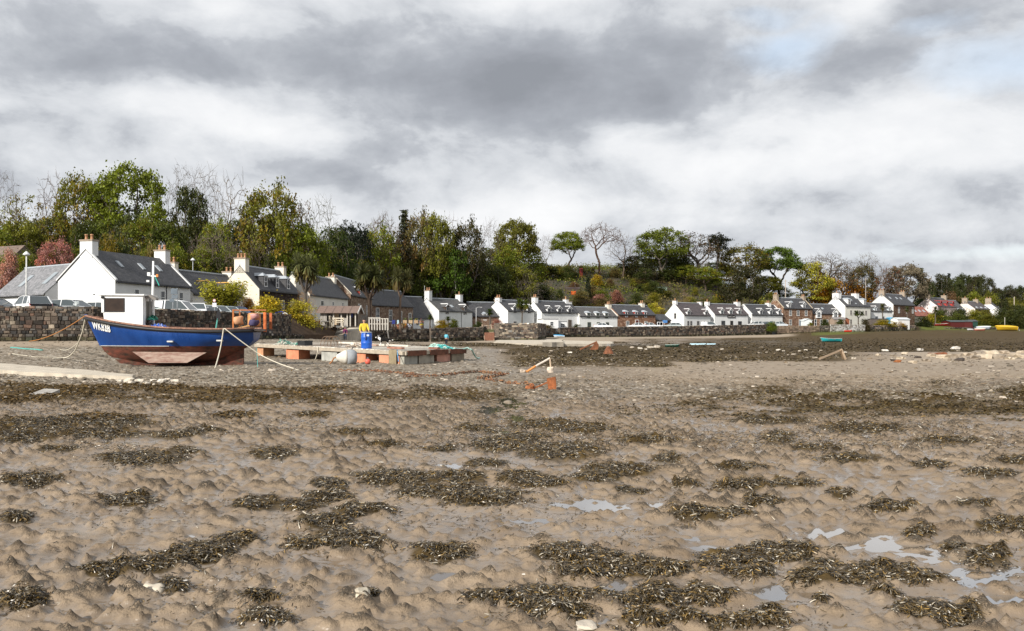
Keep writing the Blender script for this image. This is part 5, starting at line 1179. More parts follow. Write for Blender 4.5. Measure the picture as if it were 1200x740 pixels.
# ------------------------------------------------------------------ the blue fishing boat
def boat_curve(tab, t):
    xs, ys = zip(*tab); return float(np.interp(t, xs, ys))
def fishing_boat():
    L0 = 8.84; Yb = 44.0
    A = at(100, 388, Yb); A.z = 0.03
    root = thing('fishing_boat', 'blue wooden fishing boat with white wheelhouse lying aground on its keel', 'fishing boat', A, R(1.5))
    def smooth(tab, t):     # Catmull style smoothing of the tables
        return sum(boat_curve(tab, min(1,max(0,t+d)))*w for d, w in ((-.04,.2),(-.02,.2),(0,.2),(.02,.2),(.04,.2)))
    bs = [(0,.02),(.08,.62),(.2,1.12),(.35,1.42),(.5,1.52),(.7,1.5),(.85,1.40),(.93,1.25),(.975,1.0),(1,.62)]
    bw = [(0,.02),(.08,.26),(.2,.70),(.35,1.12),(.5,1.34),(.7,1.25),(.85,.85),(.93,.55),(1,.25)]
    zs = [(0,2.52),(.1,2.36),(.2,2.20),(.35,2.02),(.5,1.90),(.7,1.84),(.85,1.84),(1,1.88)]
    zk = [(0,.42),(.1,.22),(.25,.12),(.6,.10),(.8,.22),(.9,.55),(1,.92)]
    ZW = 1.0
    xa = lambda z: float(np.interp(z, [.1,.25,.5,.75,1.0,1.75,2.55], [2.1,1.65,1.22,.95,.80,.38,0]))
    xb = lambda z: float(np.interp(z, [.1,.5,.9,1.0,1.3,1.95], [8.1,8.15,8.25,8.4,8.75,8.84]))
    n, m = 44, 9
    T = [((i/n)**1.15 if i < n else 1.0) for i in range(n+1)]
    def pt(t, z, y): return (xa(z)+(xb(z)-xa(z))*t, y, z)
    def top(t, v):
        z0, z1 = ZW, smooth(zs, t) if t > .02 else zs[0][1]; z = z0+(z1-z0)*v
        y = smooth(bw, t)*(1-v)+smooth(bs, t)*v + .10*math.sin(math.pi*v)*min(1, 4*t)*(1-.5*(t>.9))
        if t <= 0: y = .02
        return pt(t, z, y)
    def bot(t, v):
        z0 = boat_curve(zk, t); z = z0+(ZW-z0)*v
        y = .06+(max(.02, smooth(bw, t) if t > 0 else .02)-.06)*(v**.52)
        if t <= 0: y = .02
        return pt(t, z, max(.02, y))
    def skin(fn, flip=False):
        mb = MB()
        for s in (1, -1):
            V = []; F = []
            for t in T:
                for j in range(m+1):
                    x, y, z = fn(t, j/m); V.append((x, s*y, z))
            for i in range(n):
                for j in range(m):
                    q = (i*(m+1)+j, (i+1)*(m+1)+j, (i+1)*(m+1)+j+1, i*(m+1)+j+1); F.append(q if s < 0 else q[::-1])
            mb.add(V, F)
        # stern face
        V = [(lambda p: (p[0], p[1], p[2]))(fn(1, j/m)) for j in range(m+1)]
        V += [(x, -y, z) for x, y, z in V]; mb.add(V, [(j, j+1, m+2+j, m+1+j) for j in range(m)])
        return mb
    t_ = NT('boat_blue'); p = t_.obj(); k = t_.noise(t_.scale(p, (1.2,1,.5)), 1.6, 6, .65)
    c = t_.mix(t_.ramp(k, .3, .75), (.002,.036,.175), (.006,.060,.26)); c = t_.mix(t_.ramp(t_.noise(t_.scale(p, (5,5,.6)), 1.4, 5, .7), .63, .74, 0, .6), c, (.010,.022,.10))
    c = t_.mix(t_.ramp(t_.noise(p, 7, 4, .7), .70, .78, 0, .6), c, (.25,.27,.30))
    blue = t_.done(t_.bsdf(c, t_.ramp(k, .3, .7, .25, .45), t_.bump(t_.noise(p, 3, 3), .08, .02), 0, .5))
    t_ = NT('red_antifouling'); p = t_.obj(); k = t_.noise(t_.scale(p, (1,1,2.2)), 2.2, 7, .68)
    c = t_.mix(t_.ramp(k, .35, .68), (.045,.030,.023), (.20,.064,.042)); c = t_.mix(t_.ramp(t_.noise(p, 5, 5), .58, .72, 0, .7), c, (.10,.085,.05))
    red = t_.done(t_.bsdf(c, .85, t_.bump(k, .4, .02), 0, .2))
    hull = part('hull', skin(top), blue, root, True); part('hull_bottom', skin(bot), red, root, True)
    # keel and deadwood
    kb = MB()
    poly = [(1.55,.30),(1.8,.10),(2.6,.0),(8.1,0.0),(8.12,.95),(7.0,.55),(6.2,.30)]
    kb.prism(poly, lambda p: (p[0],-.07,p[1]), lambda p: (p[0],.07,p[1])); part('keel', kb, red, root, normals=True)
    st = MB(); st.prism([(.0,2.62),(.12,2.62),(.95,1.0),(.78,1.0)], lambda p: (p[0]-.03,-.045,p[1]), lambda p: (p[0]-.03,.045,p[1])); part('stem_post', st, blue, root, normals=True)
    t_ = NT('scuffed_plank'); p = t_.obj(); k = t_.noise(t_.scale(p, (.8,1,3)), 2.5, 6, .7)
    pl = t_.done(t_.bsdf(t_.mix(t_.ramp(k, .4, .7), (.35,.26,.21), (.18,.085,.065)), .8, None, 0, .2))
    for s in (-1, 1):
        q = MB(); poly = [(2.85,.72),(3.8,.17),(5.7,.17),(6.55,.68)]
        q.prism(poly, lambda p: (p[0],s*(1.02+.34*(p[1]<.4)),p[1]), lambda p: (p[0],s*(1.10+.36*(p[1]<.4)),p[1])); part('bilge_keel', q, pl, root, normals=True)
    # rails
    rail = MB(); cap = MB(); sheer = {}
    for s in (1,-1):
        a = []; b = []
        for t in T:
            x,y,z = top(t,1); a.append((x, s*(y+.02), z-.10)); b.append((x, s*(y-.01), z+.02))
        rail.tube(a, .085, 8); cap.tube(b, .055, 6)
    a = [(top(1,1)[0], y, top(1,1)[2]-.10) for y in (-.62,-.3,0,.3,.62)]; rail.tube(a, .085, 8)
    part('rubbing_strake', rail, M['black'], root, True); part('gunwale', cap, m_plain('gunwale', (.30,.16,.11), .8, .6, 8, .4), root, True)
    dk = MB()
    for i in range(n):
        p0, p1 = top(T[i],.72), top(T[i+1],.72); dk.add([(p0[0],-p0[1]+.03,p0[2]),(p1[0],-p1[1]+.03,p1[2]),(p1[0],p1[1]-.03,p1[2]),(p0[0],p0[1]-.03,p0[2])], [(0,1,2,3)])
    part('deck', dk, M['wood'], root)
    # pale line between blue and red near the bow
    ln = MB()
    for s in (1,-1): ln.tube([(lambda q: (q[0], s*(q[1]+.012), ZW))(top(t,0)) for t in T[:26]], .018, 5)
    part('waterline_stripe', ln, m_plain('stripe', (.5,.5,.46), .6, .3, 5, .1), root)
    # wheelhouse
    wh = MB(); x0, x1 = 1.20, 3.24; z0, z1 = 1.85, 3.56; b = .78
    def wall_poly(y): return [(x0+.18,z0),(x1,z0),(x1,z1),(x0-.06,z1-.02)]
    wx0, wx1, wz0, wz1 = 1.36, 2.30, 2.76, 3.40
    for s in (-1, 1):
        y = s*b; o = y+s*.045
        for quad in ([(x0+.18,z0),(wx0,z0),(wx0,z1),(x0-.06,z1)], [(wx1,z0),(x1,z0),(x1,z1),(wx1,z1)], [(wx0,z0),(wx1,z0),(wx1,wz0),(wx0,wz0)], [(wx0,wz1),(wx1,wz1),(wx1,z1),(wx0,z1)]):
            wh.prism(quad, lambda p: (p[0],y-s*.03,p[1]), lambda p: (p[0],y,p[1]))
    for wz in ((z0,2.75),(3.40,z1)): wh.add([(np.interp(wz[0],[z0,z1],[x0+.18,x0-.06]),-b,wz[0]),(np.interp(wz[0],[z0,z1],[x0+.18,x0-.06]),b,wz[0]),(np.interp(wz[1],[z0,z1],[x0+.18,x0-.06]),b,wz[1]),(np.interp(wz[1],[z0,z1],[x0+.18,x0-.06]),-b,wz[1])], [(0,1,2,3)])
    for y_ in (-b+.02, 0, b-.02): wh.box(x0-.02, x0+.10, y_-.05, y_+.05, 2.70, 3.45)
    wh.box(x1-.04, x1, -b+.03, -.35, z0, z1-.01); wh.box(x1-.04, x1, .35, b-.03, z0, z1-.01); wh.box(x1-.041, x1-.001, -.36, .36, 3.30, z1-.012)
    white = m_plain('white_cabin_paint', (.84,.84,.82), .45, .12, 2.5, .05)
    w = part('wheelhouse', wh, white, root, normals=True)
    rf = MB(); rf.prism([(x0-.30,z1+.02),(x1+.10,z1+.0),(x1+.10,z1+.07),(x0-.30,z1+.10)], lambda p: (p[0],-b-.10,p[1]), lambda p: (p[0],b+.10,p[1])); part('roof', rf, white, w, normals=True)
    for s in (-1,1):
        g = MB(); g.box(wx0,wx1,s*b-.02,s*b-.012,wz0,wz1); gl = part('window', g, m_plain('cabin_glass', (.05,.032,.022), .1, .5, 2, .02, spec=.5), w)
        f = MB(); f.box(wx0-.03,wx1+.03,s*(b+.012)-.012,s*(b+.012)+.012,wz0-.035,wz0); f.box(wx0-.03,wx1+.03,s*(b+.012)-.012,s*(b+.012)+.012,wz1,wz1+.035); f.box(wx0-.035,wx0,s*(b+.012)-.012,s*(b+.012)+.012,wz0,wz1); f.box(wx1,wx1+.035,s*(b+.012)-.012,s*(b+.012)+.012,wz0,wz1); part('frame', f, M['black'], gl)
    d = MB(); d.box(x1-.034,x1-.012,-.35,.35,1.95,3.3); part('door', d, m_plain('cabin_door', (.16,.15,.13), .6, .6, 5, .2), w)
    q = MB(); q.lathe([(.075,0),(.09,.03),(.09,.06),(.05,.1)], 10, (x0+.05,-b-.04,3.42)); q.bar((x0-.3,-b-.02,3.6),(x0-.42,-b-.05,3.62),.05); part('lamp', q, M['black'], w)
    # mast with lights and aerial
    mt = MB(); mt.tube([(3.40,.1,1.8),(3.41,.1,3.7),(3.43,.1,5.38)], [.07,.065,.05], 10); mast = part('mast', mt, white, root, True)
    q = MB(); q.bar((3.20,.1,4.62),(3.64,.1,4.60),.05); q.box(3.14,3.28,.03,.17,4.62,4.80, (.8,.8,.78)); q.box(3.58,3.68,.05,.15,4.56,4.70,(.7,.25,.05)); q.box(3.10,3.22,.04,.16,4.30,4.40,(.8,.8,.78)); q.bar((3.5,.1,4.62),(3.72,.12,4.12),.035,col=(.05,.45,.36)); part('mast_light', q, M['vcs'], mast)
    q = MB(); q.prism([(3.15,3.48),(3.75,3.35),(3.82,3.42),(3.45,3.62)], lambda p: (p[0],-.5,p[1]), lambda p: (p[0],-.1,p[1]), (.22,.2,.18)); q.bar((3.42,-.3,1.9),(3.42,-.3,3.4),.05,col=(.25,.24,.22)); part('awning', q, M['vc'], root, normals=True)
    # scuppers
    q = MB()
    for px, py in ((211.5,400),(267,399)):
        x = (px-100)*.044; q.box(x-.14, x+.14, -1.62, -1.40, CAMZ-(py-388)*.044-.035-.03, CAMZ-(py-388)*.044+.035-.03)
    part('scupper', q, m_plain('scupper', (.6,.6,.56), .5, .2, 5), root)
    # net hauler and fish boxes at the stern
    hz = MB(); X0 = 7.72
    hz.lathe([(.30,0),(.33,.05),(.33,.65),(.30,.70)], 14, (X0+1.02,-.35,1.98), (.62,.30,.12)); hz.box(X0+.02,X0+.09,-.75,-.68,1.8,2.85,(.5,.17,.05)); hz.box(X0+1.60,X0+1.72,-.8,-.6,1.72,2.72,(.62,.16,.045)); hz.box(X0+.02,X0+1.72,-.72,-.66,2.80,2.86,(.45,.16,.06))
    hz.box(X0+.0,X0+1.72,-.85,.6,1.76,1.86,(.05,.04,.035)); hz.bar((X0+.05,-.7,1.86),(X0+.9,-.72,2.05),.06,col=(.55,.3,.12)); hz.box(X0+.02,X0+.09,.4,.47,1.8,2.8,(.4,.14,.05)); hz.box(X0+1.6,X0+1.72,.4,.5,1.8,2.72,(.5,.14,.05))
    part('net_hauler', hz, m_plain('rusty_gear', (1,1,1), .8, .5, 6, .6, vc=True), root)
    # registration letters, wrapped on to the bow planking
    bvh = BVHTree.FromPolygons(*(lambda mb: (mb.v, mb.f))(skin(top)))
    cu = bpy.data.curves.new('registration', 'FONT'); cu.body = 'WK828'; cu.size = .50; cu.offset = .014; cu.space_character = 1.02; cu.resolution_u = 3
    tmp = bpy.data.objects.new('tmp', cu); COL.objects.link(tmp); me = bpy.data.meshes.new_from_object(tmp.evaluated_get(bpy.context.evaluated_depsgraph_get())); bpy.data.objects.remove(tmp)
    bm = bmesh.new(); bm.from_mesh(me); bmesh.ops.subdivide_edges(bm, edges=bm.edges, cuts=2)
    xs = [v.co.x for v in bm.verts]; wd = max(xs)-min(xs)
    for v in bm.verts:
        u = (v.co.x-min(xs))/wd; x = .46+u*1.20; z = 1.90-.20*u+v.co.y*1.12
        h = bvh.ray_cast(Vector((x,-6,z)), Vector((0,1,0)))
        v.co = Vector((x, (h[0].y if h[0] else -1)-.045, z))
    bm.to_mesh(me); bm.free(); me.materials.clear(); me.materials.append(m_plain('white_lettering', (.85,.85,.83), .5, .08, 9, .02)); link('registration_number', me, hull)
    return root
boat = fishing_boat()
BX, BY = boat.location.x, boat.location.y
def rope(name, label, pts, rad, mat, sag=0.0, group=None, n=14, noise=0, cat='rope'):
    P = []
    for (a, b) in zip(pts[:-1], pts[1:]):
        a, b = Vector(a), Vector(b)
        for i in range(n):
            t = i/n; p = a.lerp(b, t); p.z -= sag*4*t*(1-t)*(b-a).length
            if noise: p += Vector((rnd.uniform(-noise,noise), rnd.uniform(-noise,noise), 0))
            P.append(p)
    P.append(Vector(pts[-1])); mb = MB(); mb.tube(P, rad, 6)
    return tag(part(name, mb, mat, None, True), label, cat, group)
def gp(px, py, dz=.02):            # where the sight line of a photograph point meets the foreshore
    Ys = np.geomspace(4, 300, 1500); zs = terrain((px-600)/1000*Ys, Ys); k = int(np.argmax(zs >= CAMZ-(py-388)/1000*Ys))
    Y = float(Ys[k]); x = gx(px, Y); return Vector((x, Y, tzd(x, Y)+dz))
bow = Vector((BX+.02, BY, 2.60))
OR = m_plain('orange_rope', (.45,.19,.05), .9, .3, 20, .3); TQ = m_plain('turquoise_rope', (.10,.38,.34), .9, .3, 20, .3)
rope('mooring_rope', 'thick pale mooring rope drooping from the bow on to the beach', [bow, at(97,388,44.5), at(88,411,45.6), gp(74,420), gp(62,421.5)], .035, M['rope'], .02)
rope('mooring_rope', 'thin pale rope slanting from the bow rope to the shingle', [at(90,403,45.2), gp(70,410), gp(52,418)], .02, M['rope'], .015)
rope('mooring_rope', 'slack pale line lying along the shingle left of the boat', [gp(75,419.5), gp(40,419), gp(12,415)], .02, M['rope'], 0, noise=.05)
rope('mooring_rope', 'straight orange rope running from the bow up to the left sea wall', [bow, gp(34,400.5)], .025, OR, .012)
rope('mooring_rope', 'white rope hanging from the stern quarter to the ground', [at(262,385,42.4), at(259,405,42.3), gp(252,432)], .03, M['rope'], .03)
rope('mooring_rope', 'long white rope from the stern running right across the shingle', [at(263,385,42.4), at(305,416,42.6), gp(345,433), gp(395,443)], .026, M['rope'], .012)
rope('mooring_rope', 'thin turquoise line hanging below the stern', [at(301,408,43.2), gp(302,431)], .015, TQ, .0)
rope('mooring_rope', 'pale turquoise rope lying on the slope left of the slab', [gp(12,408), gp(50,411)], .05, TQ, 0, noise=.1)
def heap(name, label, cat, c, sx, sy, sz, pal, n=60, seed=1, size=.12, mat='vcs'):
    r = random.Random(seed); mb = MB()
    for i in range(n):
        a = r.uniform(0,6.28); q = r.random()**.5
        p = Vector((c[0]+math.cos(a)*q*sx, c[1]+math.sin(a)*q*sy, c[2]+sz*(1-q*q)*r.random()))
        d = Vector((r.uniform(-1,1),r.uniform(-1,1),r.uniform(-.4,.4))).normalized()
        mb.tube([p-d*size, p+Vector((0,0,size*.4)), p+d*size], size*.28, 5, r.choice(pal))
    return tag(part(name, mb, M[mat]), label, cat)
heap('net_pile', 'heap of green netting behind the wheelhouse of the boat', 'net', at(179,375,44), .17, .35, .25, [(.03,.22,.14),(.05,.32,.22),(.02,.12,.08)], 60, 2, .10)
def tarp():
    mb = MB(); n = 14; c = at(187,384,43.9)
    V = [(c.x-.42+.84*i/n, c.y-.5+1.0*j/n, c.z+.22*math.sin(math.pi*i/n)**.6*math.sin(math.pi*j/n)**.6+.05*math.sin(i*1.9+j*1.3)-.02*(i+0)/n*4) for j in range(n+1) for i in range(n+1)]
    F = [(j*(n+1)+i, j*(n+1)+i+1, (j+1)*(n+1)+i+1, (j+1)*(n+1)+i) for j in range(n) for i in range(n)]
    r = random.Random(3)
    for f in F: mb.add([V[k] for k in f], [(0,1,2,3)], (.035,.10,.42) if r.random() > .3 else (.55,.60,.72))
    o = part('tarpaulin', mb, M['vcs']); tag(o, 'crumpled blue and white tarpaulin on the boat deck', 'tarpaulin')
tarp()
heap('rope_coil', 'dark coil of rope on the boat rail by the wheelhouse', 'rope', at(168,379.5,43.2)+Vector((0,.6,0)), .16, .16, .16, [(.05,.035,.025),(.09,.06,.04)], 40, 5, .08)
def sack(name, label, c, sx, sy, sz, col, seed=2, cat='sack'):
    mb = MB(); mb.rock(c, sx, sy, sz, random.Random(seed), col); o = part(name, mb, M['vc'], None, True); tag(o, label, cat)
sack('fish_bag', 'red and white plastic bag on the rusty stern rack', at(298,370.5,43.6), .24, .2, .15, (.52,.27,.25), 4, 'bag')
sack('fish_bag', 'dark blue bag wedged in the rusty stern rack', at(297,378.2,43.5), .24, .2, .16, (.06,.05,.12), 6, 'bag')
sack('fish_box', 'faded orange plastic tub beside the drum on the stern rack', at(279.5,376,43.6), .22, .22, .26, (.62,.33,.18), 9, 'tub')
def dan_buoy():
    c = at(253,386,43.6); root = thing('marker_pole', 'short teal marker pole with a black flag standing on the boat', 'marker pole', c)
    mb = MB(); mb.tube([(0,0,0),(.09,0,.55)], .035, 6, (.12,.42,.36)); part('pole', mb, M['vcs'], root)
    mb = MB(); mb.prism([(.06,.45),(.02,.62),(.12,1.12),(.26,.72),(.20,.52)], lambda p: (p[0],-.03,p[1]), lambda p: (p[0],.03,p[1]), (.012,.012,.015)); part('flag', mb, M['vc'], root, normals=True)
dan_buoy()

# ------------------------------------------------------------------ pontoon with its clutter
P00, P10, P11, P01 = Vector((-17.4,58,.93)), Vector((-5.55,44,.76)), Vector((-2.75,50,.76)), Vector((-13.6,64.5,.95))
def dpt(u, v, dz=0):       # u along the front edge from the left, v towards the back
    p = P00.lerp(P10, u).lerp(P01.lerp(P11, u), v); p.z += dz; return p
def pontoon():
    root = thing('pontoon', 'weathered timber pontoon on orange and grey floats, stranded on the beach', 'pontoon', (-10, 54, .1))
    inv = -root.location; ux = (P10-P00).normalized(); uy = (P01-P00).normalized()
    r = random.Random(5)
    mb = MB(); n = 62
    for i in range(n):
        u0, u1 = (i+.04)/n, (i+.96)/n; h = r.uniform(-.015,.02); c = r.uniform(.75,1.25); e0, e1 = r.uniform(-.004,.006), r.uniform(-.004,.006)
        a, b, c2, d = dpt(u0,e0,h)+inv, dpt(u1,e0,h)+inv, dpt(u1,1+e1,h)+inv, dpt(u0,1+e1,h)+inv; dn = Vector((0,0,-.05))
        mb.add([a,b,c2,d,a+dn,b+dn,c2+dn,d+dn], [(0,1,2,3),(4,7,6,5),(0,4,5,1),(1,5,6,2),(2,6,7,3),(3,7,4,0)], tuple(k*c for k in r.choice([(.66,.61,.52),(.58,.52,.43),(.72,.68,.60),(.42,.35,.28)])))
    part('deck', mb, M['vc'], root)
    mb = MB()
    for (a, b) in ((P00,P10),(P10,P11),(P11,P01),(P01,P00)):
        d = (b-a).normalized(); o = Vector((d.y,-d.x,0))*.07
        mb.bar(a+inv+o-Vector((0,0,.12)), b+inv+o-Vector((0,0,.12)), .10, .19, col=(.42,.36,.28))
    for v in (.33,.66): mb.bar(dpt(0,v,-.18)+inv, dpt(1,v,-.18)+inv, .12, .2, col=(.2,.16,.12))
    for u in (.0,.2,.4,.6,.8,1.): mb.bar(dpt(u,.01,-.16)+inv, dpt(u,.99,-.16)+inv, .12, .16, col=(.22,.17,.13))
    part('frame', mb, M['vc'], root)
    mb = MB()
    for v0, v1 in ((.02,.30),(.36,.66),(.70,.98)): mb.bar(P10.lerp(P11,v0)+inv+Vector((.10,-.05,-.13)), P10.lerp(P11,v1)+inv+Vector((.10,-.05,-.13)), .09, .27)
    part('rusty_edge_plate', mb, m_plain('old_rust', (.16,.062,.035), .85, .7, 3, .7), root)
    fm = m_plain('float_block', (1,1,1), .7, .35, 2.2, .3, oc=True)
    def blk(u, v, w, d, along, col, h=None):
        c = dpt(u, v); zt = c.z-.24; z = tz(c.x, c.y)-.10; a = ux if along else (P11-P10).normalized(); b = uy if along else -ux
        q = MB(); m_ = .045
        def ring(z_, s): return [c+inv+a*sx*(w/2-s)+b*sy*(d/2-s)+Vector((0,0,z_-c.z)) for sx, sy in ((-1,-1),(1,-1),(1,1),(-1,1))]
        V = ring(z, m_)+ring(z+m_, 0)+ring(zt-m_, 0)+ring(zt, m_)
        F = [(3,2,1,0),(12,13,14,15)]+[(4*k+i, 4*k+(i+1)%4, 4*k+4+(i+1)%4, 4*k+4+i) for k in range(3) for i in range(4)]
        q.add(V, F); part('float', q, fm, root, color=col, normals=True)
    OC = (.62,.24,.13); GC = (.40,.40,.36)
    for u, w, col in ((.035,.95,(.58,.30,.16)),(.30,1.75,OC),(.565,1.9,GC),(.745,1.75,OC),(.925,2.0,(.60,.27,.16))): blk(u, .07, w, 1.0, True, col)
    for v, w, col in ((.10,1.3,(.36,.35,.30)),(.34,1.6,(.38,.34,.27)),(.62,1.5,(.55,.28,.2)),(.87,1.5,(.30,.25,.18))): blk(.985, v, w, .5, False, col)
    for u in (.1,.4,.7): blk(u, .93, 1.8, 1.0, True, OC)
    return root
pontoon()
def barrel():
    c = dpt(.80,.42); root = thing('barrel', 'bright blue plastic barrel standing on the pontoon', 'barrel', (gx(429.5,47.6),47.6,.80))
    mb = MB(); mb.lathe([(.27,0),(.295,.03),(.30,.1),(.30,.28),(.31,.30),(.31,.34),(.30,.36),(.30,.60),(.31,.62),(.31,.66),(.30,.68),(.295,.84),(.27,.88),(.25,.885)], 28, col=(.018,.11,.52)); part('drum', mb, M['vcs'], root, True)
    mb = MB(); mb.lathe([(.285,.885),(.30,.89),(.30,.93),(.27,.945)], 28, col=(.35,.42,.5)); part('lid', mb, M['vcs'], root, True)
    mb = MB(); mb.box(.05,.19,-.304,-.296,.70,.80,(.6,.68,.75)); part('sticker', mb, M['vcs'], root)
    mb = MB(); mb.tube([(.02,-.30,.9),(0,-.33,.75),(.03,-.33,.62),(-.01,-.33,.5)], .03, 6, (.02,.05,.2)); part('strap', mb, M['vcs'], root)
barrel()
def creel(c, label, s=1.0):
    root = thing('lobster_creel', label, 'creel', c, R(-45)); mb = MB()
    w, d, h = .75*s, .5*s, .42*s
    mb.box(-w/2,w/2,-d/2,d/2,0,.03)
    for x in (-w/2,-w/6,w/6,w/2): mb.tube([(x,-d/2,0.02)]+[(x,-d/2*math.cos(t),h*math.sin(t)) for t in np.linspace(.3,2.84,8)]+[(x,d/2,.02)], .018, 5)
    for t in (.6,1.2,1.57,1.94,2.54): mb.tube([(-w/2,-d/2*math.cos(t),h*math.sin(t)),(w/2,-d/2*math.cos(t),h*math.sin(t))], .012, 4)
    part('frame', mb, m_plain('creel_wood', (.20,.13,.085), .9, .5, 8), root)
    nb = MB()
    for k in range(46):
        t = rnd.uniform(.2,2.9); t2 = t+rnd.uniform(-.5,.5); x = rnd.uniform(-w/2,w/2); x2 = x+rnd.uniform(-.2,.2)
        nb.tube([(x,-d/2*math.cos(t),h*math.sin(t)),(max(-w/2,min(w/2,x2)),-d/2*math.cos(t2),h*math.sin(max(.05,min(3.1,t2))))], .007, 3)
    part('netting', nb, m_plain('creel_net', (.12,.10,.08), .9, .4, 8), root)
creel(dpt(.50,.14), 'brown lobster creel with netting on the pontoon edge', 1.5)
def box_on(name, label, c, w, d, h, col, rz=-.86, cat='box'):
    root = thing(name, label, cat, c, rz); mb = MB(); t = .03
    mb.box(-w/2,w/2,-d/2,d/2,0,t,col)
    mb.box(-w/2,w/2,-d/2,-d/2+t,t+.001,h,col); mb.box(-w/2,w/2,d/2-t,d/2,t+.001,h,col); mb.box(-w/2,-w/2+t,-d/2+t+.001,d/2-t-.001,t+.001,h,col); mb.box(w/2-t,w/2,-d/2+t+.001,d/2-t-.001,t+.001,h,col); part('body', mb, M['vcs'], root)
    mb = MB(); mb.box(-w/2-.02,w/2+.02,-d/2-.02,-d/2-.001,h-.05,h+.01,tuple(k*1.3 for k in col)); mb.box(-w/2-.02,w/2+.02,d/2+.001,d/2+.02,h-.05,h+.01,tuple(k*1.3 for k in col)); part('rim', mb, M['vcs'], root)
box_on('fish_crate', 'black fish crate beside the creel on the pontoon', dpt(.335,.10), .95, .55, .30, (.018,.02,.022), cat='crate')
heap('net_pile', 'tangle of pale and green net on the left end of the pontoon', 'net', dpt(.17,.10), .5, .5, .35, [(.55,.52,.45),(.3,.33,.28),(.12,.28,.22)], 70, 7, .14)
heap('net_pile', 'thin green net spread between the tangle and the black crate', 'net', dpt(.26,.14), .55, .45, .14, [(.05,.24,.18),(.35,.42,.36),(.5,.47,.4)], 60, 8, .13)
heap('net_pile', 'scraps of grey rope right of the creel', 'net', dpt(.62,.22), .5, .4, .22, [(.45,.36,.28),(.25,.2,.16),(.6,.55,.48)], 40, 9, .14)
heap('rope_heap', 'teal and blue rope heap at the far right corner of the pontoon', 'rope', dpt(.95,.75), .55, .5, .22, [(.05,.35,.36),(.10,.5,.45),(.45,.55,.5)], 60, 10, .14)
heap('rope_heap', 'pale turquoise rope lump behind the teal rope heap', 'rope', dpt(.90,.82), .5, .4, .3, [(.4,.62,.55),(.5,.65,.58)], 50, 11, .14)
rope('mooring_rope', 'pale turquoise rope trailing off the right end of the pontoon', [dpt(1,.8,.05), dpt(1,.98,.05)+Vector((.2,0,0)), at(553,410,50), gp(562,420)], .05, m_plain('pale_turquoise', (.42,.62,.55), .9, .2, 20), .05, noise=.02)
rope('mooring_rope', 'looped pale rope hanging down the front of the pontoon', [dpt(.50,0,.03)+Vector((-.1,-.12,0)), dpt(.5,0,-.3)+Vector((-.1,-.18,0)), dpt(.475,0,-.75)+Vector((0,-.3,0)), gp(367,421)], .028, M['rope'], .08)
rope('mooring_rope', 'thin blue line hanging from the near corner of the pontoon', [dpt(.965,0,.02)+Vector((0,-.1,0)), at(467,424,43.6)], .025, m_plain('blue_rope', (.08,.25,.45), .9, .3, 20), .02)
for i, (u, v, L_, col, lab) in enumerate(((.86,.25,1.5,(.33,.16,.11),'reddish plank lying across the near end of the pontoon'),(.62,.75,4.2,(.62,.56,.48),'long pale beam lying along the back of the pontoon'),(.52,.60,2.6,(.32,.2,.15),'dark reddish plank in the middle of the pontoon'),(.97,.55,.9,(.22,.1,.07),'short rusty bar near the right end of the pontoon'),(.3,.8,3.4,(.66,.61,.53),'pale beam on the left back part of the pontoon'))):
    mb = MB(); a = dpt(u,v,.07); d = (P10-P00).normalized()*L_/2
    mb.bar(a-d, a+d, .2, .10, col=col); mb.bar(a-d*.9+Vector((0,0,.055)), a-d*.8+Vector((0,0,.055)), .12, .02, col=(.1,.08,.06)); tag(part('plank', mb, M['vc']), lab, 'plank')
def sacking():
    mb = MB(); n = 10; u0, u1 = .925, .965; V = []
    for j in range(n+1):
        for i in range(n+1):
            p = dpt(u0+(u1-u0)*i/n, 0); p = p+Vector((-.04,-.17-.02*math.sin(i*1.7+j*.6)-.05*min(1,j/4),0)); p.z += .05-.78*(j/n)*(1-.08*math.sin(i*1.1)); V.append(p)
    mb.add(V, [(j*(n+1)+i, j*(n+1)+i+1, (j+1)*(n+1)+i+1, (j+1)*(n+1)+i) for j in range(n) for i in range(n)], (.26,.21,.13))
    mb.add([v+Vector((.01,.03,0)) for v in V], [((j+1)*(n+1)+i, (j+1)*(n+1)+i+1, j*(n+1)+i+1, j*(n+1)+i) for j in range(n) for i in range(n)], (.2,.16,.1))
    tag(part('sacking', mb, M['vc'], None, True), 'brown sacking hung over the front edge of the pontoon', 'sacking')
sacking()
def mooring_buoy():
    g = gp(411,427,-.03); root = thing('mooring_buoy', 'grey and white pear-shaped mooring buoy leaning on the mud by the pontoon', 'buoy', g, R(20))
    mb = MB(); mb.lathe([(.05,-.78),(.16,-.72),(.36,-.35),(.41,-.22)], 20, (0,0,.40), axis='x', col=(.66,.62,.54)); part('cone', mb, M['vc'], root, True)
    mb = MB(); mb.lathe([(.41,-.219),(.42,.05),(.40,.16),(.30,.30),(.10,.34)], 20, (0,0,.40), axis='x', col=(.30,.32,.34)); part('drum', mb, M['vc'], root, True)
    mb = MB(); mb.tube([(-.78,0,.40),(-.9,0,.36),(-.98,.05,.2),(-1.1,.1,.05)], .04, 6, (.4,.17,.06)); mb.tube([(.05,0,.8),(.12,0,.92),(.05,0,.98)], .03, 6, (.05,.05,.05)); part('shackle', mb, M['vc'], root)
mooring_buoy()
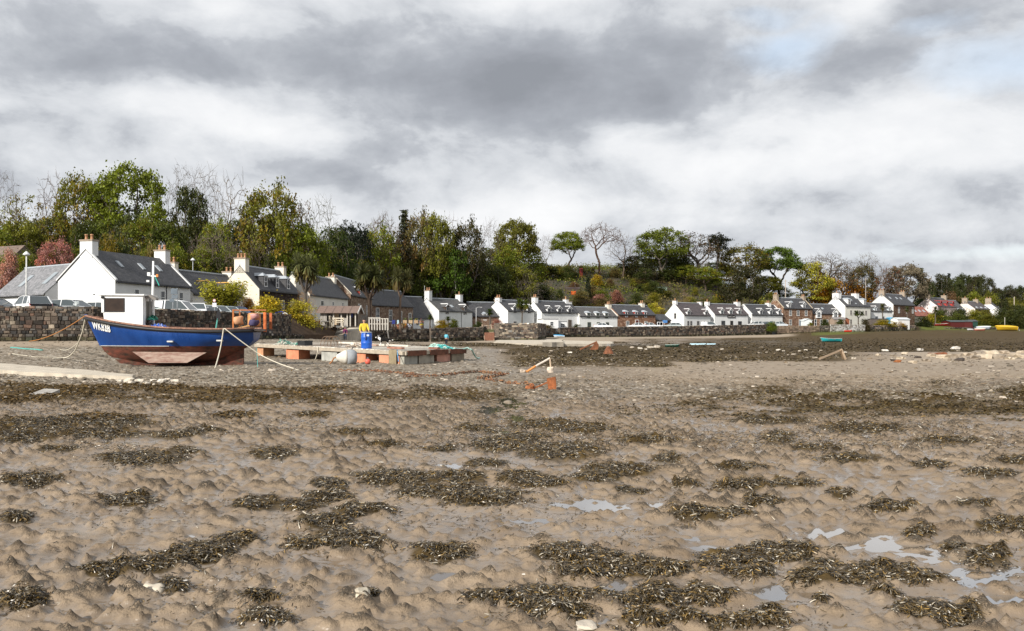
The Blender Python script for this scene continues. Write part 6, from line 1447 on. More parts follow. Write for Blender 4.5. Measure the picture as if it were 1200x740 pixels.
def ball(label, g, r_, col):
    root = thing('buoy', label, 'buoy', g); mb = MB()
    mb.lathe([(.02,0)]+[(r_*math.sin(t), r_*(1-math.cos(t))) for t in np.linspace(.25,2.95,12)]+[(.03,2*r_+.01)], 18, col=col); part('ball', mb, M['vcs'], root, True)
    mb = MB(); mb.lathe([(.05,2*r_),(.05,2*r_+.07),(.02,2*r_+.08)], 8, col=(.1,.1,.12)); part('eye', mb, M['vcs'], root)
ball('small coral pink ball buoy under the front of the pontoon', gp(431,427,-.02), .15, (.70,.13,.09))
# rusty chain snaking over the beach: stuff of links in one object
def chain(label, pts, step=.15, size=.055):
    mb = MB(); k = 0
    for a, b in zip(pts[:-1], pts[1:]):
        a, b = Vector(a), Vector(b); L = (b-a).length; n = max(1, int(L/step)); d = (b-a)/max(L,1e-6)
        for i in range(n):
            p = a.lerp(b, (i+.5)/n)+Vector((rnd.uniform(-.05,.05), rnd.uniform(-.05,.05), 0)); p.z = tzd(p.x,p.y)+.05
            s = d.cross(Vector((0,0,1))).normalized() if k % 2 else Vector((0,0,1))
            ring = [p+d*math.cos(t)*step*.62+s*math.sin(t)*size for t in np.linspace(0,6.283,9)]
            c = rnd.choice([(.22,.10,.05),(.16,.08,.045),(.30,.15,.07),(.12,.075,.05)]); mb.tube(ring, .022, 5, c); k += 1
    tag(part('chain', mb, M['vc']), label, 'chain')
chain('long rusty chain zigzagging over the shingle to the orange anchor', [gp(472,443),gp(515,442),gp(560,437),gp(596,441),gp(560,445),gp(590,450),gp(622,453)])
chain('rusty chain lying straight in front of the pontoon', [gp(398,436),gp(440,436),gp(490,441)])
def anchor_rusty():
    g = gp(633,457.5,0); root = thing('anchor', 'bright rusty orange anchor with a square fluke on the shingle', 'anchor', g); root.scale = (.50,.50,.50)
    mb = MB(); mb.bar((-.42,.05,.10),(.55,.15,.52),.10,.09); part('shank', mb, M['rust'], root)
    mb = MB(); mb.prism([(.48,.12),(.72,.04),(.98,.30),(.92,.82),(.40,.72)], lambda p: (p[0],.08,p[1]), lambda p: (p[0]+.03,.16,p[1])); mb.prism([(.30,.02),(.95,.05),(.98,.30),(.62,.14)], lambda p: (p[0],-.25,p[1]), lambda p: (p[0],.10,p[1])); part('fluke', mb, M['rust'], root, normals=True)
    mb = MB(); mb.rock((-.62,0,.14),.24,.2,.18,random.Random(3)); mb.tube([(-.5+.11*math.cos(t),0,.28+.11*math.sin(t)) for t in np.linspace(0,6.28,10)], .05, 6); part('shackle', mb, M['rust'], root)
anchor_rusty()
def anchor_white():
    g = gp(618,437,0); s = (1800/49)/1000; root = thing('anchor', 'upright anchor with a white flaking shank rising from the mud', 'anchor', g)
    mb = MB(); mb.tube([(0,0,.05),(.40,.05,.30),(.98,.1,.62)], .045, 7, (.62,.55,.47)); part('shank', mb, M['vc'], root)
    mb = MB(); mb.tube([(.98,.1,.60),(1.02,.1,.05)], .035, 6, (.55,.42,.3)); mb.rock((1.0,.1,.10),.13,.12,.16,random.Random(3),(.6,.5,.4)); part('stock', mb, M['vc'], root)
    mb = MB(); mb.tube([(-.20,0,.06),(.0,0,.05),(.36,.05,.28)], .055, 6, (.6,.25,.07)); mb.rock((-.2,0,.06),.14,.12,.09,random.Random(8),(.6,.5,.4)); part('arm', mb, M['vc'], root)
anchor_white()
OLDRUST = m_plain('weathered_rust', (.22,.085,.04), .88, .6, 3, .7)
def anchor_far():
    g = gp(691,410.5,0); root = thing('anchor', 'far rusty anchor with a triangular fluke near the old stone slip', 'anchor', g)
    mb = MB(); mb.bar((-.9,0,.05),(.65,.1,.75),.13,.12); part('shank', mb, OLDRUST, root)
    mb = MB(); mb.prism([(.0,.0),(.75,.05),(.85,.45),(.62,.85),(.35,.45)], lambda p: (p[0],.0,p[1]), lambda p: (p[0],.2,p[1])); part('fluke', mb, OLDRUST, root, normals=True)
    g = gp(713,415,0); root = thing('anchor_block', 'small brown cone-shaped mooring weight right of the far anchor', 'mooring weight', g)
    mb = MB(); mb.lathe([(.42,0),(.36,.15),(.16,.5),(.10,.6)], 10); part('block', mb, OLDRUST, root); mb = MB(); mb.tube([(.1*math.cos(t),0,.66+.1*math.sin(t)) for t in np.linspace(0,6.28,9)], .03, 5); part('eye', mb, M['metal'], root)
anchor_far()
def driftwood():
    g = gp(973,422,0); root = thing('old_anchor', 'old wooden A-shaped anchor frame propped on the weed at right', 'anchor', g)
    mb = MB(); mb.bar((-.7,0,.05),(.75,.1,.62),.10,.10,col=(.30,.22,.15)); part('shank', mb, M['vc'], root); mb = MB(); mb.bar((.70,.1,.66),(.98,.1,.02),.12,.12,col=(.38,.28,.19)); mb.bar((.62,0,.60),(.95,.3,.05),.10,.10,col=(.3,.2,.12)); part('arm', mb, M['vc'], root)
driftwood()
# ------------------------------------------------------------------ slabs and rocks
def slab(name, label, pts, h, cat, seed=1):
    r = random.Random(seed); mb = MB(); n = len(pts)
    top_ = [Vector(p)+Vector((0,0,h)) for p in pts]; bot_ = [Vector(p)+Vector((0,0,-.4)) for p in pts]
    mb.add(top_+bot_, [tuple(range(n)), tuple(range(2*n-1,n-1,-1))]+[(i, n+i, n+(i+1)%n, (i+1)%n) for i in range(n)])
    o = part(name, mb, M['concrete'], None, normals=True); tag(o, label, cat); return o
def edge(pts, r, k=6, amp=.12):
    out = []
    for a, b in zip(pts, pts[1:]+pts[:1]):
        for i in range(k): out.append(Vector(a).lerp(Vector(b), i/k)+Vector((r.uniform(-amp,amp), r.uniform(-amp,amp), 0)))
    return out
r_ = random.Random(2)
fl = lambda px, py: Vector((gx(px,1800/(py-388)), 1800/(py-388), 0))
slab('concrete_slip', 'broken pale concrete slip running in from the left edge', edge([fl(-160,436),fl(0,438.5),fl(90,444),fl(152,447),fl(156,444.5),fl(100,438),fl(0,429.5),fl(-160,426)], r_, 7), .16, 'slipway')
slab('old_slip', 'low old stone slip with dark sides in front of the stone bastion', edge([fl(580,404),fl(632,407),fl(718,406.2),fl(716,402.8),fl(640,401),fl(584,400.5)], r_, 6, .3), .32, 'slipway')
slab('old_slip_end', 'pale square concrete end block of the old stone slip', edge([fl(637,408.5),fl(660,408),fl(659,403.4),fl(640,403)], r_, 3, .2), .62, 'slipway')
def rocks(label, spots, cols, group=None, labels=None, name='rock', cat='stone', flat=.55):
    for i, (px, py, w) in enumerate(spots):
        r = random.Random(px*7+py); g = gp(px, py, 0) if py < 475 else (lambda Y: Vector((gx(px,Y),Y,tzd(gx(px,Y),Y))))(1800/(py-388))
        s = w/1000*g.y/2; mb = MB(); c = r.choice(cols); c = tuple(k*r.uniform(.85,1.15) for k in [1]*0) or c
        mb.rock((0,0,s*flat*.2), s*.85, s*r.uniform(.6,1.0), s*flat*.9, r, c)
        o = part(name, mb, M['vc'], None, px == 182, loc=g, rz=r.uniform(-.5,.5)); tag(o, labels[i] if labels else label, cat, group)
PALE = [(.56,.50,.41),(.50,.44,.36),(.62,.57,.49),(.40,.34,.27)]
rocks(None, [(182,694,26)], [(.60,.53,.42)], labels=['cream rounded stone against a clump of weed at lower left'], flat=.7)
rocks(None, [(430,702,14),(425,711,20)], [(.5,.44,.34)], labels=['small pale stone, upper of two at the bottom near the middle','larger weed-fringed pale stone, lower of two at the bottom'])
rocks(None, [(487,580,9),(688,738,26),(127,458,8),(614,676,5),(418,606,10),(447,545,9)], PALE, labels=['white stone on the weed left of centre','white stone at the bottom edge right of centre','small white stone on the algae left of the boat','tiny white stone beside the long weed clump','pale stone at the tip of the left centre weed','pale yellowish stone in the mud left of centre'], flat=.4)
def flat_slab():
    g = gp(52,463,.02); mb = MB(); mb.prism([(-.30,-.22),(.22,-.26),(.34,.2),(-.16,.28)], lambda p: (p[0],p[1],-.04+.1*p[1]), lambda p: (p[0],p[1],.06+.25*p[1]), (.34,.32,.29)); tag(part('slate_slab', mb, M['vc'], loc=g, normals=True), 'flat grey slab of stone tilted on the algae at left', 'stone')
flat_slab()
rocks('pale broken stone at the end of the concrete slip', [(152,450,14),(163,449,12),(172,451,9),(180,448,10),(190,449,12),(197,446,9),(205,449,11),(140,449,9),(182,452,8),(100,449,7),(215,450,7)], PALE, 'stones at the end of the concrete slip')
rocks(None, [(1078,411,9),(1120,409.5,11),(1037,412,9)], [(.6,.56,.5)], labels=['white boulder in the middle of the stone pile edge at right','square white boulder behind the cream stone pile','white boulder left end of the stone pile at right'])
rocks('cream stone in the stony patch at the right', [(1105,420,16),(1118,419,19),(1133,418,18),(1146,417.5,22),(1160,416,21),(1174,415,17),(1188,418,14),(1128,421.5,14),(1142,421,16),(1085,424,14),(1070,426,11),(1197,420,16),(1056,421,11),(1110,423.5,10),(1170,420.5,18),(1183,421.5,12),(1092,418,12),(1154,420.5,20),(1046,418,9),(1029,417,8),(1060,415,8),(1196,414,10)], [(.46,.38,.28),(.52,.44,.33),(.38,.31,.23),(.28,.23,.175)], 'cream stones at the right', flat=.55)
rocks('rusty brown stone among the cream stones at the right', [(1096,417.5,15),(1106,416,12),(1125,423,12),(1052,425,10),(1075,420,9),(1047,423.5,9)], [(.28,.10,.03),(.20,.07,.03),(.06,.045,.035)], 'rusty stones at the right')
rocks('small pale stone on the dark flats right of centre', [(912,411,6),(918,412,5),(937,412,4),(944,411,5),(962,411.5,4),(846,410,5),(890,414,5),(930,416,5),(990,413.5,5),(1000,421,7),(955,420,6),(750,409,7),(762,408,9),(770,407.6,9),(741,408,6),(757,410,5),(646,412,5),(668,414,6)], PALE, 'small pale stones on the dark flats')
# ------------------------------------------------------------------ cars
CARS = {}
def car_protos():
    spec = { # length, half width, profile of body side (x,z) and of the glass house
     'suv': (4.5,.92,[(0,.45),(.05,.80),(.35,.95),(1.25,1.06),(1.3,1.06),(4.35,1.08),(4.5,.85),(4.48,.42)],[(1.15,1.06),(1.85,1.62),(2.4,1.70),(3.9,1.66),(4.38,1.08)]),
     'estate': (4.5,.88,[(0,.42),(.05,.68),(.4,.82),(1.3,.95),(1.35,.95),(4.3,.98),(4.48,.80),(4.46,.40)],[(1.2,.95),(1.95,1.40),(2.5,1.46),(3.85,1.42),(4.35,.98)]),
     'hatch': (3.9,.84,[(0,.42),(.05,.66),(.35,.82),(1.05,.93),(1.1,.93),(3.75,.98),(3.9,.75),(3.88,.4)],[(.95,.93),(1.65,1.42),(2.2,1.48),(3.2,1.44),(3.78,.98)]),
     'saloon': (4.5,.88,[(0,.42),(.05,.66),(.4,.80),(1.35,.92),(1.4,.92),(3.8,.96),(4.45,.92),(4.5,.70),(4.47,.40)],[(1.25,.92),(2.0,1.38),(2.5,1.43),(3.1,1.40),(3.95,.95)]),
     'van': (4.8,.95,[(0,.45),(.05,.80),(.3,1.0),(.85,1.12),(.9,1.12),(4.75,1.14),(4.8,.9),(4.78,.45)],[(.75,1.12),(1.5,1.80),(2.1,1.92),(4.5,1.92),(4.74,1.14)])}
    for k, (L, W, body, gh) in spec.items():
        d = {}
        mb = MB(); n = len(body); poly = body+[(x, .22) for x in (L-.25, .2)]
        sec = [(-1.0,.0,0),(-1.0,1,0)]
        # rounded body: three rings across the width
        rings = []
        for s, ins, dz in ((-1,.10,-.03),(-1,0,0),(1,0,0),(1,.10,-.03)):
            pass
        def ring(y, sh): return [(min(max(x, sh),L-sh), y, z-(sh*.3 if z > .6 else -sh*.2)) for x, z in poly]
        R_ = [ring(-W, .09), ring(-W+.10, 0), ring(W-.10, 0), ring(W, .09)]; m = len(poly)
        V = [p for r in R_ for p in r]
        F = [tuple(range(m)), tuple(range(4*m-1, 3*m-1, -1))]+[(j*m+i, (j+1)*m+i, (j+1)*m+(i+1)%m, j*m+(i+1)%m) for j in range(3) for i in range(m)]
        mb.add(V, F); d['body'] = mb.mesh('car_body', M['paint'], False, True)
        # glass house
        mb = MB(); tw = W*.74; g = gh
        def gy(z): return W-.06-(W-.06-tw)*(z-g[0][1])/(g[2][1]-g[0][1])
        V = [(x, -gy(z), z) for x, z in g]+[(x, gy(z), z) for x, z in g]; m = len(g)
        mb.add(V, [tuple(range(m)), tuple(range(2*m-1,m-1,-1))]+[(i, m+i, m+(i+1)%m, (i+1)%m) for i in range(m)]); d['window'] = mb.mesh('car_glass', CGL, False, True)
        mb = MB(); roof = g[1:4]
        V = [(x, s*(gy(z)+.012), z+dz) for dz in (.0,.035) for s in (-1,1) for x, z in roof]
        q = len(roof); mb.add(V, [(2*q+i,2*q+i+1,3*q+i+1,3*q+i) for i in range(q-1)]+[(i,i+1,2*q+i+1,2*q+i) for i in range(q-1)]+[(3*q+i,3*q+i+1,q+i+1,q+i) for i in range(q-1)]+[(0,2*q,3*q,q),(q-1,2*q-1,4*q-1,3*q-1)])
        for s in (-1,1):
            P = lambda p: Vector((p[0], s*(gy(p[1])+.01), p[1]))
            mb.bar(P(g[0]), P(g[1]), .07, .05); mb.bar(P(g[4]), P(g[3]), .10, .05)
            xm = (g[2][0]+g[3][0])/2-.25; mb.bar(P((xm,g[0][1])), P((xm,g[2][1]-.01)), .08, .04)
            if k != 'van': mb.bar(P((xm+1.0,g[4][1])), P((xm+.92,g[3][1]-.01)), .08, .04)
            else: mb.obox(((xm+4.6)/2+.1, s*(W-.12), 1.5), ((4.5-xm)/2-.05,0,0), (0,.03,-.02), (0,-s*.08,.36))
        d['roof'] = mb.mesh('car_roof', M['paint'], False, True)
        for nm, x0, col in (('headlight', .06, (.75,.78,.8)),('tail_light', L-.10, (.55,.02,.015))):
            mb = MB(); z = .62 if nm == 'headlight' else .82; mb.box(x0-.05, x0+.07, -.17, .17, z, z+(.13 if nm == 'headlight' else .2), col); d[nm] = mb.mesh(nm, M['vcs'])
        mb = MB(); mb.box(L-.01, L+.02, -.26, .26, .60, .71, (.80,.58,.03)); d['number_plate'] = mb.mesh('number_plate', M['vcs'])
        mb = MB(); mb.lathe([(.19,-.10),(.31,-.10),(.325,-.06),(.325,.06),(.31,.10),(.19,.10)], 20, axis='y'); d['tyre'] = mb.mesh('tyre', M['tyre'], True)
        mb = MB(); mb.lathe([(.05,-.108),(.185,-.102),(.19,.0),(.185,.102),(.05,.108)], 14, axis='y', col=(.5,.5,.52)); d['rim'] = mb.mesh('rim', M['vcs'], True)
        mb = MB(); mb.box(1.45,1.62,-W-.16,-W-.02,1.0,1.13); mb.box(1.45,1.62,W+.02,W+.16,1.0,1.13); d['mirror'] = mb.mesh('mirror', M['paint'])
        CARS[k] = (L, W, d)
CGL = m_plain('car_glass', (.06,.075,.08), .04, .2, 1, .01, spec=1.0)
car_protos()
def car(kind, label, px, Y, rz, col, group=None, z=None, cat='car', name='parked_car', rear=None):
    """px: middle of the car; rz: heading in degrees of the tail-to-nose... nose points to -x before turning"""
    L, W, d = CARS[kind]; x = gx(px, Y); a = R(rz)
    zb = tz(x, Y) if z is None else z
    root = thing(name, label, cat, (x, Y, zb), a, group)
    o = (-L/2, 0, 0)
    b = link('body', d['body'], root, o, color=col); link('window', d['window'], root, o); link('roof', d['roof'], root, o, color=col); link('mirror', d['mirror'], b, (0,0,0), color=col)
    for s in (-1,1):
        link('headlight', d['headlight'], root, (o[0], s*(W-.26), 0)); link('tail_light', d['tail_light'], root, (o[0], s*(W-.22), 0))
        for wx in (.82, L-.85):
            w = link('wheel', d['tyre'], root, (o[0]+wx, s*(W-.12), .33)); link('rim', d['rim'], w)
    link('number_plate', d['number_plate'], b)
    if rear: 
        mb = MB(); mb.box(L-.12+o[0], L+.03+o[0], -W+.12, W-.12, .62, 1.04); part('tailgate', mb, M['paint'], root, color=rear)
    return root
SIL = (.42,.44,.46); WH = (.80,.81,.82); DGR = (.05,.055,.065); ZL = 2.95
car('hatch', 'dark grey car cut off by the left edge of the picture', -4, 70, 180, (.10,.12,.14), z=ZL)
car('suv', 'white estate car with a black tailgate and red tail lights above the sea wall', 36, 70.5, -41, WH, z=ZL, rear=(.02,.02,.022))
car('estate', 'silver estate car right of the white one with the black tailgate', 87, 72, 172, SIL, z=ZL)
car('hatch', 'silver hatchback mostly hidden behind the boat wheelhouse', 122, 80, 185, (.34,.37,.40), z=ZL)
car('hatch', 'pale green-grey car glimpsed right beside the wheelhouse doorway', 181, 78, 100, (.45,.52,.50), z=ZL)
car('van', 'white estate van parked above the sea wall beside the grey road signs', 206, 78, 175, WH, z=ZL-.30, cat='van', name='parked_van')
car('hatch', 'white car with a red light cluster right of the white estate van', 231, 81, 110, WH, z=ZL)
for px, Y, col, lab in ((244,83.5,(.62,.66,.68),'first of the row of parked cars below the small white sign, pale grey'),(256,85.5,(.55,.60,.60),'pale car in the row, just left of the black flag'),(268,87.5,(.40,.46,.48),'grey-green car in the row, right of the black flag'),(279,89.5,(.06,.10,.28),'dark blue car at the right end of the parked row')):
    car('hatch', lab, px, Y, 142, col, 'cars parked in a row above the sea wall', z=ZL-.12)
car('saloon', 'white car with an orange plate in front of the olive-windowed cottage', 707, 198, 175, WH, z=2.2)
car('saloon', 'white saloon in front of the red stone house door', 746, 206, 5, WH, z=2.3)
car('hatch', 'white hatchback at the right end of the red stone house', 763, 209, 175, (.74,.76,.78), z=2.3)
car('estate', 'pale silver estate in front of the small garage', 788, 213, 8, (.52,.58,.58), z=2.35)
car('van', 'white van with its back to the inn', 832, 226, 170, WH, z=2.3, cat='van', name='parked_van')
car('suv', 'white four-wheel-drive parked right of the inn', 885, 236, 8, WH, z=2.7)
car('estate', 'dark blue car before the turquoise door', 900, 240, 178, (.02,.03,.05), z=2.9)
car('hatch', 'silver car right of the turquoise door, half behind the round bush', 915, 243, 172, (.5,.54,.58), z=2.9)
# ------------------------------------------------------------------ people and the dog
def skin_obj(name, chains, mat, parent, color=None, levels=2):
    """one continuous surface grown over a skeleton; chains: lists of (x,y,z,r); the first vertex is the root"""
    vs, es, rs, key = [], [], [], {}
    for ch in chains:
        prev = None
        for x, y, z, r in ch:
            k = (round(x,4), round(y,4), round(z,4))
            if k not in key: key[k] = len(vs); vs.append((x,y,z)); rs.append(r)
            if prev is not None and prev != key[k]: es.append((prev, key[k]))
            prev = key[k]
    me = bpy.data.meshes.new(name); me.from_pydata(vs, es, []); o = bpy.data.objects.new(name, me); COL.objects.link(o)
    m = o.modifiers.new('s', 'SKIN'); m.use_smooth_shade = True
    sv = me.skin_vertices[0].data
    for i, r in enumerate(rs): sv[i].radius = (r, r); sv[i].use_root = (i == 0)
    if levels: q = o.modifiers.new('d', 'SUBSURF'); q.levels = levels; q.render_levels = levels
    dg = bpy.context.evaluated_depsgraph_get(); nm = bpy.data.meshes.new_from_object(o.evaluated_get(dg)); nm.name = name
    bpy.data.objects.remove(o); nm.materials.clear(); nm.materials.append(mat)
    return link(name, nm, parent, color=color)
def person(label, loc, rz, h, top, legs, hair, stride=.0, arms=(.1,.1), pack=None, open_front=None, hood=False, bend=0.0):
    root = thing('person', label, 'person', loc, rz); k = h/1.75
    hp, sh = .92, 1.42
    fx = lambda z: bend*max(0, z-hp)          # forward lean (towards -y)
    P = lambda x, y, z, r: (x*k, (y-fx(z))*k, z*k, r*k)
    spine = [P(0,0,hp,.13), P(0,0,1.12,.125), P(0,0,1.32,.145), P(0,0,1.46,.07), P(0,-.01,1.54,.055), P(0,-.02,1.63,.095), P(0,-.025,1.70,.085)]
    ch = [spine]; sleeves = []; tr = []
    for s, a in ((-1, arms[0]), (1, arms[1])):
        S = P(s*.19,0,1.40,.062); E = P(s*.26,-.02-a*.6,1.13,.045); Wr = P(s*.25,-.10-a*1.5,.90+a*.6,.03)
        palm = P(s*.25,-.13-a*1.8,.83+a*.75,.026)
        ch.append([spine[2], S, E, Wr, palm])
        for f, (dx, ln) in enumerate(((-.030,.068),(-.010,.082),(.010,.078),(.028,.062))):
            b = (palm[0]+dx*k*.6, palm[1]-dx*k*.6, palm[2]); ch.append([palm, (b[0]+dx*k*.4, b[1]-ln*.3*k, b[2]-ln*.55*k, .009*k), (b[0]+dx*k*.4, b[1]-ln*.25*k, b[2]-ln*k, .0075*k)])
        ch.append([palm, (palm[0]-s*.035*k, palm[1]-.03*k, palm[2]-.01*k, .010*k), (palm[0]-s*.045*k, palm[1]-.05*k, palm[2]-.035*k, .008*k)])
        sleeves.append([P(0,0,1.32,.165), (S[0],S[1],S[2],.078*k), (E[0],E[1],E[2],.062*k), (Wr[0],Wr[1],Wr[2],.046*k)])
        st = stride*s
        H = P(s*.10,0,hp-.06,.095); K = P(s*.11,-st*.5-.02,.50,.065); A = P(s*.12,-st+.02,.09,.045); T = P(s*.13,-st-.15,.04,.038)
        ch.append([spine[0], H, K, A, T]); tr.append([P(0,0,hp,.15), (H[0],H[1],H[2],.112*k), (K[0],K[1],K[2],.082*k), (A[0],A[1],A[2]+.03*k,.066*k)])
    skin_obj('body', ch, M['skin'], root)
    # face
    fc = MB()
    for s in (-1,1):
        fc.rock((s*.034*k,(-.125-fx(1.65))*k,1.645*k), .012*k,.01*k,.01*k, random.Random(1), (.03,.02,.02)); fc.rock((s*.088*k,(-.02-fx(1.65))*k,1.635*k), .015*k,.02*k,.03*k, random.Random(1), (.50,.29,.21))
    fc.rock((0,(-.135-fx(1.62))*k,1.615*k), .016*k,.022*k,.022*k, random.Random(2), (.52,.30,.22)); fc.box(-.025*k,.025*k,(-.122-fx(1.6))*k,(-.112-fx(1.6))*k,1.575*k,1.585*k,(.30,.10,.09)); part('face', fc, M['vc'], root, True)
    tor = [P(0,0,hp-.02,.155), P(0,0,1.12,.15), P(0,0,1.32,.165), P(0,0,1.47,.085)]
    skin_obj('jacket', [tor]+sleeves, M['cloth'], root, top)
    skin_obj('trousers', [[P(0,0,hp,.15), P(0,0,hp+.06,.14)]]+tr, M['cloth'], root, legs)
    for s in (-1,1):
        mb = MB(); st = stride*s; mb.rock(P(s*.125,-st-.05,.045,0)[:3], .055*k,.14*k,.05*k, random.Random(5), (.03,.03,.035)); part('shoe', mb, M['vc'], root, True)
    mb = MB(); mb.rock((0,(.005-fx(1.68))*k,1.685*k), .088*k,.092*k,.082*k, random.Random(7), hair); mb.rock((0,(.05-fx(1.6))*k,1.60*k), .08*k,.05*k,.10*k, random.Random(8), hair); part('hair', mb, M['vc'], root, True)
    if open_front:
        mb = MB(); mb.rock((0,(-.135-fx(1.2))*k,1.18*k), .085*k,.045*k,.22*k, random.Random(4), open_front); part('shirt', mb, M['vc'], root, True)
    if pack:
        mb = MB(); mb.rock((0,(.20-fx(1.2))*k,1.20*k), .15*k,.10*k,.24*k, random.Random(6), pack); part('rucksack', mb, M['vc'], root, True)
    return root
def stand(px, py): g = gp(px, py, 0); return g
g = stand(404.5, 398.4); Yp = min(max(g.y, 90), 107); person('person in an open magenta jacket, dark top and jeans standing below the slipway', (gx(404.5,Yp),Yp,tz(gx(404.5,Yp),Yp)), R(8), .0153*Yp*1.02, (.20,.02,.11), (.05,.085,.16), (.10,.04,.02), .04, (.05,.05), None, (.02,.025,.05))
g = stand(523, 404.6); person('person in a pale blue jacket and dark trousers walking below the garden wall', g, R(165), .0146*g.y, (.14,.50,.66), (.012,.014,.025), (.05,.035,.025), .16, (.02,.08))
person('person in a bright yellow jacket standing behind the blue barrel', (gx(426.5,50.5),50.5,.83), R(15), 1.68, (.70,.52,.05), (.02,.02,.025), (.03,.02,.015), .05, (.16,.22), (.012,.012,.015), None, False, .12)
def collie():
    x, Y = gx(450.5, 54), 54.0; root = thing('dog', 'black and white collie standing on the back of the pontoon', 'dog', (x, Y, .84), R(0)); k = .92
    P = lambda x, y, z, r: (x*k, y*k, z*k, r*k)
    body = [P(.22,0,.46,.10), P(0,0,.45,.115), P(-.22,0,.45,.125), P(-.36,0,.53,.075), P(-.45,0,.60,.065), P(-.54,0,.60,.05), P(-.63,0,.575,.03)]
    ch = [body]
    for s in (-1,1):
        ch.append([body[2], P(-.24,s*.075,.36,.055), P(-.235,s*.08,.20,.033), P(-.25,s*.08,.05,.026), P(-.29,s*.08,.03,.028)])
        ch.append([body[0], P(.24,s*.08,.36,.07), P(.18,s*.085,.24,.045), P(.30,s*.085,.14,.026), P(.28,s*.085,.05,.024), P(.24,s*.085,.03,.028)])
        ch.append([body[4], P(-.44,s*.06,.68,.022), P(-.43,s*.07,.72,.010)])
    ch.append([body[0], P(.36,0,.48,.04), P(.50,0,.42,.05), P(.62,0,.40,.025)])
    t = NT('collie_coat'); p = t.obj(); sx = t.n('ShaderNodeSeparateXYZ'); t.put(sx.inputs[0], p)
    n = t.math('MULTIPLY', t.math('SUBTRACT', t.noise(p, 9, 3), .5), .12)
    chest = t.ramp(t.math('ADD', sx.outputs[0], n), -.26, -.22, 1, 0); head = t.ramp(t.math('ADD', sx.outputs[0], n), -.40, -.43, 0, 1); low = t.ramp(t.math('ADD', sx.outputs[2], n), .24, .20, 0, 1); tip = t.ramp(sx.outputs[0], .47, .5, 0, 1); muz = t.ramp(sx.outputs[0], -.49, -.52, 0, 1)
    wm = t.math('MAXIMUM', t.math('MULTIPLY', chest, t.math('SUBTRACT', 1.0, head)), t.math('MAXIMUM', low, t.math('MAXIMUM', tip, muz)))
    skin_obj('body', ch, t.done(t.bsdf(t.mix(wm, (.012,.011,.011), (.72,.70,.66)), .9, None, 0, .1)), root)
    mb = MB(); mb.rock((-.60,0,.58),.02,.02,.018,random.Random(1),(.01,.01,.01)); mb.rock((-.49,-.045,.60),.012,.01,.012,random.Random(1),(.02,.012,.01)); mb.rock((-.49,.045,.60),.012,.01,.012,random.Random(1),(.02,.012,.01)); part('face', mb, M['vcs'], root, True)
collie()
# ------------------------------------------------------------------ small boats
def dinghy(label, px, py, wpx, col, inner=(.5,.5,.48), rz=0, name='rowing_boat', hgt=.16, flip=False, stripe=None, Y=None, cat='boat', tilt=0):
    g = gp(px, py, 0) if Y is None else Vector((gx(px,Y),Y,tz(gx(px,Y),Y))); L = wpx/1000*g.y; W = L*.17; H = L*hgt
    root = thing(name, label, cat, g, R(rz)); root.rotation_euler = (R(180 if flip else 0)+R(tilt), 0, R(rz))
    if flip: root.location.z += H*.95
    n = 14; m = 5; mb = MB(); ins = MB()
    f = lambda t: math.sin(math.pi*min(1, .12+t*.70))**.75 if t > 0 else .03
    def row(t, w, sh): 
        x = -L/2+L*t; b = W*f(t)*w if t > .02 else .01; top_ = H*(1+.28*(1-t)**3); k_ = H*.18*max(0,(.25-t)/.25)**2
        return [(x+(.12*L*(1-j/m) if t < .02 else .0), s*b*(j/m)**.5, k_+sh+(top_-k_-sh)*(j/m)) for s, j in [(-1,j) for j in range(m,0,-1)]+[(1,0)]+[(1,j) for j in range(1,m+1)]]
    for M_, w, sh, fl_ in ((mb,1,0,False),(ins,.93,.03*L*.3,True)):
        V = [p for i in range(n+1) for p in row(i/n, w, sh)]; q = 2*m+1
        F = [(i*q+j, (i+1)*q+j, (i+1)*q+j+1, i*q+j+1) for i in range(n) for j in range(q-1)]
        if fl_: F = [x[::-1] for x in F]
        F.append(tuple(n*q+j for j in range(q))); M_.add(V, F)
    part('hull', mb, M['paint'], root, True, color=col); part('inside', ins, M['paint'], root, True, color=inner)
    gw = MB()
    for s in (-1,1): gw.tube([(-L/2+L*i/n, s*W*(f(i/n) if i else .03), H*(1+.28*(1-i/n)**3)) for i in range(n+1)], .02*max(1,L/3), 5)
    part('gunwale', gw, M['paint'], root, color=stripe or tuple(min(1,c*1.3+.05) for c in col))
    th = MB()
    for t in (.35,.62): x = -L/2+L*t; th.box(x-.10,x+.10,-W*.92*f(t),W*.92*f(t),H*.72,H*.78)
    part('thwart', th, M['wood'], root); return root
dinghy('turquoise rowing boat on the dark flats below the whitewashed wall', 973.5, 401, 25, (.03,.40,.44), (.55,.62,.6), 2, stripe=(.62,.68,.66))
dinghy('dark green dinghy with a pale rim on the shingle below the inn', 788, 407, 17, (.03,.11,.08), (.3,.35,.3), 176, stripe=(.45,.55,.5))
dinghy('pale blue upturned canoe, left of the pair on the sand', 817, 404.3, 20, (.42,.60,.66), (.3,.4,.45), 1, 'canoe', .09, True, cat='canoe')
dinghy('pale blue upturned canoe, right of the pair on the sand', 833, 404, 11, (.42,.60,.68), (.3,.4,.45), 1, 'canoe', .12, True, cat='canoe')
dinghy('small bright red boat at the foot of the whitewashed wall', 994, 390.5, 9, (.62,.04,.02), (.4,.05,.03), 170, 'kayak', .22, cat='boat', Y=236)
dinghy('red hulled dinghy with a white bottom among palms at right', 1103, 381, 16, (.30,.02,.02), (.25,.2,.18), 178, stripe=(.7,.65,.6), Y=283)
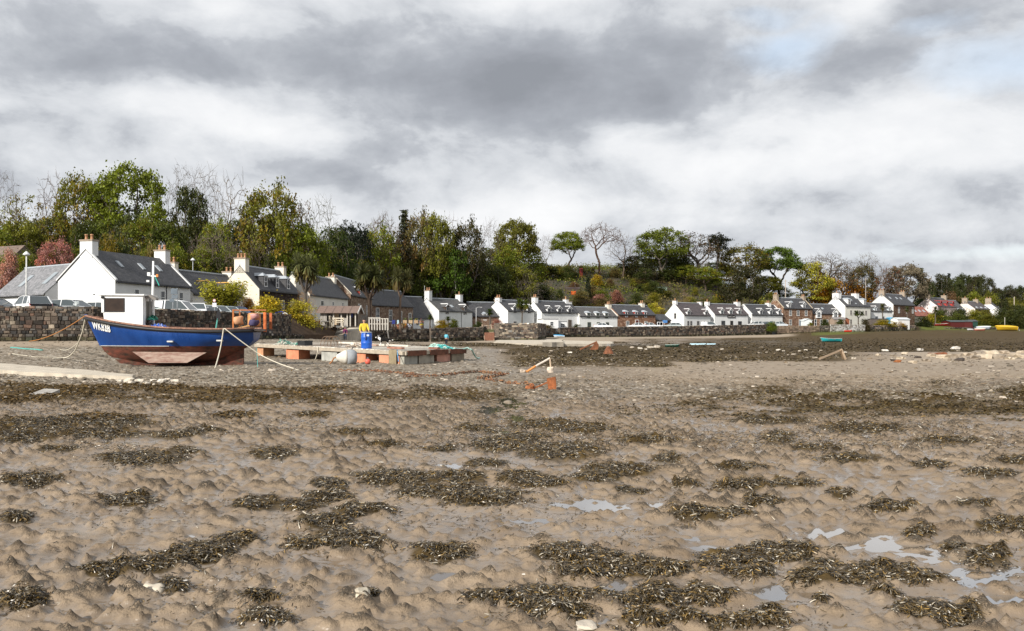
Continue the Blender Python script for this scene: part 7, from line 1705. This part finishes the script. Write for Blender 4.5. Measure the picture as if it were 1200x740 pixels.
def covered_boat(label, px, Y, wpx, col, cov, rz, name='covered_boat', white=False):
    x = gx(px,Y); root = dinghy(label, px, 0, wpx, col, (.4,.4,.4), rz, name, .16, Y=Y); L = wpx/1000*Y
    mb = MB(); n = 12; V = []; W = L*.17; H = L*.16
    f = lambda t: math.sin(math.pi*min(1, .12+t*.70))**.75
    for i in range(n+1):
        t = i/n; top_ = H*(1+.28*(1-t)**3); 
        for j in range(7): a = math.pi*j/6; V.append((-L/2+L*t, -math.cos(a)*W*f(t)*1.02, top_+.005+math.sin(a)*H*.55*math.sin(math.pi*(.08+.86*t))**.6))
    mb.add(V, [(i*7+j, (i+1)*7+j, (i+1)*7+j+1, i*7+j+1) for i in range(n) for j in range(6)]); part('cover', mb, M['cloth'], root, True, color=cov); return root
covered_boat('blue covered dinghy with a white hull end resting against the sea wall', 655, 168, 13, (.62,.68,.75), (.04,.32,.60), 6)
covered_boat('white covered boat beside the red shed', 1152, 284, 17, (.45,.5,.6), (.62,.63,.66), 175)
covered_boat('bright yellow boat with a white outboard at the far right shore', 1179, 276, 25, (.55,.34,.02), (.58,.38,.03), -5)
covered_boat('low white upturned boat on the shore grass left of the red and white one', 1137, 268, 8, (.6,.6,.62), (.66,.68,.7), 3)
covered_boat('low red and white boat on the shore grass in front of the covered boat', 1148, 266, 13, (.55,.20,.15), (.68,.6,.5), 176)
def outboard():
    Y = 276; x = gx(1191.5, Y); root = thing('outboard_motor', 'white outboard motor tipped up on the yellow boat', 'outboard motor', (x,Y,tz(x,Y)+.35)); mb = MB(); mb.rock((0,0,.5),.55,.4,.38,random.Random(2),(.72,.72,.70)); part('cowl', mb, M['vcs'], root, True); mb = MB(); mb.bar((.2,0,.4),(.9,0,-.2),.16,.2,col=(.5,.5,.5)); part('leg', mb, M['vcs'], root)
outboard()
# ------------------------------------------------------------------ sheds and huts
def hut(name, label, px, Y, w, d, h, rise, wall, roofc, rz=0, z=None, ridge_x=True, doors=(), cat='hut', wins=(), mat='paint', over=.2, flat=False):
    x = gx(px,Y); zb = tz(x,Y) if z is None else z; root = thing(name, label, cat, (x,Y,zb), R(rz)); mb = MB()
    if ridge_x: mb.prism([(0,-.5),(d,-.5),(d,h),(d/2,h+rise),(0,h)] if not flat else [(0,-.5),(d,-.5),(d,h),(0,h+rise)], lambda p: (-w/2,p[0],p[1]), lambda p: (w/2,p[0],p[1]))
    else: mb.prism([(-w/2,-.5),(w/2,-.5),(w/2,h),(0,h+rise),(-w/2,h)], lambda p: (p[0],0,p[1]), lambda p: (p[0],d,p[1]))
    part('wall', mb, M[mat], root, color=wall, normals=True)
    q = MB(); t = .07; e = .004
    if flat: q.prism([(-over,h+rise+rise/d*over+e),(d+over,h-rise/d*over+e),(d+over,h-rise/d*over+t),(-over,h+rise+rise/d*over+t)], lambda p: (-w/2-over,p[0],p[1]), lambda p: (w/2+over,p[0],p[1]))
    elif ridge_x:
        s = rise/(d/2)
        for f in (lambda y: y, lambda y: d-y): q.prism([(-over,h-over*s+e),(d/2,h+rise+e),(d/2,h+rise+t),(-over,h-over*s+t)], lambda p, f=f: (-w/2-over,f(p[0]),p[1]), lambda p, f=f: (w/2+over,f(p[0]),p[1]))
    else:
        s = rise/(w/2)
        for f in (-1,1): q.prism([(w/2+over,h-over*s+e),(0,h+rise+e),(0,h+rise+t),(w/2+over,h-over*s+t)], lambda p, f=f: (f*p[0],-over,p[1]), lambda p, f=f: (f*p[0],d+over,p[1]))
    part('roof', q, M['paint'], root, color=roofc, normals=True)
    for xx, ww, hh, col, side in doors:
        dm = MB(); (dm.box(xx-ww/2,xx+ww/2,-.05,.02,-.1,hh) if side == 0 else dm.box(w/2-.02,w/2+.05,xx-ww/2,xx+ww/2,-.1,hh)); part('door', dm, M['paint'], root, color=col)
    for xx, z0, ww, hh in wins: win(root, xx, z0, ww, hh, 0)
    return root
hut('hut', 'white garden hut with a teal double door on its right end', 1059, 258, 5.0, 2.6, 2.6, .5, (.80,.80,.78), (.62,.66,.66), 24, z=2.7, doors=((1.3,2.0,2.3,(.06,.27,.24),1),))
hut('hut', 'small bright blue hut left of the white hut', 1045.5, 262, 2.0, 2.4, 2.2, .7, (.03,.38,.62), (.04,.30,.5), 10, z=3.0, ridge_x=False)
hut('shed', 'dark red boat shed with a low dark roof near the right edge', 1127, 284, 8.0, 5, 1.9, .5, (.085,.014,.012), (.03,.045,.04), 8, z=2.9, doors=((2.2,2.4,2.0,(.10,.02,.018),0),), cat='shed')
hut('shed', 'dark green shed joined to the right of the red boat shed', 1142, 287, 2.4, 3.5, 2.1, .5, (.02,.06,.045), (.04,.05,.05), 8, z=2.9, cat='shed')
hut('garden_shed', 'pale green hut with a window high on the hill gardens', 775, row_y(775,346.5), 4.0, 3, 2.4, .35, (.33,.42,.33), (.40,.50,.44), 5, doors=(), wins=((.9,.9,1.2,.9),), flat=True, cat='shed')
hut('porch_hut', 'white flat-roofed porch extension in front of the cottage by the blue covered dinghy', 645.5, 186, 3.6, 3, 2.6, .1, (.84,.84,.83), (.7,.7,.7), 20, z=1.75, wins=((.2,1.2,.7,.8),), flat=True, cat='porch')
hut('porch_hut', 'low white porch with two small windows beneath the dark canopy', 655, 188.5, 3.8, 2.6, 2.1, .1, (.84,.84,.83), (.75,.75,.75), 20, z=1.75, wins=((-.9,.9,1.3,.8),(.9,.9,.9,.7)), flat=True, cat='porch')
hut('garden_shelter', 'brown roofed garden shelter above the whitewashed wall', 984, 250, 3.6, 2.4, 2.2, .6, (.34,.26,.2), (.22,.20,.19), 12, z=3.0, wins=((.0,.8,1.6,.9),), cat='shelter')
hut('garden_shelter', 'small rusty brown garden shelter right of the grey roofed one', 991.5, 252, 2.2, 2, 2.1, .6, (.28,.10,.05), (.2,.19,.18), 12, z=3.0, ridge_x=False, cat='shelter')
hut('hill_shed', 'small shed with a bright orange roof panel among the hillside bushes', 671, row_y(671,346), 4.4, 3, 2.0, .5, (.09,.065,.05), (.07,.05,.045), 0, doors=((.3,1.6,1.2,(.60,.10,.02),0),), cat='shed')
hut('lean_to', 'long black-roofed garden building behind the yellow hedge', 1033, 262, 7.0, 3, 2.0, .4, (.12,.10,.09), (.03,.03,.035), 8, z=3.1, cat='shed', flat=True)
hut('tent_canopy', 'white canopy right of the tall stone house at the gardens', 947, 246, 2.4, 2, 1.9, .5, (.72,.76,.76), (.75,.8,.8), 10, z=2.9, ridge_x=False, cat='canopy')
def red_box():
    Y = row_y(681,326); x = gx(681,Y); zb = tz(x,Y); root = thing('phone_box', 'tall red box standing on the hillside above the columnar cypress', 'phone box', (x,Y,zb+.5)); mb = MB(); zt = CAMZ+(388-315.5)/1000*Y-zb-.5
    w = .45
    for sx in (-w,w):
        for sy in (-w,w): mb.box(sx-.09,sx+.09,sy-.09,sy+.09,-1,zt)
    for z in (0,zt*.33,zt*.66,zt-.1): mb.box(-w,w,-w-.05,-w+.05,z,z+.12); mb.box(-w,w,w-.05,w+.05,z,z+.12); mb.box(-w-.05,-w+.05,-w,w,z,z+.12); mb.box(w-.05,w+.05,-w,w,z,z+.12)
    part('frame', mb, M['paint'], root, color=(.28,.015,.015)); mb = MB(); mb.box(-w+.02,w-.02,-w+.02,w-.02,0,zt-.1); part('panel', mb, M['paint'], root, color=(.22,.02,.02)); mb = MB(); mb.lathe([(.7,zt),(.66,zt+.1),(.4,zt+.3),(.05,zt+.33)], 12); part('roof', mb, M['paint'], root, color=(.28,.015,.015))
red_box()
# ------------------------------------------------------------------ poles, lamps, signs
def pole(name, label, px, Y, top, r_=.06, col=(.5,.5,.48), cat='pole', lamp=False, arm=None, base=None, cross=False):
    x = gx(px,Y); zb = tz(x,Y) if base is None else base; h = CAMZ+(HORIZ-top)/1000*Y-zb
    root = thing(name, label, cat, (x,Y,zb)); mb = MB(); mb.tube([(0,0,-.3),(0,0,h*.5),(0,0,h)], [r_*1.25,r_,r_*.75], 8, col); part('post', mb, M['vc'], root, True)
    if lamp:
        mb = MB(); mb.lathe([(.06,h),(.16,h+.02),(.30,h+.10),(.28,h+.14),(.10,h+.34),(.03,h+.40)], 14, col=(.72,.73,.72)); part('lamp_head', mb, M['vcs'], root, True)
    if arm: mb = MB(); mb.tube([(0,0,h-.1),(arm*.5,0,h+.15),(arm,0,h+.12)], .035, 6, (.5,.5,.5)); mb.box(min(arm,arm*1.35),max(arm,arm*1.35),-.1,.1,h+.07,h+.16,(.6,.6,.6)); part('lamp_arm', mb, M['vcs'], root)
    if cross: mb = MB(); mb.box(-.6,.6,-.05,.05,h-.5,h-.4,(.2,.16,.12)); part('cross_arm', mb, M['vc'], root)
    return root
pole('street_lamp', 'tall white lamp post with a domed head beside the grey roofed building', 31, 75, 300, .075, (.62,.62,.60), 'street lamp', True, base=2.65)
pole('street_lamp', 'thin lamp post with a small white head behind the skylight cottage', 226, 112, 306, .06, (.40,.42,.42), 'street lamp', True, base=2.65)
pole('street_lamp', 'white lamp post in front of the arched dormers', 558, 176, 361, .06, (.6,.6,.6), 'street lamp', False, .9, base=2.1)
pole('utility_pole', 'wooden utility pole behind the tall stone house chimney', 920.5, 275, 328, .16, (.36,.31,.26), 'utility pole', cross=True)
pole('utility_pole', 'wooden utility pole on the gorse slope above the tall white house', 1014.5, 300, 326, .13, (.32,.28,.24), 'utility pole', cross=True)
pole('utility_pole', 'pale utility pole in the far right trees', 1188.5, 345, 348, .18, (.40,.34,.27), 'utility pole')
pole('utility_pole', 'grey pole on the wooded slope above the white cottage with wooden dormers', 534, 205, 322, .07, (.34,.33,.3), 'utility pole')
pole('aerial_mast', 'thin aerial mast behind the left chimney of the white cottage', 497.5, 196, 335, .05, (.5,.5,.5), 'aerial')
pole('flag_pole', 'slim pale pole beside the yellow boat', 1177.5, 288, 372, .08, (.55,.52,.45), 'pole')
pole('chimney_pipe', 'white flue pipe standing on the hillside garden', 674, row_y(674,341), 332, .18, (.62,.6,.56), 'pipe')
def plate_sign(name, label, px, Y, plates, posts, base=2.65, back=False):
    x = gx(px,Y); root = thing(name, label, 'sign', (x,Y,base))
    for p in posts: mb = MB(); h = CAMZ+(HORIZ-p[1])/1000*Y-base; xx = (p[0]-px)/1000*Y; mb.tube([(xx,0,-.2),(xx,0,h)], .04, 8, (.32,.34,.36)); part('post', mb, M['vc'], root, True)
    for x0, x1, y0, y1, col in plates:
        mb = MB(); f = lambda v: (v-px)/1000*Y; g = lambda v: CAMZ+(HORIZ-v)/1000*Y-base; mb.box(f(x0),f(x1),-.08,-.045,g(y1),g(y0),col); pl = part('plate', mb, M['vcs'], root)
    return root
plate_sign('road_sign', 'pair of grey posts with road signs seen from behind, above the sea wall', 204.5, 73.5, [(200.5,208,338.5,345,(.13,.16,.19)),(201.5,208.5,345.8,350,(.14,.17,.20)),(199,204.5,350.5,354,(.13,.16,.19))], [(202.8,338),(207.8,338)])
def wee_sign():
    r = plate_sign('notice_sign', 'small white notice with a round no-entry style disc above it', 251.5, 82, [(249.2,254,355.2,360,(.78,.75,.75))], [(251.5,351)]); f = 82/1000
    mb = MB(); mb.lathe([(.15,-.06),(.15,-.09)], 18, (0,0,CAMZ+(388-352.4)*f-2.65), axis='y', col=(.60,.25,.24)); d = part('disc', mb, M['vcs'], r); mb = MB(); mb.lathe([(.10,-.091),(.10,-.10)], 18, (0,0,CAMZ+(388-352.4)*f-2.65), axis='y', col=(.8,.78,.76)); part('disc_face', mb, M['vcs'], d)
wee_sign()
def inn_sign():
    A = Vector((gx(837.5,236),236)); B = Vector((gx(876.5,243),243)); th = math.atan2(B.y-A.y,B.x-A.x); c = A.lerp(B,.49); n = Vector((math.sin(th),-math.cos(th)))*.12
    root = thing('inn_sign', 'dark sign board with pale lettering on the front of the white inn', 'sign', (c.x+n.x,c.y+n.y,5.45), th); mb = MB(); mb.box(-1.6,1.6,-.03,.03,0,.62,(.05,.045,.045)); part('board', mb, M['vcs'], root)
    mb = MB(); r = random.Random(3)
    for x0, x1 in ((-1.25,-.15),(.3,1.25)):
        x = x0
        while x < x1: w = r.uniform(.08,.16); mb.box(x, x+w*.55, -.045, -.031, .2, .2+r.uniform(.16,.26), (.55,.53,.5)); x += w
    part('lettering', mb, M['vcs'], root)
inn_sign()
def poster_van():
    plate_sign('display_board', 'white display board with coloured pictures by the garage', 773.5, 210, [(770,777,377.6,384,(.72,.74,.76)),(770.6,773,378,381,(.7,.25,.05)),(773.4,776.4,378,381.5,(.08,.2,.45))], [(770.5,377),(776.5,377)], 2.35)
    plate_sign('inn_banner', 'small blue banner on the garage wall', 779, 214, [(776.5,782,375.5,378.6,(.06,.18,.42))], [(779,375)], 2.35)
poster_van()
# ------------------------------------------------------------------ timber shelter, seats, fence, slipway
def shelter():
    Y = 106; S = Y/1000; x0 = gx(374,Y); zb = CAMZ+(388-379)*S
    root = thing('shelter', 'open timber shelter with a brown tin roof and white barge boards beside the slipway', 'shelter', (x0,Y,zb), R(0)); f = lambda px: (px-374)*S; g = lambda py: CAMZ+(388-py)*S-zb
    eave, rdg = g(365.6), g(358.8); xl, xr = f(375.5), f(417); d = 3.6
    r = random.Random(4)
    def boards(a, b, z0, z1, col):
        mb = MB(); a = Vector(a); b = Vector(b); n = max(1, int((b-a).length/.17))
        for i in range(n):
            p, q = a.lerp(b,(i+.04)/n), a.lerp(b,(i+.96)/n); c = tuple(k*r.uniform(.75,1.2) for k in [1]); mb.bar((p+(q-p)/2)+Vector((0,0,z0)), (p+(q-p)/2)+Vector((0,0,z1)), .03, (q-p).length, (b-a).normalized(), tuple(k*c[0] for k in col))
        part('wall', mb, M['vc'], root)
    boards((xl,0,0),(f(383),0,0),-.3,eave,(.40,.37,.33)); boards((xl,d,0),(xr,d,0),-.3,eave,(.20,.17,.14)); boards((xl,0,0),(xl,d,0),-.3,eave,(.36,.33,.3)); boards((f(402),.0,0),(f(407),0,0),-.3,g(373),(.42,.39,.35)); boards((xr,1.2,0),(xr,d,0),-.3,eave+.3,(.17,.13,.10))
    for px in (391,400,407,410.5,416.5): mb = MB(); mb.box(f(px)-.07,f(px)+.07,-.07,.07,-.4,eave,(.52,.48,.42)); part('post', mb, M['vc'], root)
    mb = MB(); k = d/2; o = .45; s = (rdg-eave)/k
    for ff in (lambda y: y, lambda y: d-y):
        mb.prism([(-o,eave-o*s),(k,rdg),(k,rdg+.05),(-o,eave-o*s+.05)], lambda p: (xl-.5,ff(p[0]),p[1]), lambda p: (xr+.3,ff(p[0]),p[1]), (.19,.13,.105))
    for i in range(6):
        x = xl-.5+(xr-xl+.8)*i/5; mb.bar((x,-o,eave-o*s+.06),(x,k,rdg+.06), .05, .03, (0,0,1), (.12,.085,.07))
    part('roof', mb, M['vc'], root, normals=False)
    mb = MB()
    for ff in (lambda y: y, lambda y: d-y): mb.bar((xr+.33,ff(-o),eave-o*s),(xr+.33,ff(k),rdg+.04), .06, .24, (0,0,1), (.62,.62,.60))
    part('barge_board', mb, M['vc'], root)
    mb = MB(); mb.box(f(391),f(396),.5,.6,-.2,g(366.5),(.55,.42,.28)); part('notice_board', mb, M['vc'], root)
    mb = MB(); mb.box(f(411),f(412.6),.3,.5,g(372),g(367),(.03,.06,.28)); tag(link('blue_coat', mb.mesh('blue_coat', M['vc']), None, root.location), 'blue coat hanging inside the timber shelter', 'coat')
    return zb
ZS = shelter()
def bench(label, px0, px1, Y, ytop, ybot):
    S = Y/1000; x0 = gx(px0,Y); zb = CAMZ+(388-ybot)*S; w = (px1-px0)*S; h = (ybot-ytop)*S; root = thing('bench', label, 'bench', (x0,Y,zb)); C = (.60,.53,.42)
    mb = MB(); mb.box(0,w,-.45,.05,h*.42,h*.42+.07,C); part('seat', mb, M['vc'], root); mb = MB(); mb.box(0,w,.06,.12,h-.16,h,C); mb.box(0,w,.06,.12,h*.6,h*.6+.12,C); part('backrest', mb, M['vc'], root)
    for x in (.06,w-.14):
        for y in (-.42,.04): mb = MB(); mb.box(x,x+.09,y-.02,y+.05,-.1,h*(.42 if y<0 else 1)-.002,C); part('leg', mb, M['vc'], root)
        mb = MB(); mb.box(x,x+.09,-.45,.055,h*.68,h*.68+.06,C); part('armrest', mb, M['vc'], root)
bench('large pale wooden bench in front of the timber shelter', 388.5, 403, 103.5, 372.5, 383)
def stump_table():
    Y = 104; x = gx(382,Y); zb = CAMZ+(388-383)*.104; root = thing('garden_table', 'round pale stone garden table left of the wooden bench', 'table', (x,Y,zb)); mb = MB(); mb.lathe([(.18,-.1),(.15,.4),(.2,.55)], 10, col=(.5,.46,.4)); part('leg', mb, M['vc'], root); mb = MB(); mb.lathe([(.55,.552),(.6,.58),(.58,.66),(.3,.68)], 16, col=(.62,.57,.48)); part('table_top', mb, M['vc'], root)
    root = thing('fence_post', 'short thick wooden post between the stone table and the bench', 'post', (gx(386.4,103.4),103.4,zb)); mb = MB(); mb.tube([(0,0,-.2),(.02,0,.7),(0,0,1.22)], [.13,.12,.11], 8, (.36,.31,.24)); part('shaft', mb, M['vc'], root); mb = MB(); mb.lathe([(.13,1.21),(.13,1.26),(.05,1.31)], 8, col=(.42,.37,.3)); part('cap', mb, M['vc'], root)
stump_table()
def picket():
    Y = 116; S = Y/1000; x0 = gx(432.5,Y); zb = CAMZ+(388-384.5)*S; root = thing('picket_fence', 'white picket fence with a top rail above the ramp wall', 'fence', (x0,Y,zb), R(18)); w = (453.5-432.5)*S/math.cos(R(18)); h = (384.5-372.5)*S; C = (.66,.62,.55)
    mb = MB(); mb.box(0,w,.0,.06,h*.86,h*.94,C); mb.box(0,w,.0,.06,h*.35,h*.43,C); mb.box(-.1,w*.6,-.05,.1,h*.97,h*1.03,C); part('rail', mb, M['vc'], root)
    for i in range(8): mb = MB(); x = w*i/7; mb.box(x-.07,x+.07,-.05,-.002,-.3,h*.95,C); part('picket', mb, M['vc'], root)
    a = thing('fence_post', 'leaning white pole propped against the garden wall right of the picket fence', 'post', (gx(456.5,121),121,.35)); mb = MB(); mb.tube([(0,-.3,-.2),(-.35,.2,1.6),(-.7,.6,3.0)], .09, 8, (.60,.55,.48)); part('shaft', mb, M['vc'], a); mb = MB(); mb.rock((0,-.3,.0),.25,.2,.12,random.Random(3),(.6,.56,.5)); part('foot', mb, M['vc'], a)
    Y = 119; f2 = thing('board_fence', 'grey vertical board fence right of the timber shelter', 'fence', (gx(417,Y),Y,CAMZ+(388-380)*.119)); mb = MB(); r = random.Random(8)
    for i in range(14): x = 2.2*i/14; c = r.uniform(.8,1.15); mb.box(x+.01,x+.15,0,.04,-.4,1.25+r.uniform(-.03,.03),(.30*c,.27*c,.24*c))
    part('boards', mb, M['vc'], f2); mb = MB(); mb.box(0,2.2,.042,.1,.9,1.0,(.28,.25,.22)); part('rail', mb, M['vc'], f2)
picket()
def slipway():
    a, b, c, d = at(369,396.2,106), at(390,396.5,104), at(424,384.2,113), at(396,384.2,117)
    mb = MB(); mb.add([a,b,c,d]+[p-Vector((0,0,1.5)) for p in (a,b,c,d)], [(0,1,2,3),(0,4,5,1),(1,5,6,2),(3,2,6,7),(0,3,7,4)]); tag(part('slipway', mb, M['concrete'], None, normals=True), 'sloping pale stone slipway ramp leading up to the timber shelter', 'slipway')
    # bracken bank left of it
    r = np.random.default_rng(9); n = 5200; t, s = r.random(n), r.random(n)**.9
    P = np.array([np.array(at(342+(392-342)*a_, 391.2-(391.2-372.5)*b_*(1-.45*a_), 96+11*a_+6*b_)) for a_, b_ in zip(t,s)])+r.normal(0,.12,(n,3))
    col = np.array([(.22,.10,.045),(.17,.08,.04),(.26,.14,.06),(.13,.085,.03)])[r.choice(4,n)]*r.uniform(.6,1.3,(n,1)); V,F,C = leafquads(P,.16,col,r); tag(link('bracken', np_mesh('bracken',V,F,M['leaf'],C)), 'dead reddish brown bracken on the bank beside the slipway', 'bracken', kind='stuff')
    mb = MB(); V = [at(341,392,94),at(392,392.5,105),at(396,384.5,110),at(372,378,106),at(342,373,99)]; mb.add(V+[Vector((v.x,v.y,-.3)) for v in V], [(0,1,2,3,4),(0,5,6,1)]); o = part('bank', mb, m_plain('bank_soil', (.075,.045,.025), .95, .4, 2, .5), None); tag(o, kind='structure')
slipway()
rubble_wall('low_wall', 'very low dark wall along the foot of the bracken bank', [(*_p(343,93),.85,1.55),(*_p(372,102.5),.6,1.2)], size=.25, seed=31, light=.9, cope=False)
def steps():
    a = at(573.5,399,138); b = at(570,381,145); root = thing('wooden_steps', 'steep wooden boarded steps leaning between the garden wall and the bastion', 'steps', a); mb = MB(); v = b-a
    for s in (-.75,.75): mb.bar(Vector((s,0,0)), v+Vector((s,0,0)), .10, .25, col=(.42,.31,.22))
    part('stringer', mb, M['vc'], root); mb = MB()
    for i in range(9): p = v*(i+.5)/9; mb.box(-.72,.72,p.y-.13,p.y+.13,p.z,p.z+.05,(.50,.38,.27))
    part('tread', mb, M['vc'], root); mb = MB(); mb.box(-.8,.8,.2,.45,-.2,1.25,(.20,.085,.05)); part('foot_block', mb, M['vc'], root)
steps()
# garden behind the low wall
def planter(label, px, Y, w, py, col, plants):
    x = gx(px,Y); zb = CAMZ+(388-py)*Y/1000; root = thing('planter', label, 'planter', (x,Y,zb)); mb = MB(); h = .55; mb.box(-w/2,w/2,0,.06,0,h,col); mb.box(-w/2,w/2,.54,.6,0,h,col); mb.box(-w/2,-w/2+.06,.061,.539,0,h,col); mb.box(w/2-.06,w/2,.061,.539,0,h,col); part('box', mb, M['vc'], root)
    mb = MB(); mb.box(-w/2+.06,w/2-.06,.062,.538,0,h-.06,(.04,.028,.018)); part('soil', mb, M['vc'], root)
    mb = MB(); r = random.Random(int(px))
    for i in range(26): mb.obox((r.uniform(-w/2+.1,w/2-.1),r.uniform(.1,.5),h+r.uniform(0,.35)), Vector((r.uniform(-1,1),r.uniform(-1,1),r.uniform(-1,1)))*.07, Vector((r.uniform(-1,1),r.uniform(-1,1),r.uniform(-1,1)))*.06, (0.004,.004,.01), r.choice(plants))
    part('plant', mb, M['vc'], root)
GP = [(.06,.09,.015),(.12,.13,.02),(.04,.06,.015)]
planter('pale timber planter, leftmost of three on the garden bank', 474.5, 141, .62, 379.3, (.42,.30,.18), GP); planter('pale timber planter, middle of three on the garden bank', 481, 142.5, .62, 379.3, (.45,.33,.2), GP); planter('pale timber planter, rightmost of three on the garden bank', 487.5, 144, .62, 379.3, (.40,.28,.17), GP+[(.35,.25,.02)])
def pot(label, px, Y, py, col, fl):
    x = gx(px,Y); zb = CAMZ+(388-py)*Y/1000; root = thing('flower_pot', label, 'flower pot', (x,Y,zb)); mb = MB(); mb.lathe([(.16,0),(.22,.3),(.25,.32),(.25,.38),(.2,.385)], 12, col=col); part('pot', mb, M['vc'], root, True); mb = MB(); r = random.Random(int(px*3))
    for i in range(30): mb.obox((r.gauss(0,.16),r.gauss(0,.14),.42+abs(r.gauss(0,.18))), Vector((r.uniform(-1,1),r.uniform(-1,1),r.uniform(-1,1)))*.07, Vector((r.uniform(-1,1),r.uniform(-1,1),r.uniform(-1,1)))*.06, (.004,.004,.01), fl if r.random()<.6 else r.choice(GP))
    part('plant', mb, M['vc'], root)
pot('bright orange and yellow flower pot on the garden wall', 474, 129.6, 384.6, (.55,.25,.1), (.72,.22,.015)); pot('yellow flower pot near the right end of the low garden wall', 494, 132, 384.6, (.3,.2,.14), (.65,.5,.02)); pot('pink flower pot above the yellow one at the wall end', 493.6, 139, 381, (.35,.25,.2), (.55,.2,.18)); pot('terracotta pot with a low red plant on the garden wall left part', 467, 128.7, 385.4, (.45,.2,.1), (.4,.1,.06)); pot('white pot on the low garden wall right of the orange flowers', 480, 130.3, 385.4, (.6,.62,.7), (.5,.5,.6)); pot('cream pot beside the terracotta pot on the garden wall', 470.5, 129.1, 385.3, (.6,.48,.32), (.35,.2,.1))
def chairs():
    for px, col, lab in ((461,(.02,.03,.17),'dark blue folding seat among the garden pots'),(467,(.40,.55,.60),'pale blue and white garden chair right of the dark blue seat')):
        Y = 136; x = gx(px,Y); zb = CAMZ+(388-383)*.136; root = thing('garden_chair', lab, 'chair', (x,Y,zb)); mb = MB(); mb.box(-.26,.26,-.26,.26,.42,.47,col); part('seat', mb, M['vc'], root); mb = MB(); mb.box(-.26,.26,.24,.30,.471,1.05,col); part('backrest', mb, M['vc'], root)
        for sx in (-.22,.22):
            for sy in (-.22,.22): mb = MB(); mb.bar((sx,sy,0),(sx,sy,.419),.04,col=(.3,.3,.3)); part('leg', mb, M['vc'], root)
    Y = 96; zb = 3.40; root = thing('metal_stand', 'bright blue metal stand on top of the right end of the sea wall', 'stand', (gx(328,Y),Y,zb-.7)); mb = MB(); C = (.02,.06,.42)
    mb.add([(-.45,-.3,1.15),(.45,-.3,1.25),(.45,.3,1.25),(-.45,.3,1.15),(-.45,-.3,1.20),(.45,-.3,1.30),(.45,.3,1.30),(-.45,.3,1.20)], [(0,3,2,1),(4,5,6,7),(0,1,5,4),(1,2,6,5),(2,3,7,6),(3,0,4,7)], C); part('top', mb, M['vcs'], root)
    for sx in (-.4,.4):
        for sy in (-.25,.25): mb = MB(); mb.bar((sx,sy,0),(sx,sy,1.16),.07,col=C); part('leg', mb, M['vcs'], root)
    mb = MB(); zb = 3.5; c = Vector((gx(334,91.5),91.5,zb)); mb.tube([c+Vector((.28*math.cos(t),0,.24*math.sin(t)-.02)) for t in np.linspace(0,3.14,9)], .045, 6, (.7,.68,.62)); tag(part('mooring_ring', mb, M['vcs']), 'small white hoop on the sea wall right of the blue stand', 'hoop')
    c = at(104,361.5,64.5); mb = MB(); mb.tube([c+Vector(p) for p in ((-.55,0,.05),(-.1,0,.1),(.1,0,0),(.16,-.05,-.35))], .035, 6, (.55,.68,.66)); mb.rock(c+Vector((-.9,0,.35)),.16,.1,.22,random.Random(2),(.55,.6,.6)); mb.rock(c+Vector((-1.1,0,.1)),.1,.1,.16,random.Random(3),(.08,.1,.1)); tag(part('fishing_gear', mb, M['vcs']), 'pale hose and gear draped over the sea wall by the bow', 'hose')
chairs()
# long fence lines, path on the hill
def hill_path():
    pts = [(930,331),(937,333),(936,338.5),(950,342),(960,346),(966,351),(962,357)]
    mb = MB(); P = []
    for px, py in pts: Y = row_y(px, py); x = gx(px,Y); P.append(Vector((x,Y,tz(x,Y)+.25)))
    for a, b in zip(P[:-1],P[1:]):
        for i in range(6):
            p, q = a.lerp(b,i/6), a.lerp(b,(i+1)/6); p = Vector((p.x,p.y,tz(p.x,p.y)+.5)); q = Vector((q.x,q.y,tz(q.x,q.y)+.5)); mb.bar(p, q+(q-p)*.1, 1.6, .5)
    tag(part('hill_path', mb, m_plain('path_gravel', (.40,.31,.25), .9, .3, 1.5, .3)), kind='structure')
hill_path()
def post_rail(label, px0, px1, Y0, Y1, h=1.1, n=9, name='post_fence', group=None):
    A = Vector((gx(px0,Y0),Y0,0)); B = Vector((gx(px1,Y1),Y1,0)); root = thing(name, label, 'fence', (A.x,A.y,tz(A.x,A.y))); prev = None; rl = MB()
    for i in range(n):
        p = A.lerp(B,i/(n-1)); p.z = tz(p.x,p.y); q = p-root.location; mb = MB(); mb.box(q.x-.08,q.x+.08,q.y-.08,q.y+.08,q.z-.3,q.z+h,(.10,.08,.06)); part('post', mb, M['vc'], root)
        if prev is not None:
            for k in (.5,.9): rl.bar(prev+Vector((0,0,h*k)), q+Vector((0,0,h*k)), .06, .10, col=(.11,.085,.065))
        prev = q
    part('rail', rl, M['vc'], root)
post_rail('dark post and rail fence on the ridge left of the round green tree', 882, 905, 300, 305, 1.5, 8)
